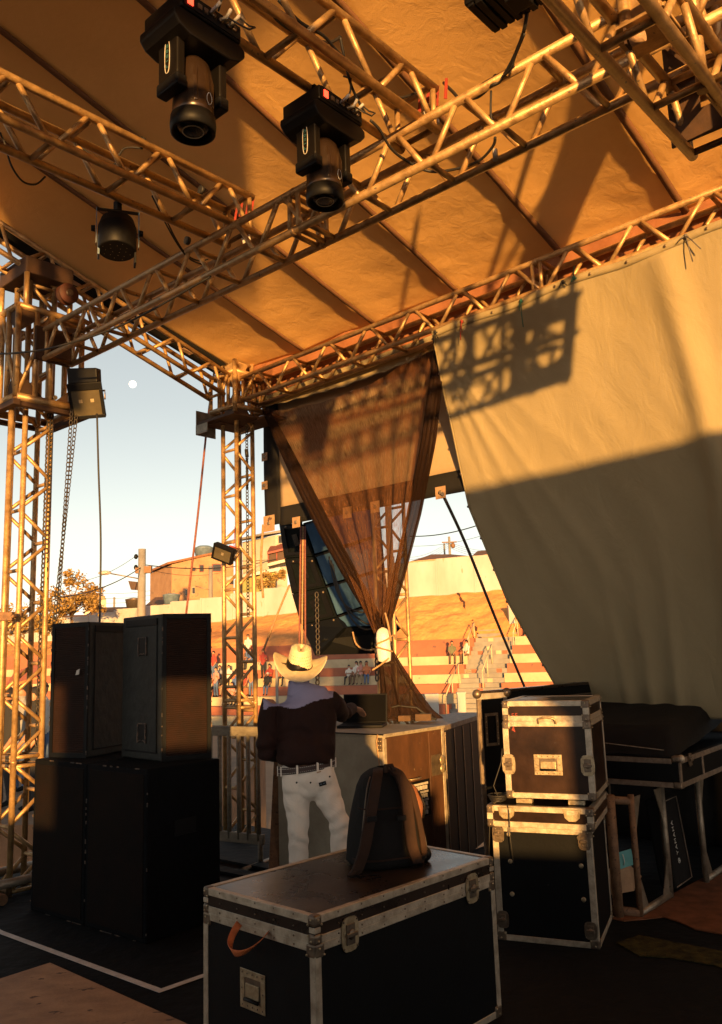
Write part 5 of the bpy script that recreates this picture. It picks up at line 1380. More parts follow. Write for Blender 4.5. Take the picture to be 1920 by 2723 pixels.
m.add([bpt(k / 32, 0) for k in range(32)], [tuple(reversed(range(32)))])
m.build('sack', M['bag_cloth'], bk)
def strap_path(pts, w, nm, mt):
    pts = [V(p) for p in pts]
    def fn(u, v):
        x = v * (len(pts) - 1); i = min(int(x), len(pts) - 2); f = x - i
        p0_ = pts[max(i - 1, 0)]; p1_ = pts[i]; p2_ = pts[i + 1]; p3_ = pts[min(i + 2, len(pts) - 1)]
        p = .5 * ((2 * p1_) + (p2_ - p0_) * f + (2 * p0_ - 5 * p1_ + 4 * p2_ - p3_) * f * f + (3 * p1_ - p0_ - 3 * p2_ + p3_) * f ** 3)
        return p + bx * ((u - .5) * w)
    mm = MB(); mm.grid(fn, 4, 30); return mm.build(nm, mt, bk, [solid(.022), bev(.006)])
F_ = lambda x_, h, out: bp0 + bx * x_ + Z * h - by * out
strap_path([F_(-.02, .437, -.02), F_(-.055, .42, .05), F_(-.095, .345, .10), F_(-.135, .23, .13), F_(-.175, .11, .155), F_(-.215, .03, .165), F_(-.232, .005, .16)], .055, 'shoulder_strap', M['bag_strap'])
strap_path([F_(.045, .437, -.02), F_(.06, .415, .06), F_(.068, .335, .11), F_(.066, .23, .138), F_(.068, .11, .160), F_(.082, .05, .168), F_(.095, .02, .162)], .055, 'shoulder_strap', M['bag_strap'])
strap_path([F_(.09, .405, .0), F_(.115, .35, .06), F_(.13, .26, .09), F_(.138, .14, .125), F_(.14, .05, .14)], .03, 'side_strap', M['bag_strap'])
m = MB(); m.ball(bp0 + bx * .150 + Z * .245 + by * .04, (.065, .10, .115), 18, 12, ax=(bx, by, Z)); m.build('side_pocket', M['bag_orange'], bk)
m = MB(); m.path([bp0 + bx * .165 + Z * .33 - by * .055, bp0 + bx * .195 + Z * .26 - by * .055, bp0 + bx * .185 + Z * .20 - by * .055], .005, 6); m.build('zip', M['plastic'], bk)
m = MB(); m.path([F_(-.0, .43, .03), F_(.005, .462, .02), F_(.035, .462, .02), F_(.045, .43, .03)], .012, 8); m.build('grab_loop', M['bag_strap'], bk)
# seams, zips and compression straps
def ring_on_sack(u0, u1, v, off=1.012, n=24):
    return [bp0 + (bpt(lerp(u0, u1, k / n), v) - bp0) * 1.0 + (bpt(lerp(u0, u1, k / n), v) - (bp0 + Z * (.45 * v))).normalized() * .004 for k in range(n + 1)]
for v_ in (.10, .60): 
    m = MB(); m.path(ring_on_sack(.52, .98, v_), .0045, 5, caps=False); m.build('seam_piping', M['bag_strap'], bk)
m = MB(); m.path([bpt(.58 + .0 * k, .12 + .8 * k / 14) - by * .004 for k in range(15)], .004, 5); m.build('zip', M['cap'], bk)
m = MB(); m.path([bpt(.93, .12 + .75 * k / 14) - by * .004 + bx * .003 for k in range(15)], .004, 5); m.build('zip', M['cap'], bk)
for x_, h_ in ((-.085, .26), (.068, .25)):
    m = MB(); m.box(F_(x_ - .045, h_ - .02, .150), .05, .014, .026, ax=(bx, by, Z)); m.build('buckle', M['plastic'], bk, [bev(.004)])
m = MB(); m.ball(bp0 + bx * .185 + Z * .03 - by * .06, (.03, .03, .035), 12, 8); m.build('buckle', M['plastic'], bk)
m = MB(); m.path([F_(-.23, .02, .17), F_(-.26, .012, .20), F_(-.275, .008, .185)], .007, 6); m.build('strap_end', M['bag_strap'], bk)
# ================================================================== moving head lamps
def moving_head(H, label, copy_of=None):
    """H: clamp point on the chord; A right, B back.  base box, yoke arms, head"""
    t = thing('moving_head_lamp', label, 'stage lamp', H, 'moving head stage lamps')
    for s_ in (-1, 1):
        m = MB(); q = H + B * (s_ * .10)
        m.obox(q - A * .03 - B * .018 - Z * .06, A * .06, B * .036, Z * .075); m.obox(q + A * .02 - B * .022 - Z * .01, A * .03, B * .044, Z * .05)
        m.build('clamp', M['plastic'], t, [bev(.004)])
    b = H - Z * .06
    MB().obox(b - A * .165 - B * .20 - Z * .10, A * .33, B * .40, Z * .10).build('base', M['lamp_body'], t, [bev(.012, 3)])
    def sec(a): return [b + A * a + B * y_ + Z * z_ for y_, z_ in ((-.20, -.10), (-.235, -.12), (-.235, -.16), (-.20, -.20), (-.13, -.225), (.13, -.225), (.20, -.20), (.235, -.16), (.235, -.12), (.20, -.10))]
    MB().prism(sec(-.155), A * .31).build('base_skirt', M['lamp_body'], t, [bev(.01, 2)])
    f = b + A * .1655
    pn = MB().obox(f - B * .185 - Z * .09, B * .37, Z * .08, A * .006).build('connector_panel', M['plastic'], t)
    m = MB(); m.obox(f - B * .165 - Z * .075 + A * .006, B * .035, Z * .045, A * .006); m.build('red_switch', M['red_lamp'], pn)
    m = MB()
    for yy in (-.10, -.06): m.obox(f + B * yy - Z * .07 + A * .006, B * .024, Z * .03, A * .008)
    for yy in (.0, .05, .10, .14): m.lathe([(.004, 0), (.014, 0), (.014, .012), (.004, .012)], f + B * yy - Z * .05 + A * .006, A, 10)
    m.build('socket', M['cap'], pn)
    m = MB()
    for yy, k in ((-.02, 1), (.05, -1), (.11, 1)):
        q = f + B * yy - Z * .05 + A * .01; m.path([q, q + A * .05 + Z * .01 * k, q + A * .07 + Z * .03 + B * .01], .010, 8)
    m.build('plug', M['white_plug'], pn)
    m = MB(); q = f + B * .05 - Z * .05 + A * .05
    m.path([q + V((0, 0, 0)), q + A * .05 - Z * .05 + B * .03, q + A * .07 - Z * .06 + B * .10, q + A * .05 + B * .16, q - A * .01 + Z * .05 + B * .17, q - A * .03 + Z * .08 + B * .12], .005, 6)
    m.path([q - B * .05, q + A * .03 + Z * .06 - B * .05, q + A * .02 + Z * .16 - B * .03, q - A * .05 + Z * .22 - B * .02], .006, 6)
    m.build('lead', M['cable'], pn)
    for s_ in (-1, 1):
        q = b + B * (s_ * .138) - Z * .20
        poly = [q + A * x_ + Z * z_ for x_, z_ in ((-.085, .02), (.085, .02), (.085, -.20), (.08, -.25), (.05, -.27), (-.05, -.27), (-.085, -.24))]
        arm = MB().prism([p - B * .026 for p in poly], B * .052).build('yoke_arm', M['lamp_body'], t, [bev(.012, 3)])
        if s_ < 0:
            c_ = q - B * .028 - Z * .09
            pts = []
            for k in range(24):
                an = 2 * math.pi * k / 24; pts.append(c_ + A * (.021 * math.copysign(abs(math.cos(an)) ** .7, math.cos(an))) + Z * (.098 * math.copysign(abs(math.sin(an)) ** .8, math.sin(an))))
            m = MB(); m.path(pts + pts[:1], .0025, 5, caps=False); m.build('oval_badge_ring', M['white_plug'], arm)
            for k, ch in enumerate('LIOOO'):
                pass
            m = MB()
            for k in range(5):
                o_ = c_ - B * .001 + Z * (-.058 + .029 * k)
                if k == 0: m.obox(o_ - A * .009 - Z * .009, A * .018, Z * .004, -B * .001); m.obox(o_ - A * .009 - Z * .009, A * .004, Z * .018, -B * .001)
                elif k == 1: m.obox(o_ - A * .009 - Z * .002, A * .018, Z * .005, -B * .001)
                else: m.path([o_ + A * (.009 * math.cos(j * .785)) + Z * (.009 * math.sin(j * .785)) for j in range(9)], .0018, 4, caps=False)
            m.build('badge_letters', M['teal'], arm)
        MB().obox(q - A * .092 - B * .033 - Z * .285, A * .184, B * .066, Z * .07).build('yoke_shoe', M['plastic'], arm, [bev(.01)])
    hc = b - Z * .24
    head = MB(); prof = [(.012, .02), (.05, .012), (.085, -.03), (.098, -.09), (.104, -.20), (.108, -.30), (.104, -.335)]
    head.lathe(prof, hc, Z, 28, sx=1.06, sy=1.0, xdir=A); hd = head.build('head', M['lamp_head'], t)
    for an in (-.5, .5, math.pi - .5, math.pi + .5):
        d_ = A * math.cos(an) + B * math.sin(an)
        m = MB(); tdir = Z.cross(d_)
        m.prism([hc + d_ * .094 - Z * .05 - tdir * .006, hc + d_ * .118 - Z * .15 - tdir * .02, hc + d_ * .118 - Z * .29 - tdir * .014, hc + d_ * .098 - Z * .30 - tdir * .006], tdir * .022); m.build('cooling_rib', M['lamp_head'], hd, [bev(.004)])
    m = MB(); m.lathe([(.10, -.32), (.118, -.325), (.122, -.37), (.118, -.41), (.105, -.415), (.10, -.39)], hc, Z, 28); m.build('lens_rim', M['plastic'], hd)
    m = MB(); m.lathe([(.001, -.400), (.05, -.402), (.085, -.392), (.10, -.380)], hc, Z, 28); m.build('lens', M['glass_dark'], hd)
    m = MB(); m.path([hc - Z * .404 + A * (.055 * math.cos(an)) + B * (.055 * math.sin(an)) for an in [k * math.pi / 14 for k in range(29)]], .003, 5, caps=False); m.build('inner_ring', M['silver_line'], hd)
    c_ = hc + A * .1135 - Z * .255 + B * .02
    pts = [c_ + B * (.016 * math.cos(k * math.pi / 8)) + Z * (.034 * math.sin(k * math.pi / 8)) for k in range(17)]
    m = MB(); m.path(pts, .0022, 5, caps=False); m.build('oval_badge_ring', M['silver_line'], hd)
    return t
zc = 4.655 - .125 - .024
m1 = moving_head(ab(4.133, -.60, zc) + A * .0, 'black moving head lamp hanging from the upper truss, the farther one beside the cross beam')
m1.scale = (.78,) * 3
mv2 = copy_tree(m1, loc=ab(4.133, -1.40, zc + .01)); mv2.scale = (.80,) * 3; mv2['label'] = 'larger nearer black moving head lamp, cut by the top edge beside the upper truss'
mv1 = m1
# ---- LED can on the left truss
pz = 4.655 - .125 - .02
pb = atZ(313, 545, pz)
par = thing('led_can_lamp', 'round black LED can lamp in a bluish yoke hanging from the left truss', 'stage lamp', pb)
m = MB(); m.obox(pb - A * .03 - B * .02 - Z * .05, A * .06, B * .04, Z * .08); m.build('clamp', M['plastic'], par, [bev(.004)])
yx = (B * .86 + A * .5).normalized(); yn = Z.cross(yx)
m = MB(); m.obox(pb - yx * .155 - yn * .02 - Z * .056, yx * .31, yn * .04, Z * .006); m.build('yoke_bar', M['plastic'], par)
for s_ in (-1, 1):
    m = MB(); m.obox(pb + yx * (s_ * .155) - yn * .025 - Z * .34, yx * .006, yn * .05, Z * .29); m.build('yoke_arm', M['bluegrey'], par)
    m = MB(); m.lathe([(.004, 0), (.026, 0), (.022, .03), (.004, .03)], pb + yx * (s_ * .16) - Z * .215, yx * s_, 12); m.build('knob', M['plastic'], par)
bc = pb - Z * .12
m = MB(); m.lathe([(.02, .0), (.09, -.002), (.12, -.012), (.138, -.075), (.142, -.08), (.142, -.27), (.134, -.28)], bc, Z + yn * .12, 26); m.build('can', M['plastic'], par)
m = MB(); m.lathe([(.001, -.268), (.128, -.268), (.131, -.275)], bc, Z + yn * .12, 26); ln = m.build('lens', M['glass_dark'], par)
m = MB()
for k in range(18):
    an = k * 2.4; rr = .115 * math.sqrt((k + .5) / 18); ax = (Z + yn * .12).normalized(); X_ = ax.orthogonal().normalized(); Y_ = ax.cross(X_)
    m.ball(bc - ax * .270 + X_ * (rr * math.cos(an)) + Y_ * (rr * math.sin(an)), .011, 8, 5)
m.build('led_lens', M['brass'], ln)
for s_ in (-1, 1):
    m = MB(); q = bc + yx * (s_ * .125) - Z * .18
    m.obox(q - yn * .05 - Z * (.14 if s_ < 0 else .18), yx * (s_ * .016), yn * .10, Z * .16); m.build('side_fin', M['bluegrey'] if s_ < 0 else M['plastic'], par, [bev(.003)])
par.scale = (.80,) * 3
# ---- floodlights
def flood(c, n, up, w, h, label):
    n = V(n).normalized(); x = V(up).cross(n).normalized(); u = n.cross(x)
    t = thing('floodlight', label, 'floodlight', c)
    MB().obox(c - x * w / 2 - u * h / 2, x * w, u * h, -n * .05).build('housing', M['plastic'], t, [bev(.008)])
    m = MB()
    for a0, b0, a1, b1 in ((-.5, -.5, 1, .10), (-.5, .30, 1, .20), (-.5, -.40, .09, .70), (.41, -.40, .09, .70)):
        m.obox(c + x * (a0 * w) + u * (b0 * h), x * (a1 * w), u * (b1 * h), n * .014)
    m.build('front_frame', M['plastic'], t, [bev(.003)])
    MB().obox(c - x * w * .41 - u * h * .40, x * w * .82, u * h * .70, n * .004).build('reflector', M['flood_glass'], t)
    m = MB()
    for s_ in ((-.17, .17) if w > .26 else (0,)): m.obox(c + x * (s_ * w) - x * .014 - u * .014 + n * .004, x * .028, u * .028, n * .003)
    m.build('led_chip', M['brass'], t)
    m = MB()
    for k in range(9): m.obox(c + x * ((k - 4) * w * .1) - x * .003 - u * h * .4 - n * .05, x * .006, u * h * .8, -n * .03)
    m.build('cooling_fins', M['plastic'], t)
    m = MB(); m.path([c - x * (w / 2 + .01) - n * .02, c - x * (w / 2 + .012) - n * .09 + u * .06, c + x * (w / 2 + .012) - n * .09 + u * .06, c + x * (w / 2 + .01) - n * .02], .008, 6); m.build('bracket', M['cap'], t)
    return t
M['flood_glass'] = mat('flood_reflector', (.12, .098, .056), (.08, .065, .04), rough=.35, metal=.3, scale=6)
flood(atY(230, 1066, 6.75), V((.16, -.80, -.42)), V((-.10, 0, 1)), .275, .30, 'larger black floodlight with two yellow chips fixed to the near tower under the cross beam')
q = atY(225, 1012, 6.78)
m = MB(); m.box(q, .26, .10, .20, ax=(V((.97, -.1, -.05)), V((.1, .97, .2)), V((0, -.2, .97))))
tag(m.build('driver_box', M['plastic'], mods=[bev(.01)], org=q), 'black box above the larger floodlight on the near tower', 'box')
flood(atY(592, 1473, 8.45), V((-.35, -.75, -.28)), V((.45, 0, 1)), .235, .17, 'small black floodlight tilted on the far corner tower')
m = MB(); q = atY(622, 1455, 8.5); m.path([atY(610, 1452, 8.46), q, atY(634, 1462, 8.55)], .010, 6); m.path([atY(625, 1400, 8.5), atY(622, 1450, 8.48), atY(640, 1458, 8.5)], .004, 5)
tag(m.build('red_cord', M['red_tie'], org=q), 'red cord lashing the small floodlight to the far tower', 'cord')
# lamp whose underside shows at the very top of the photo
q = atY(1345, -35, 3.3)
hl = thing('hanging_strobe', 'dark lamp body cut off by the top edge of the photo, right of the middle', 'stage lamp', q)
m = MB(); m.box(q, .30, .24, .16, ax=(A, B, Z)); m.build('housing', M['plastic'], hl, [bev(.012)])
m = MB()
for k in range(7): m.box(q - A * .12 + A * (k * .04) - Z * (.082 + .006 * (k % 2)), .03, .22, .02, ax=(A, B, Z))
m.build('fin', M['plastic'], hl, [bev(.003)])
MB().box(q + A * .06 + B * .0 - Z * .10, .09, .1, .04, ax=(A, B, Z)).build('connector', M['plastic'], hl, [bev(.004)])
MB().tube(q + Z * .08, q + Z * .6, .02, 8).build('drop_tube', M['alu'], hl)

# ================================================================== cables, chains, ropes
def cable(pts, r, label, cat='cable', mt='cable', name='hanging_cable', n=6):
    m = MB(); 
    P = [V(p) for p in pts]; out = []
    for i in range(len(P) - 1):
        p0, p1, p2, p3 = P[max(i - 1, 0)], P[i], P[i + 1], P[min(i + 2, len(P) - 1)]
        for k in range(5):
            f = k / 5
            out.append(.5 * ((2 * p1) + (p2 - p0) * f + (2 * p0 - 5 * p1 + 4 * p2 - p3) * f * f + (3 * p1 - p0 - 3 * p2 + p3) * f ** 3))
    out.append(P[-1]); m.path(out, r, n)
    return tag(m.build(name, M[mt], org=P[0]), label, cat)
cable([atY(1402, 32, 3.35), atY(1395, 75, 3.4), atY(1382, 115, 3.5), atY(1360, 165, 3.6), atY(1330, 215, 3.7), atY(1312, 225, 3.72), atY(1302, 232, 3.75), atY(1270, 258, 3.9), atY(1225, 262, 4.1), atY(1205, 245, 4.2), atY(1180, 220, 4.3)], .009, 'long black cable drooping from the lamp at the top edge to the cross beam')
cable([atY(1395, 90, 3.42), atY(1370, 150, 3.55), atY(1360, 180, 3.6), atY(1335, 205, 3.68), atY(1316, 200, 3.72), atY(1310, 222, 3.73)], .006, 'second thin cable loop beside the long drooping cable')
cable([atY(1306, 242, 3.74), atY(1305, 300, 3.74), atY(1310, 330, 3.74)], .006, 'short black cable end hanging through the cross beam')
cable([atY(985, 320, 3.95), atY(1010, 345, 4.0), atY(1040, 395, 4.1), atY(1085, 430, 4.2), atY(1140, 455, 4.25), atY(1200, 452, 4.2), atY(1270, 430, 4.1), atY(1310, 390, 4.0), atY(1317, 365, 3.95)], .008, 'black cable slung under the cross beam from the farther moving lamp')
m = MB(); q = atY(1316, 398, 3.98); m.tube(q, q - Z * .06, .014, 8); tag(m.build('cable_plug', M['white_plug'], org=q), 'pale plug dangling under the cross beam', 'plug')
cable([atY(690, 0, 3.2), atY(745, 60, 3.3), atY(790, 88, 3.4), atY(840, 108, 3.5), atY(880, 112, 3.6), atY(905, 98, 3.65)], .008, 'black cable looping inside the upper truss near the top edge')
cable([atY(740, 0, 3.3), atY(800, 60, 3.4), atY(860, 95, 3.5), atY(900, 140, 3.6), atY(960, 190, 3.8), atY(1050, 260, 4.0), atY(1130, 235, 4.2)], .008, 'black cable following the upper truss to its end')
cable([atY(905, 100, 3.6), atY(915, 150, 3.65), atY(935, 230, 3.75), atY(970, 300, 3.85)], .007, 'thin cable dropping from the upper truss to the farther moving lamp')
for k, (a, b_, lab) in enumerate((((404, 520), (565, 700), 'left one of two thin cables sagging from the left truss to the cross beam'), ((412, 515), (552, 690), 'right one of two thin cables sagging from the left truss to the cross beam'))):
    p, q = atY(*a, 5.0), atY(*b_, 5.7)
    cable([p, p.lerp(q, .3) - Z * .12, p.lerp(q, .55) - Z * .16, p.lerp(q, .8) - Z * .10, q], .006, lab)
cable([atY(0, 352, 4.35), atY(14, 385, 4.4), atY(30, 440, 4.4), atY(60, 482, 4.5), atY(95, 490, 4.6), atY(120, 470, 4.7)], .006, 'thin cable drooping under the left truss at the left edge')
cable([atY(150, 355, 4.6), atY(200, 380, 4.7), atY(260, 425, 4.8), atY(300, 440, 4.9), atY(330, 395, 4.95), atY(380, 395, 5.0)], .007, 'black cable lying along the left truss')
for k, (u, v, y_) in enumerate(((378, 376, 4.95), (310, 450, 4.9), (530, 520, 5.5), (498, 640, 5.4), (535, 505, 5.35))):
    q = atY(u, v, y_); m = MB(); m.lathe([(.026, -.012), (.028, -.012), (.028, .012), (.026, .012)], q, B, 14); tag(m.build('cable_tie', M['cable'], org=q), ['black cable tie round the top chord of the left truss', 'black cable tie round a left truss chord above the can lamp', 'black cable tie on the end of the left truss', 'black cable tie on the lower chord of the left truss near the cross beam', 'black cable tie beside the red strap on the left truss'][k], 'cable tie')
# red ratchet straps where the two upper trusses meet the cross beam
for (u, v, y_, lab) in ((650, 560, 5.6, 'red strap binding the left truss to the cross beam'), (1150, 255, 4.25, 'red and pale strap binding the upper truss to the cross beam')):
    q = atY(u, v, y_); m = MB()
    for k in range(4):
        o_ = q + A * (.06 * (k - 1.5)) + Z * .03 * math.sin(k * 2)
        m.prism([o_ + Z * .07, o_ + A * .016 + Z * .065, o_ + A * .03 - Z * .09 - B * .04, o_ + A * .012 - Z * .08 - B * .04], B * .006)
    tag(m.build('ratchet_strap', M['red_tie'], org=q), lab, 'strap')
for (u, v, y_, lab) in ((650, 615, 5.65, 'pale clamp under the end of the left truss'), (1142, 290, 4.2, 'pale crumpled tape at the end of the upper truss')):
    q = atY(u, v, y_); m = MB()
    for k in range(3): m.tube(q + A * (.03 * k - .03), q + A * (.03 * k - .02) - Z * .10 + B * .02, .011, 8)
    tag(m.build('end_clamp', M['white_plug'], org=q), lab, 'clamp')
cable([atP(0, 941, T1 - A * .1 - B * .5, B), atP(60, 937, T1 - B * .45, B), atP(150, 922, T1 - B * .35, B), atP(330, 862, T1 - B * .2 + A * .5, B), atP(560, 735, T1 - B * .16, B)], .008, 'black cable running from the left edge along the cross beam')
def chain_obj(p, q, ln, r, label, sagd=0, double=False):
    m = MB(); p, q = V(p), V(q); L_ = (q - p).length; n = int(L_ / (ln * .78)); d = (q - p).normalized()
    s_ = d.orthogonal().normalized(); u_ = d.cross(s_)
    for k in range(n):
        c_ = p.lerp(q, (k + .5) / n) - Z * (sagd * 4 * ((k + .5) / n) * (1 - (k + .5) / n)); w_ = s_ if k % 2 else u_
        if k % 2 == 0 or True: w_ = (s_ * .94 + u_ * .34) if k % 2 else (u_ * .75 + s_ * .66)
        w_.normalize()
        pts = [c_ + d * (ln * .5 * math.cos(t)) + w_ * (ln * .27 * math.sin(t)) for t in [j * math.pi / 4 for j in range(9)]]
        m.path(pts, r, 5, caps=False)
    return tag(m.build('hoist_chain', M['chain'], org=p), label, 'chain')
chain_obj(atY(191, 1085, 6.75), atY(153, 1640, 6.9), .045, .0042, 'thin chain hanging left of its twin beside the near tower, going down behind the speakers')
chain_obj(atY(203, 1105, 6.75), atY(140, 1690, 6.95), .045, .0042, 'thin chain hanging right of its twin beside the near tower under the large floodlight')
chain_obj(atY(138, 1100, 7.0), atY(104, 1980, 7.05), .05, .007, 'heavy dark chain bundle inside the near tower, left strand')
chain_obj(atY(130, 1100, 7.02), atY(98, 1985, 7.07), .05, .007, 'heavy dark chain bundle inside the near tower, right strand')
chain_obj(atY(656, 1130, 8.75), atY(660, 1640, 8.75), .045, .005, 'chain hanging inside the far corner tower')
m = MB(); m.tube(atY(655, 1195, 8.74), atY(657, 1215, 8.74), .02, 8); m.tube(atY(656, 1218, 8.74), atY(657, 1300, 8.74), .009, 8)
tag(m.build('chain_hook', M['cable'], org=atY(655, 1195, 8.74)), 'black hook and wrapped end on the chain in the far tower', 'hook')
cable([atY(258, 1100, 6.7), atY(262, 1250, 6.72), atY(268, 1440, 6.74), atY(265, 1660, 6.76)], .008, 'single black cable hanging straight down from the large floodlight', n=8)
cable([atY(573, 965, 8.9), atY(552, 1120, 8.9), atY(525, 1380, 8.9), atY(494, 1640, 8.9)], .012, 'faded red rope slanting down left of the far corner tower', 'rope', 'rope_red', 'rope')
cable([atY(770, 1555, 10.5), atY(735, 1640, 10.5), atY(700, 1730, 10.5)], .014, 'tan rope slanting down between the far tower and the hanging loudspeakers', 'rope', 'rope_tan', 'rope')
cable([atB(1176, 1312, 2.58), atY(1240, 1450, 8.2), atY(1320, 1650, 9.2), atY(1394, 1825, 10.2)], .016, 'dark stay rope slanting from the banner corner down to the big case', 'rope', 'rope_dark', 'rope')
cable([atY(700, 1395, 8.95), atY(694, 1500, 8.95), atY(700, 1590, 8.95)], .014, 'pale webbing tail hanging from the lower left corner of the banner', 'strap', 'rope_tan', 'strap')
# ================================================================== hanging loudspeaker column behind the net
la = thing('speaker_array', 'black curved column of hanging loudspeaker cabinets with blue backs behind the net', 'speaker', atY(880, 1740, 10.6))
M['blue_back'] = mat('blue_painted_back', (.034, .080, .15), (.024, .058, .11), rough=.6, spec=.15, scale=5, speck=(.2, .22, .24), speck_scale=60, speck_thr=.76)
M['array_side'] = mat('dark_green_grey_side', (.0050, .0072, .0082), (.003, .0045, .005), rough=.7, scale=7, spec=.08, bump=.15)
YA = 10.4
# left edge and crease lines of the column in the picture -> front-left and back-left corners of each cabinet
LFt = [(742, 1390), (756, 1484), (776, 1578), (800, 1660), (838, 1742)]
LBt = [(806, 1392), (836, 1478), (866, 1560), (896, 1640), (912, 1668)]
RBt = [(985, 1340), (992, 1430), (1000, 1520), (1010, 1600), (1014, 1668)]
for i in range(4):
    f0_, f1_ = atY(*LFt[i], YA - .15), atY(*LFt[i + 1], YA - .15)
    b0_, b1_ = atY(*LBt[i], YA - .42), atY(*LBt[i + 1], YA - .42)
    r0_, r1_ = atY(*RBt[i], YA - .10), atY(*RBt[i + 1], YA - .10)
    w_ = V((.25, .95, 0)) * .5
    g_ = (f1_ - f0_) * .02
    f0_, b0_, r0_ = f0_ + g_, b0_ + g_, r0_ + g_
    vs = [f0_, b0_, r0_, r0_ + w_, f0_ + w_, f1_, b1_, r1_, r1_ + w_, f1_ + w_]
    cab = MB()
    cab.add(vs, [(0, 1, 2, 3, 4), (9, 8, 7, 6, 5)], 0)
    cab.add(vs, [(0, 5, 6, 1), (2, 7, 8, 3), (3, 8, 9, 4), (4, 9, 5, 0)], 0)
    cb_ = cab.build('cabinet', M['array_side'], la)
    nb2 = (r0_ - b0_).cross(b1_ - b0_).normalized(); nb2 = nb2 if nb2.y < 0 else -nb2
    MB().prism([b0_.lerp(b1_, .03).lerp(r0_, .02), r0_.lerp(r1_, .03).lerp(b0_, .02), r1_.lerp(r0_, .06).lerp(b1_, .02), b1_.lerp(b0_, .06).lerp(r1_, .02)], nb2 * .012).build('back_panel', M['blue_back'], cb_)
    ns2 = (b0_ - f0_).cross(f1_ - f0_).normalized(); ns2 = ns2 if ns2.x < 0 else -ns2
    ns2 = ns2 if ns2.y < .5 else -ns2
    def sp(u, v): return f0_.lerp(b0_, u).lerp(f1_.lerp(b1_, u), v)
    m = MB()
    for (u0, v0, u1, v1) in ((.06, .06, .94, .16), (.06, .84, .94, .94), (.06, .16, .2, .84), (.8, .16, .94, .84)):
        m.prism([sp(u0, v0), sp(u1, v0), sp(u1, v1), sp(u0, v1)], ns2 * .014)
    m.build('side_frame', M['plastic'], cb_)
    m = MB().prism([sp(.42, .34), sp(.62, .30), sp(.64, .64), sp(.46, .68)], ns2 * .004); m.build('hand_hole', M['glass_dark'], cb_)
    m = MB()
    for (u, v) in ((.3, .1), (.9, .14)): m.ball(sp(u, v) + ns2 * .016, .016, 8, 5)
    m.build('rigging_pin', M['cap'], cb_)
    m = MB(); m.bar(b0_ + nb2 * .016, r0_ + nb2 * .016, .018, .02, up=Z); m.build('rigging_bar', M['plastic'], cb_)
# bottom lower box: black sloped front panel of the lowest cabinet
b0_, b1_, r1_, r0_ = atY(912, 1668, YA - .44), atY(838, 1742, YA - .30), atY(1000, 1737, YA - .34), atY(1014, 1668, YA - .30)
m = MB(); m.prism([b0_, b1_, r1_, r0_], V((.1, .4, .0))); m.build('lowest_front', M['carpet_black'], la)
b0_, b1_, r1_, r0_ = atY(858, 1700, YA - .46), atY(838, 1742, YA - .36), atY(1000, 1738, YA - .40), atY(1002, 1686, YA - .46)
m = MB(); m.prism([b0_, b1_, r1_, r0_], V((.02, .08, .0))); m.build('lowest_panel', M['black'], la)
# black underside closing the foot of the column
sq = [atY(802, 1662, YA - .18), atY(838, 1743, YA - .50), atY(914, 1669, YA - .47), atY(897, 1642, YA - .44)]
MB().prism(sq, V((.05, .05, 0))).build('lowest_side', M['black'], la)
# flying frame above, hidden by the banner
m = MB(); m.tube(atY(800, 1330, YA), atY(800, 1395, YA), .02, 8); m.tube(atY(960, 1300, YA), atY(960, 1345, YA), .02, 8); m.bar(atY(760, 1335, YA), atY(990, 1300, YA), .08, .08); m.build('fly_bar', M['alu_dark'], la)
# blue wedge seen right of the knot, part of a second column
wd = thing('speaker_array', 'blue wedge of a second hanging loudspeaker visible just right of the white jug', 'speaker', atY(1050, 1690, 10.9))
p_ = [atY(1050, 1630, 10.9), atY(1068, 1668, 10.7), atY(1032, 1672, 10.8), atY(1028, 1640, 10.9)]
MB().prism(p_, V((0, .3, 0))).build('back_panel', M['blue_back'], wd)
p_ = [atY(1068, 1669, 10.7), atY(1036, 1700, 10.85), atY(1030, 1673, 10.8)]
MB().prism(p_, V((0, .3, 0))).build('cabinet', M['black'], wd)
MB().tube(atY(1045, 1480, 11.05), atY(1045, 1640, 11.05), .02, 8).build('fly_bar', M['alu_dark'], wd)
# cables lying over the blue backs
for k, (pts, lab) in enumerate((([(880, 1490), (905, 1580), (935, 1645), (965, 1672), (990, 1672)], 'black cable crossing the blue speaker backs, lowest loop'),
                      ([(875, 1480), (892, 1560), (920, 1610), (960, 1628), (975, 1622)], 'black cable crossing the blue speaker backs, upper loop'),
                      ([(885, 1500), (900, 1575), (930, 1625), (968, 1655), (985, 1660)], 'black cable crossing the blue speaker backs, middle loop'),
                      ([(938, 1680), (946, 1710), (965, 1726), (990, 1728), (1005, 1722)], 'thin pale cable drooping over the lowest black cabinet'))):
    cable([atY(u, v, YA - .62) for u, v in pts], .011, lab, mt='cable' if k < 3 else 'rope_tan')
for k, (u0, v0, u1, v1) in enumerate(((800, 1400, 796, 1712), (806, 1400, 803, 1712), (811, 1400, 812, 1712))):
    cable([atY(u0, v0, 9.6), atY((u0 + u1) / 2, (v0 + v1) / 2, 9.6), atY(u1, v1, 9.6)], .011, ['leftmost of three brown pull ropes hanging in front of the speaker column', 'middle one of three brown pull ropes hanging in front of the speaker column', 'rightmost of three brown pull ropes hanging in front of the speaker column'][k], 'rope', 'rope_red' if k != 1 else 'rope_tan', 'rope')
chain_obj(atY(842, 1575, 9.65), atY(846, 1742, 9.65), .07, .010, 'rusty chain hanging in front of the lower left of the speaker column')
chain_obj(atY(845, 1780, 9.7), atY(843, 1850, 9.7), .07, .009, 'end of a rusty chain dangling just right of the hat')
chain_obj(atY(1001, 1665, 9.3), atY(1003, 1810, 9.3), .07, .009, 'rusty chain hanging left of the white jug')
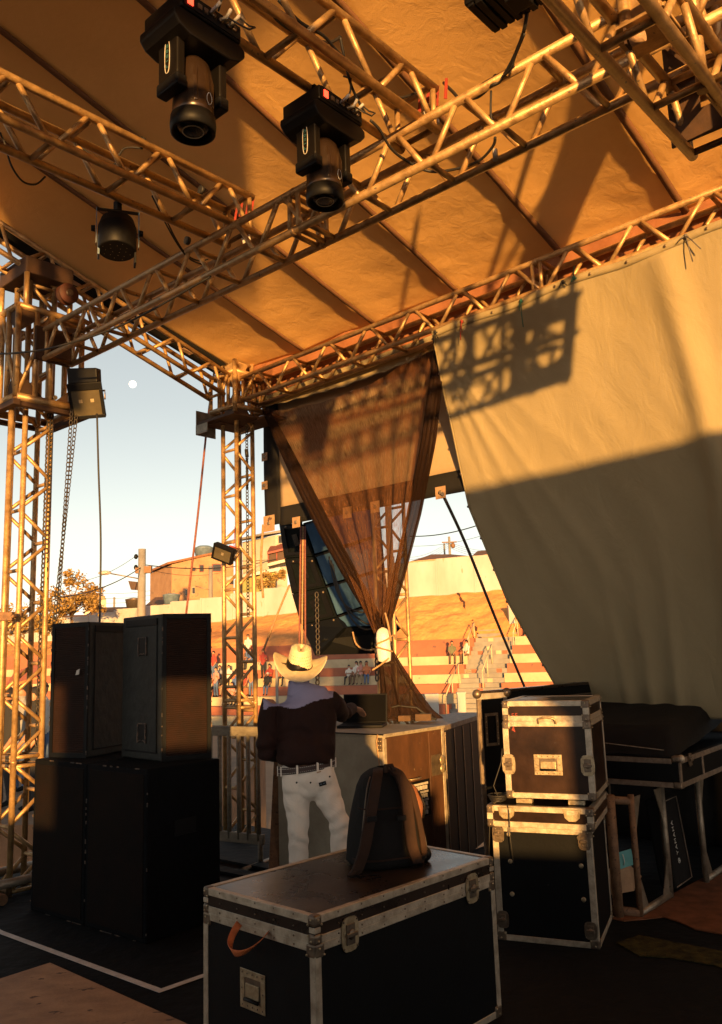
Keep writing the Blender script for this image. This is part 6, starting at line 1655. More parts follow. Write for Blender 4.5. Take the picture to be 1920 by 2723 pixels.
# ---- white jug tied to the knot
jq = atY(1020, 1715, 7.35)
jg = thing('white_jug', 'white plastic jug tied into the net knot with tan rope', 'jug', jq - Z * .12)
jx = V((.96, 0, .10)).normalized(); 
m = MB()
def jug(u, v):
    an = u * 2 * math.pi; h = lerp(-.15, .15, v); w = interp([(-.15, .02), (-.135, .055), (-.05, .063), (.0, .058), (.06, .062), (.11, .055), (.14, .035), (.15, .01)], h)
    c_, s_ = math.cos(an), math.sin(an); e = .6
    return jq + Z * h + jx * (-.02 * h) + V((1, 0, 0)) * (math.copysign(abs(c_) ** e, c_) * w) + V((0, 1, 0)) * (math.copysign(abs(s_) ** e, s_) * w * .8)
m.grid(jug, 28, 20); M['jug'] = mat('white_plastic', (.62, .60, .56), (.5, .48, .45), rough=.4, scale=4)
m.build('jug_body', M['jug'], jg)
cable([atY(1002, 1712, 7.28), atY(1030, 1700, 7.26), atY(1048, 1688, 7.3), atY(1052, 1700, 7.35)], .008, 'tan rope wrapped round the middle of the white jug', 'rope', 'rope_tan', 'rope')
cable([atY(1000, 1720, 7.28), atY(1022, 1726, 7.26), atY(1045, 1733, 7.3)], .007, 'tan rope wrapped round the lower part of the white jug', 'rope', 'rope_tan', 'rope')
cable([atY(990, 1782, 7.3), atY(1012, 1768, 7.28), atY(1034, 1750, 7.3)], .008, 'loose tan rope end sticking out below the white jug', 'rope', 'rope_tan', 'rope')
cable([atY(1024, 1630, 7.3), atY(1032, 1660, 7.28), atY(1040, 1705, 7.3)], .009, 'tan rope end standing up above the white jug', 'rope', 'rope_tan', 'rope')
# ================================================================== the arena beyond the stage
# terrace axes: TT runs along the seats (right side nearer), TN climbs away from the stage
TA = rad(22); TT = V((math.cos(TA), -math.sin(TA), 0)); TN = V((math.sin(TA), math.cos(TA), 0)); TO = V((5.0, 43.0, 0))
def tp_(t, n, z): return TO + TT * t + TN * n + Z * z
M['seat_red'] = mat('red_terrace_paint', (.34, .112, .058), (.27, .09, .05), rough=.85, scale=1.2, bump=.15, bscale=20, speck=(.14, .07, .05), speck_scale=3, speck_thr=.66)
M['seat_cream'] = mat('cream_terrace_paint', (.48, .385, .24), (.39, .31, .185), rough=.85, scale=1.2, bump=.15, bscale=20, speck=(.26, .20, .13), speck_scale=3, speck_thr=.66)
M['concrete'] = mat('grey_concrete', (.24, .225, .195), (.18, .165, .145), rough=.9, scale=1.5, bump=.2, bscale=30)
M['clay'] = mat('terracotta_earth', (.70, .30, .09), (.54, .21, .058), rough=.95, scale=1.6, bump=.45, bscale=2.2, bdist=.30, lo=.3, hi=.7)
M['wall_white'] = mat('chalky_white_wall', (.40, .395, .375), (.32, .305, .275), rough=.9, scale=.6, bump=.1, bscale=20, stretch=(1, 1, .4), speck=(.3, .25, .18), speck_scale=2.2, speck_thr=.68)
R_, DEP, ZG = .485, .80, -1.9
NT = 9
terr = thing('terrace', 'striped red and cream concrete seating terrace left of the grey stairs', 'terrace', tp_(-1.2, 0, ZG))
terr2 = thing('terrace', 'striped red and cream concrete seating terrace right of the grey stairs', 'terrace', tp_(1.2, 0, ZG))
def tz(i): return ZG + (i + 1) * R_
for t_, t0, t1, sh_, nt in ((terr, -60, -1.2, 0, NT), (terr2, 1.2, 22, 0, NT + 2)):
    for i in range(nt):
        c = 'seat_cream' if (i + sh_) % 2 == 0 else 'seat_red'
        if t_ is terr and i == NT - 1: c = 'seat_red'
        MB().obox(tp_(t0, i * DEP, ZG), TT * (t1 - t0), TN * (DEP + .02 if i < nt - 1 else 3), Z * (tz(i) - ZG)).build('seat_step', M[c], t_)
stairs = thing('stairway', 'grey block stairs climbing between the two seating terraces', 'stairs', tp_(0, 0, ZG))
for i in range((NT + 2) * 2):
    MB().obox(tp_(-1.2, i * DEP / 2 + .05, ZG), TT * 2.4, TN * (DEP / 2 + (.0 if i < 21 else 2)), Z * ((i + 1) * R_ / 2)).build('stair_step', M['concrete'], stairs)
for k in range(14):
    i = random.randint(1, 17); 
    MB().obox(tp_(-1.15 + .35 * (k % 6), i * DEP / 2 + .035, ZG + i * R_ / 2 + .02), TT * .3, TN * .03, Z * .2).build('painted_block', M['seat_red' if k % 2 else 'seat_cream'], stairs)
M['rail'] = mat('pale_yellow_rail', (.5, .42, .26), (.4, .33, .2), rough=.6, scale=8)
for t0, n0, n1, lab in ((-1.3, 4.4, 7.0, 'pale hand rail at the upper left of the grey stairs'), (-1.3, .6, 3.2, 'pale hand rail at the lower left of the grey stairs'), (1.25, 5.8, 8.4, 'pale hand rail at the top right of the grey stairs'), (.2, 2.5, 4.8, 'pale hand rail in the middle of the grey stairs')):
    h = thing('hand_rail', lab, 'hand rail', tp_(t0, n0, ZG + n0 / DEP * R_))
    za, zb_ = ZG + n0 / DEP * R_ + .1, ZG + n1 / DEP * R_ + .1
    MB().tube(tp_(t0, n0, za + .95), tp_(t0, n1, zb_ + .95), .03, 6).build('top_rail', M['rail'], h)
    for f in (0, .5, 1): MB().tube(tp_(t0, lerp(n0, n1, f), lerp(za, zb_, f) - .1), tp_(t0, lerp(n0, n1, f), lerp(za, zb_, f) + .95), .03, 6).build('rail_post', M['rail'], h)
for (u, v0, v1, y_, w_, lab) in ((1152, 1850, 1930, 41.0, .62, 'broad white post at the foot of the terraces, left of the stairs'), (1231, 1845, 1925, 41.5, .38, 'slimmer white post at the foot of the stairs, just left of the big case'), (1366, 1612, 1710, 50.0, .36, 'tall white post on the upper terrace beside the curtain edge')):
    q = atY(u, v1, y_); h_ = (atY(u, v0, y_).z - q.z) + (.8 if v1 > 1900 else .3)
    m = MB(); m.obox(q - V((w_ / 2, 0, .8 if v1 > 1900 else .3)), V((w_, 0, 0)), V((0, w_, 0)), Z * h_); m.obox(q - V((w_ / 2 + .03, .03, 0)) + Z * (h_ - (.8 if v1 > 1900 else .3)), V((w_ + .06, 0, 0)), V((0, w_ + .06, 0)), Z * .08)
    tag(m.build('white_post', M['wall_white'], org=V((q.x, q.y, ZG))), lab, 'post')
# earth bank with the wall on its crest
def wallbase(s):      # s along TT from TO at the foot of the wall
    t = lerp(-60, 26, s); 
    return t
WN = 11.5
def wb_z(t): return interp([(-60, 3.2), (-37, 3.75), (-22, 4.69), (-17.8, 4.95), (-6.8, 5.75), (-.4, 5.9), (26, 6.6)], t)
bank = MB()
def bank_pt(u, v):
    t = lerp(-70, 30, u); n = lerp(NT * DEP - .3 + (1.6 if t > 1.2 else 0), WN + .6, v); z0 = tz(NT - 1) - .25 + (.9 if t > 1.2 else 0); z1 = wb_z(t)
    z = lerp(z0, z1, v ** .85) + .18 * noise.noise(V((t * .45, v * 4, 3))) * math.sin(math.pi * v) + (.08 * noise.noise(V((t * 1.4, v * 9, 5))) + .09 * abs(noise.noise(V((t * 3.1, v * 16, 8)))) + .05 * noise.noise(V((t * 7, v * 34, 2)))) * math.sin(math.pi * min(1, v + .1))
    return tp_(t, n + .25 * noise.noise(V((t * .8, v * 6, 7))), z)
bank.grid(bank_pt, 420, 64)
struct(bank.build('earth_bank', M['clay']))
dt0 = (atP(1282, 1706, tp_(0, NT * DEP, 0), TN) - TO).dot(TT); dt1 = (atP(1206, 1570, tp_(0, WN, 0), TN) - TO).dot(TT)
dc = MB(); dpts = []  # darker stripe laid down the slope of the bank
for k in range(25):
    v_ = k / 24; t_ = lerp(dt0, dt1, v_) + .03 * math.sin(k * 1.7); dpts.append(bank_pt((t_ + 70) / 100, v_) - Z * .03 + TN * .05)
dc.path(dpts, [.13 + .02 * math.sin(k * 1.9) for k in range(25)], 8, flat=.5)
M['dark_clay'] = mat('dark_bank_clay', (.085, .034, .014), (.05, .02, .01), rough=.95, scale=3, bump=.6, bscale=5, bdist=.1)
tag(dc.build('bank_stripe', M['dark_clay'], org=dpts[0]), 'dark narrow stripe running down the red earth bank right of the net', 'gully')  # gully here is a darker stripe laid on the bank
lw0 = atP(1135, 1712, tp_(0, NT * DEP + .3, 0), TN); lw1 = atP(1258, 1710, tp_(0, NT * DEP + .3, 0), TN)
tag(MB().obox(V((lw0.x, lw0.y, lw0.z - .3)), (lw1 - lw0), TN * .6, Z * .55).build('low_wall', M['seat_cream'], org=lw0), 'low cream coping wall at the foot of the earth bank left of the stairs', 'wall')
hill = MB()
hill.grid(lambda u, v: tp_(lerp(-200, 160, u), lerp(WN + .5, 240, v), wb_z(lerp(-70, 60, u)) - .1 + 7.5 * v + 2.0 * noise.noise(V((u * 7, v * 4, 2))) * v - (2.2 * max(0, .42 - u) / .42) * v * 3), 40, 24)
M['dry_hill'] = mat('dry_hillside', (.26, .18, .085), (.16, .12, .055), rough=.95, scale=.12, bump=.4, bscale=1)
struct(hill.build('hill', M['dry_hill']))
wall = thing('boundary_wall', 'long chalky white boundary wall on top of the red earth bank', 'wall', tp_(0, WN, wb_z(0)))
for k in range(34):
    t0, t1 = -62 + k * 2.6, -62 + (k + 1) * 2.6
    z0 = min(wb_z(t0), wb_z(t1)) - .4; st_ = 1.95 if t0 > -12 else 1.6
    MB().obox(tp_(t0 + .01, WN, z0), TT * 2.58, TN * .18, Z * (st_ + .4 + .02 * ((k * 7) % 5))).build('wall_panel', M['wall_white'], wall)
    MB().obox(tp_(t0 - .07, WN - .05, z0), TT * .14, TN * .26, Z * (st_ + .42)).build('wall_pier', M['wall_white'], wall)
# ---- utility pole with street lamp
def pole_at(u, v0, v1, y_, r, label, lamp=False):
    top = atY(u, v0, y_); bot = V((top.x, top.y, atY(u, v1, y_).z - 3))
    t = thing('utility_pole', label, 'pole', bot)
    MB().tube(bot, top, r * 1.15, 12, r2=r).build('shaft', M['concrete'], t)
    return t, top
up_, tp0 = pole_at(378, 1460, 1640, 62, .28, 'grey concrete utility pole with a curved street lamp arm above the speakers', True)
m = MB()
for z_, in ((-.55,), (-1.35,)): m.ball(tp0 + V((-.45, 0, z_)), (.16, .16, .2), 8, 6); m.tube(tp0 + V((0, 0, z_)), tp0 + V((-.45, 0, z_)), .05, 6)
m.build('insulator', M['plastic'], up_)
m = MB(); m.box(tp0 + V((.45, 0, -1.55)), .55, .4, .5); m.box(tp0 + V((-.28, 0, -1.6)), .35, .4, .4); m.build('junction_box', M['rust'], up_)
m = MB(); m.path([tp0 + V((-.2, 0, -2.2)), tp0 + V((-1.6, 0, -1.9)), tp0 + V((-2.3, 0, -1.75))], .05, 6); a_ = m.build('lamp_arm', M['galv'], up_)
m = MB(); m.ball(tp0 + V((-2.75, 0, -1.68)), (.5, .22, .17), 12, 8); m.build('lamp_hood', M['white_plug'], a_)
m = MB(); m.prism([tp0 + V((-.25, -.2, -2.45)), tp0 + V((-.95, -.2, -2.35)), tp0 + V((-.75, -.2, -3.0)), tp0 + V((-.25, -.2, -3.05))], V((0, .3, 0))); m.build('hanging_box', M['alu_dark'], up_)
pp, _ = pole_at(1343 - 0, 1470, 1560, 88, .12, 'thin distant utility pole above the white wall, right of the net') if False else pole_at(1194, 1427, 1490, 90, .13, 'thin distant utility pole with crossarm above the white wall, right of the net')
m = MB(); m.box(_ + V((0, 0, -.6)), 1.6, .12, .12); m.ball(_ + V((.35, -.2, -1.0)), (.25, .25, .32), 8, 6); m.build('crossarm', M['rust'], pp)
pp2, _2 = pole_at(1181, 1445, 1490, 95, .10, 'thinner distant pole beside the crossarm pole above the white wall')
pp3, _3 = pole_at(560, 1505, 1640, 66, .16, 'slim pale pole standing in front of the brick house')
m = MB(); m.path([_3 + V((0, 0, -1.9)), _3 + V((-1.2, 0, -1.55))], .04, 6); m.build('lamp_arm', M['galv'], pp3)
pp4, _4 = pole_at(304, 1588, 1625, 80, .10, 'short dark pole beyond the tiled roofs')
pp5, _5 = pole_at(735, 1738, 1860, 38, .06, 'grey metal post rising just left of the hat')
# power lines
def wire(p, q, sg, r, lab, group=None):
    m = MB(); m.path(sag(p, q, sg, 14), r, 4); tag(m.build('power_line', M['cable'], org=V(p)), lab, 'wire', group)
wire(atY(376, 1508, 62), atY(150, 1590, 45), .4, .035, 'thick power line from the utility pole down to the lower left')
wire(atY(385, 1502, 62), atY(735, 1487, 70), .5, .035, 'thick power line from the utility pole to the right past the far tower')
wire(atY(366, 1475, 62), atY(165, 1552, 58), .5, .016, 'thin power line from the top of the utility pole to the left')
wire(atY(395, 1515, 62), atY(600, 1520, 80), .4, .016, 'thin power line from the utility pole to the brick house')
for k in range(5):
    wire(atY(170, 1570 + 13 * k, 95), atY(470, 1556 + 12 * k, 110), .7, .02, 'one of the faint parallel power lines over the tiled roofs', 'faint power lines over the tiled roofs')
wire(atY(1090, 1426, 60), atY(1290, 1390, 52), .25, .035, 'thick power line behind the stay rope at the right')
wire(atY(1090, 1452, 90), atY(1310, 1415, 80), .4, .02, 'thin power line below the thick one at the right')
for k in range(4):
    wire(atY(1194, 1440 + 5 * k, 90), atY(1315, 1462 + 6 * k, 100), .4, .016, 'one of the thin lines from the distant crossarm pole to the curtain edge', 'thin lines right of the crossarm pole')
    wire(atY(1090, 1482 + 6 * k, 100), atY(1194, 1440 + 5 * k, 90), .4, .016, 'one of the thin lines from the net to the distant crossarm pole', 'thin lines left of the crossarm pole')
wire(atY(600, 1490, 80), atY(760, 1482, 90), .2, .03, 'power line passing the balcony house')
# ---- houses
M['brick'] = mat('raw_brick_wall', (.40, .23, .12), (.30, .165, .085), rough=.9, scale=1.0, bump=.2, bscale=8, speck=(.22, .14, .09), speck_scale=2.0, speck_thr=.64)
M['tile'] = mat('clay_roof_tile', (.36, .16, .07), (.26, .11, .05), rough=.85, scale=3, bump=.2, bscale=12)
add_stripe_bump(M['tile'], 'X', 6, .8, .05)
M['plaster_w'] = mat('cream_plaster', (.52, .46, .36), (.42, .37, .29), rough=.9, scale=.8)
M['plaster_y'] = mat('yellow_green_plaster', (.42, .38, .12), (.34, .31, .10), rough=.9, scale=.8)
M['window_dark'] = mat('dark_window', (.05, .05, .05), (.03, .03, .03), rough=.2, scale=2)
M['frame_red'] = mat('red_frame', (.25, .06, .04), (.18, .05, .03), rough=.7, scale=5)
M['tank'] = mat('blue_tank', (.14, .19, .24), (.09, .13, .17), rough=.5, scale=3)
def house(name, label, u0, u1, vt0, vt1, vb, y_, depth, wallm, yaw=0.0, roof=None):
    """walls between picture columns u0..u1 with roofline vt0 (left) to vt1 (right), standing at depth y_"""
    p0, p1 = atY(u0, vb, y_), atY(u1, vb, y_ + yaw)
    t0, t1 = atY(u0, vt0, y_), atY(u1, vt1, y_ + yaw)
    t = thing(name, label, 'house', p0 - Z * 3)
    d = (p1 - p0); d.z = 0; nrm = V((-d.y, d.x, 0)).normalized() * depth
    MB().prism([V((p0.x, p0.y, p0.z - 3)), V((p1.x, p1.y, p1.z - 3)), V((p1.x, p1.y, t1.z)), V((p0.x, p0.y, t0.z))], nrm).build('wall', M[wallm], t)
    def wp(u, v): return atP(u, v, p0, nrm.normalized())
    def window(ua, va, ub, vb_, fm='frame_red', nm='window'):
        a_, b_, c_, e_ = wp(ua, vb_), wp(ub, vb_), wp(ub, va), wp(ua, va); o_ = -nrm.normalized()
        w = MB().prism([a_, b_, c_, e_], o_ * .10).build(nm, M[fm], t)
        k = .14
        cc = (a_ + b_ + c_ + e_) / 4
        MB().prism([cc + (q - cc) * (1 - k) + o_ * .10 for q in (a_, b_, c_, e_)], o_ * .02).build('pane', M['window_dark'], w)
        return w
    return t, wp, window, nrm, (p0, p1, t0, t1)
hb1, wp, win, nrm, cor = house('brick_house', 'tall raw brick house with a sloping top behind the small floodlight', 456, 622, 1501, 1462, 1606, 84, 9, 'brick', 3)
for w_ in ((510, 1509, 519, 1519), (530, 1502, 541, 1521), (564, 1500, 588, 1520), (492, 1567, 497, 1585), (510, 1561, 518, 1580), (588, 1558, 596, 1574)): win(*w_, fm='plaster_w' if w_[1] > 1550 else 'frame_red')
MB().prism([cor[2] + V((-.3, -.3, 0)), cor[3] + V((.3, -.3, 0)), cor[3] + V((.3, -.3, .22)), cor[2] + V((-.3, -.3, .22))], nrm * 1.08).build('roof_edge', M['tile'], hb1)
q = atY(543, 1467, 88)
tk = thing('water_tank', 'blue water tank on top of the brick house', 'water tank', q - Z * 1.2)
MB().lathe([(.9, 0), (1.05, .9), (1.1, .95), (.6, 1.2)], q - Z * .6, Z, 14).build('tank_body', M['tank'], tk); MB().lathe([(1.0, -.6), (1.0, 0)], q - Z * .6, Z, 12).build('tank_base', M['concrete'], tk)
for (u, v, y_, lab) in ((456, 1596, 70, 'small blue water tank on the roofs left of the red rope'), (358, 1609, 66, 'dark water tank on the roof beside the utility pole')):
    q = atY(u, v, y_); tk = thing('water_tank', lab, 'water tank', q - Z * .5)
    MB().lathe([(.55, -.5), (.72, .4), (.76, .45), (.3, .55)], q, Z, 14).build('tank_body', M['tank'] if u > 400 else M['cap'], tk)
def roof_patch(label, pts_uv, y0, y1):
    """tiled lean-to roof over a low wall, its front eave at y0 and its ridge at y1"""
    (ua, va), (ub, vb), (uc, vc), (ud, vd) = pts_uv
    a_, b_, c_, d_ = atY(ua, va, y0), atY(ub, vb, y0), atY(uc, vc, y1), atY(ud, vd, y1)
    t = thing('low_house', label, 'house', V((a_.x, a_.y, a_.z - 3)))
    MB().prism([a_, b_, c_, d_], Z * .18).build('roof', M['tile'], t)
    MB().prism([a_ - Z * .12, b_ - Z * .12, b_ + Z * .2, a_ + Z * .2], V((0, -.12, 0))).build('eave_board', M['plywood'], t)
    MB().prism([V((a_.x, a_.y + .4, a_.z - 4)), V((b_.x, b_.y + .4, b_.z - 4)), V((c_.x, c_.y, c_.z - 4)), V((d_.x, d_.y, d_.z - 4))], Z * 3.9).build('wall', M['plaster_w'], t)
roof_patch('low house with a brown tiled roof left of the utility pole', ((232, 1640), (372, 1626), (352, 1619), (252, 1621)), 68, 74)
roof_patch('low house with a pointed orange roof between the utility pole and the brick house', ((384, 1618), (492, 1608), (440, 1592), (412, 1594)), 70, 76)
roof_patch('low house with an orange roof beyond the tree at the left', ((222, 1590), (280, 1590), (262, 1581), (236, 1578)), 96, 100)
roof_patch('low shed with an open tiled roof above the white wall, right of the net', ((1085, 1500), (1250, 1484), (1200, 1479), (1150, 1479)), 72, 78)
roof_patch('low shed roof behind the white wall at the curtain edge', ((1250, 1488), (1330, 1474), (1310, 1466), (1270, 1470)), 76, 82)
roof_patch('low tiled roof just left of the far tower over the wall', ((140, 1672), (240, 1650), (230, 1640), (165, 1642)), 70, 75)
hb2, wp, win, nrm, cor = house('balcony_house', 'tall cream house with a covered balcony left of the hanging speakers', 734, 765, 1423, 1421, 1560, 86, 6, 'plaster_w', 1)
win(738, 1424, 752, 1446, 'plaster_w')
MB().prism([cor[2] + V((-1.2, -.6, 0)), cor[3] + V((1, -.6, .3)), cor[3] + V((1, -.6, .6)), cor[2] + V((-1.2, -.6, .2))], nrm * 1.2).build('roof_edge', M['concrete'], hb2)
a0, a1 = atY(712, 1506, 84), atY(760, 1494, 84)
bal = MB().prism([a0, a1, a1 + Z * .3, a0 + Z * .3], V((0, 2.2, 0))).build('balcony', M['plaster_w'], hb2)
MB().prism([a0 + Z * .3, a1 + Z * .3, a1 + Z * 1.3, a0 + Z * 1.3], V((0, .06, 0))).build('railing', M['alu_dark'], bal)
b0_, b1_ = atY(710, 1474, 83.5), atY(760, 1462, 83.5)
MB().prism([b0_, b1_, b1_ + V((0, 3, 1.0)), b0_ + V((0, 3, 1.0))], Z * .2).build('awning', M['frame_red'], hb2)
for f in (0.05, .5, .95): MB().tube(a0.lerp(a1, f) + Z * .3, b0_.lerp(b1_, f) + V((0, .4, .05)), .07, 6).build('balcony_post', M['frame_red'], bal)
hb3, wp, win, nrm, cor = house('yellow_house', 'small yellow green house under the balcony house', 696, 733, 1530, 1518, 1570, 80, 5, 'plaster_y', 1)
win(707, 1543, 713, 1552, 'frame_red')
MB().prism([cor[2] + V((-.5, -.4, 0)), cor[3] + V((.5, -.4, 0)), cor[3] + V((.5, -.4, .3)), cor[2] + V((-.5, -.4, .3))], nrm * 1.1).build('roof_edge', M['white'], hb3)
# ---- trees and bushes
M['leaf'] = mat('dry_golden_leaves', (.34, .20, .045), (.17, .105, .028), rough=.85, scale=3, lo=.4, hi=.6)
M['bark'] = mat('tree_bark', (.17, .11, .065), (.10, .065, .04), rough=.9, scale=8)
def tree(name, label, base, h, w, trunk_h, seed, nleaf=2600, leaf=.16, clumps=26):
    rnd = random.Random(seed); t = thing(name, label, 'tree' if name == 'tree' else 'bush', base)
    m = MB(); m.path([base, base + V((.1, 0, trunk_h * .5)), base + V((-.05, 0, trunk_h))], [h * .03, h * .024, h * .02], 8)
    cl = []
    for k in range(clumps):
        an = rnd.uniform(0, 2 * math.pi); rr = w * .5 * math.sqrt(rnd.random()); zz = trunk_h + (h - trunk_h) * (.08 + .92 * rnd.random() * (1 - .55 * (rr / (w * .5)) ** 2))
        c_ = base + V((rr * math.cos(an), rr * math.sin(an), zz)); cl.append((c_, w * rnd.uniform(.09, .17)))
    for c_, r_ in cl[:14]:
        s0 = base + Z * trunk_h * rnd.uniform(.75, 1.0); md = s0.lerp(c_, .5) + V((0, 0, h * .04))
        m.path([s0, md, c_], [h * .014, h * .010, h * .004], 6)
    m.build('trunk', M['bark'], t)
    cr_ = MB()
    for k in range(nleaf):
        c_, r_ = rnd.choice(cl); d = V((rnd.gauss(0, 1), rnd.gauss(0, 1), rnd.gauss(0, .6))).normalized() * (r_ * rnd.random() ** .4)
        p = c_ + d; a_ = V((rnd.gauss(0, 1), rnd.gauss(0, 1), rnd.gauss(0, .7))).normalized(); b_ = a_.cross(V((rnd.gauss(0, 1), rnd.gauss(0, 1), rnd.gauss(0, 1)))).normalized()
        l_ = leaf * rnd.uniform(.6, 1.3)
        cr_.add([p - a_ * l_, p + b_ * l_ * .45, p + a_ * l_, p - b_ * l_ * .45], [(0, 1, 2, 3)])
    cr_.build('crown', M['leaf'], t)
    return t
bs = atY(188, 1660, 60); tree('tree', 'small spreading tree with golden dry leaves left above the speakers', bs - Z * .3, 4.0, 4.0, 1.0, 5, 3600, .14, 34)
bs = atY(60, 1700, 52); tree('tree', 'golden bushy tree seen through the near tower', bs, 2.4, 4.5, .4, 8, 2400, .14)
bs = atY(723, 1566, 74); tree('bush', 'round golden bush on the wall below the balcony house', bs - Z * .2, 2.3, 2.8, .2, 9, 1400, .12, 20)
bs = atY(20, 1690, 75); tree('tree', 'small dry tree at the far left edge behind the near tower', bs, 3.2, 3.6, .8, 12, 1500, .14)
# ---- spectators on the terraces
def seat(u, row, rz=None, pose='sit', k=0, top='white', leg='denim', label='', **kw):
    n = row * DEP + (.45 if pose == 'sit' else .3)
    P_ = tp_(0, n, 0); q = atP(u, 1750, P_, TN)
    z = tz(row) - (.47 if pose == 'sit' else 0)
    return place_person(V((q.x, q.y, z)) - TN * (.25 if pose == 'sit' else 0), -TA + (rz or 0), pose, k, top, leg, label, **kw)
seat(1206, 6, .3, 'sit', 0, 'olive', 'brown', 'seated man in an olive top on the terrace left of the stairs')
seat(1246, 6, -.5, 'sit', 1, 'white', 'brown', 'seated person in white with a cap at the left edge of the stairs', cap_=M['plastic'])
seat(930, 4, .2, 'sit', 2, 'white', 'dark', 'leftmost of the four spectators above the laptop, small, in white', scale=.85)
seat(950, 4, -.2, 'sit', 0, 'white', 'brown', 'second of the four spectators above the laptop, drinking, in white', long_hair=True)
seat(963, 4, .1, 'sit', 3, 'pink', 'khaki', 'third of the four spectators above the laptop, with curly hair')
seat(977, 4, .4, 'sit', 1, 'orange', 'denim', 'woman with long hair in orange, rightmost of the four above the laptop', long_hair=True)
seat(1400, 9, .2, 'stand', 0, 'red', 'denim', 'person in a dark red top on the upper terrace beside the curtain edge', long_hair=True)
seat(1418, 9, -.3, 'sit', 2, 'pink', 'khaki', 'person half hidden by the curtain edge on the upper terrace')
seat(716, 3, .2, 'sit', 1, 'black', 'denim', 'spectator in black with a white cap and blue jeans right of the far tower', cap_=tops['white'])
seat(722, 4, 0, 'sit', 3, 'red', 'dark', 'spectator in red sitting behind the one with a white cap')
seat(700, 4, 0, 'stand', 1, 'red', 'dark', 'spectator standing in dark red close to the right leg of the far tower', long_hair=True)
grp = 'spectators on the terrace beside the far tower'
cols = ['red', 'white', 'black', 'orange', 'blue', 'pink', 'grey']
desc = {'red': 'red', 'white': 'white', 'black': 'black', 'orange': 'orange', 'blue': 'blue', 'pink': 'pink', 'grey': 'grey'}
rnd = random.Random(21)
spots = [(568, 4), (578, 3), (588, 4), (598, 3), (574, 2), (612, 4), (632, 3), (655, 3), (668, 2), (640, 2), (684, 3), (620, 2), (660, 6), (672, 6), (666, 7)]
for i, (u, r_) in enumerate(spots):
    c = cols[(i * 3) % 7]; lg = ['denim', 'dark', 'brown', 'khaki'][i % 4]
    where = 'left of the far tower' if u < 600 else ('behind the braces of the far tower' if r_ < 6 else 'high on the terrace past the far tower')
    seat(u, r_, rnd.uniform(-.5, .5), 'sit' if i % 4 else 'stand', i % 3 if i % 4 else i % 3, c, lg,
         '%s spectator in %s with %s trousers %s' % ('seated' if i % 4 else 'standing', c, {'denim': 'blue', 'dark': 'dark', 'brown': 'brown', 'khaki': 'khaki'}[lg], where), group=grp, long_hair=bool(i % 2))
seat(758, 4, 0, 'sit', 0, 'grey', 'dark', 'spectator in grey just above the left shoulder of the man in the hat')
# people close behind the near tower, on the arena floor
for (u, y_, k, c, lg, lab) in ((22, 13, 0, 'black', 'dark', 'standing person in black behind the left posts of the near tower'), (62, 14.5, 1, 'grey', 'denim', 'standing person in grey and jeans behind the near tower'), (96, 12.5, 2, 'black', 'dark', 'standing person in black beside the heavy chains of the near tower'), (118, 16, 0, 'white', 'denim', 'standing person in white behind the right post of the near tower')):
    q = atY(u, 1800, y_); place_person(V((q.x, q.y, -.30)), rnd.uniform(-1, 1), 'stand', k, c, lg, lab)
# vendor tarp and low platform behind the near tower
pf = MB(); q = atY(60, 1900, 13); pf.obox(V((q.x - 4, 11.5, -1.9)), V((7, 0, 0)), V((0, 7, 0)), Z * 1.6)
M['pave'] = mat('brown_paving', (.22, .13, .075), (.15, .09, .05), rough=.9, scale=3, bump=.3, bscale=12)
tag(pf.build('side_platform', M['pave'], org=V((q.x, 12, -1.9))), 'brown paved side platform beyond the stage edge behind the near tower', 'platform')
q = atY(60, 1800, 17)
tn = thing('tent', 'orange awning on poles behind the near tower', 'tent', V((q.x, 17, -.3)))
MB().prism([atY(12, 1830, 17), atY(120, 1800, 17), atY(118, 1765, 18.5), atY(40, 1790, 18.5)], Z * .04).build('awning', M['orange_web'], tn)
for u, v in ((14, 1830), (118, 1802)): 
    t_ = atY(u, v, 17); MB().tube(V((t_.x, t_.y, -.3)), t_, .03, 8).build('pole', M['galv'], tn)
# ---- moon
mq = atY(353, 1022, 900)
mo = MB(); mo.ball(mq, 4.1, 24, 16)
M['moon'] = emit_mat('moon_surface', (.92, .90, .82), .62)
_nt = M['moon'].node_tree; _nz = N(_nt, 'ShaderNodeTexNoise'); _nz.inputs['Scale'].default_value = .35; _tc = N(_nt, 'ShaderNodeTexCoord'); _nt.links.new(_tc.outputs['Object'], _nz.inputs['Vector'])
_rp = N(_nt, 'ShaderNodeValToRGB'); _rp.color_ramp.elements[0].color = (.62, .66, .66, 1); _rp.color_ramp.elements[1].color = (.92, .9, .82, 1); _rp.color_ramp.elements[0].position = .38; _rp.color_ramp.elements[1].position = .58
_nt.links.new(_nz.outputs['Fac'], _rp.inputs[0]); _nt.links.new(_rp.outputs[0], _nt.nodes['Principled BSDF'].inputs['Emission Color'])
tag(mo.build('moon', M['moon'], org=mq), 'pale round moon in the blue sky left of the corner tower', 'moon')
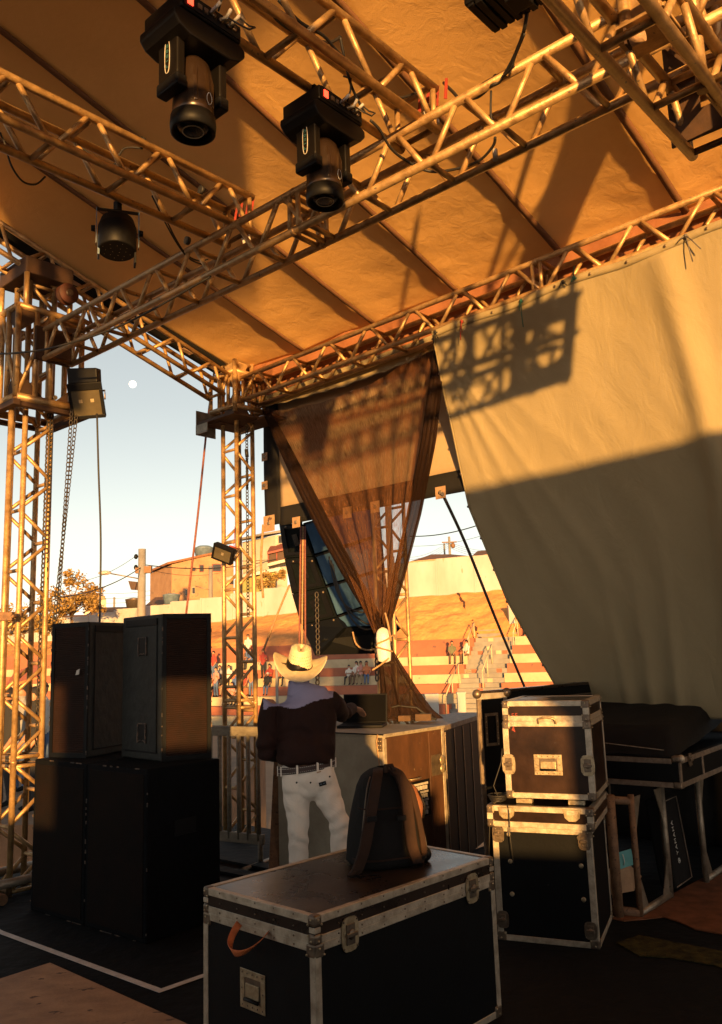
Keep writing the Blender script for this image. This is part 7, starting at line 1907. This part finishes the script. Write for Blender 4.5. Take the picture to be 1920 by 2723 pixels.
# ================================================================== unseen things added behind the camera to shade the stage
sc_ = MB(); sc_.grid(lambda u, v: V((lerp(1.62 if v < .5 else 1.22, 3.6, u), .0 + .05 * math.sin(u * 30), lerp(0, 1.9, v * 2) if v < .5 else lerp(1.9, 3.47, v * 2 - 1))), 40, 12)  # unseen stepped sheet added to shade the backdrop foot and the rack
tag(sc_.build('shade_curtain', M['hem'], mods=[solid(.01)], org=V((2.4, 0, 0))), 'unseen black curtain added behind the photographer to shade the right side', 'curtain')
hcw = MB(); hcw.grid(lambda u, v: V((lerp(-2.0, -.30, u), -.1 + .03 * math.sin(u * 40), lerp(1.90, 2.55, v))), 40, 4)  # unseen cloth added to keep the sun off the loudspeakers
tag(hcw.build('shade_cloth', M['hem'], mods=[solid(.01)], org=V((-.6, -.1, 2.4))), 'unseen black cloth added behind the photographer to shade the speakers', 'cloth')
for k, (x0, x1, h) in enumerate(((-1.0, -.36, 1.44), (-.35, .48, 1.90), (-6.4, -1.82, .90), (1.04, 1.66, .77), (.50, 1.02, 1.0), (-1.80, -1.02, 1.92))):  # unseen cases added as sun blockers, heights set by their shadows
    t = road_case('flight_case', ['unseen tall black case added behind the photographer for shade', 'unseen black case added behind the photographer to shade the man', 'unseen long low black case row added behind the photographer for shade', 'unseen small black case added behind the photographer for shade', 'unseen stubby black case added behind the photographer for shade', 'unseen square black case added behind the photographer for shade'][k], 'flight case', V((x0, -.6, 0)), V((1, 0, 0)), V((0, 1, 0)), x1 - x0, .5, h, lid=.1)

for k, (a0, a1) in enumerate(((4.86, 5.12), (5.20, 5.44), (5.54, 5.84))):  # unseen strips added to break up sunlight on the near tower head
    m = MB(); m.grid(lambda u, v: ab(lerp(a0, a1, u), -5.0 + .02 * math.sin(v * 9 + k), lerp(4.15, 5.62, v)), 4, 10)
    tag(m.build('shade_strip', M['hem'], mods=[solid(.008)], org=ab(a0, -5.0, 5.6)), 'unseen narrow black strip added to dapple the near left tower', 'cloth', 'added shade strips behind the photographer')
# ================================================================== light, sky, camera
SUN_AZ, SUN_EL = rad(-4.0), rad(2.7)
sd = V((math.sin(SUN_AZ) * math.cos(SUN_EL), math.cos(SUN_AZ) * math.cos(SUN_EL), -math.sin(SUN_EL)))   # direction the light travels
L = bpy.data.lights.new('sun', 'SUN'); L.energy = 5.0; L.angle = rad(.9); L.color = (1.0, .52, .15)
lo = bpy.data.objects.new('sun', L); COL.objects.link(lo); lo.rotation_euler = sd.to_track_quat('-Z', 'Y').to_euler(); lo.location = (0, -20, 10)
w = bpy.data.worlds.new('World'); SC.world = w; w.use_nodes = True
nt = w.node_tree; bg = nt.nodes['Background']
sky = nt.nodes.new('ShaderNodeTexSky'); sky.sky_type = 'NISHITA'; sky.sun_disc = False
sky.sun_elevation = SUN_EL; sky.sun_rotation = math.atan2(-sd.x, -sd.y); sky.air_density = 1.0; sky.dust_density = .25; sky.ozone_density = 1.0
hs = nt.nodes.new('ShaderNodeHueSaturation'); hs.inputs['Saturation'].default_value = .36; hs.inputs['Value'].default_value = 1.2
nt.links.new(sky.outputs[0], hs.inputs['Color']); nt.links.new(hs.outputs[0], bg.inputs['Color']); bg.inputs['Strength'].default_value = .115
cam = bpy.data.cameras.new('camera'); co = bpy.data.objects.new('camera', cam); COL.objects.link(co)
co.matrix_world = Matrix.Translation(CAM) @ C2W.to_4x4()
cam.sensor_fit = 'VERTICAL'; cam.sensor_height = 36; cam.lens = F_PX / 2723 * 36; cam.clip_end = 5000; cam.clip_start = .05
SC.camera = co
SC.view_settings.view_transform = 'Standard'; SC.view_settings.look = 'None'; SC.view_settings.gamma = 1; SC.view_settings.exposure = 1.42
SC.cycles.max_bounces = 8; SC.cycles.diffuse_bounces = 4; SC.cycles.transparent_max_bounces = 12
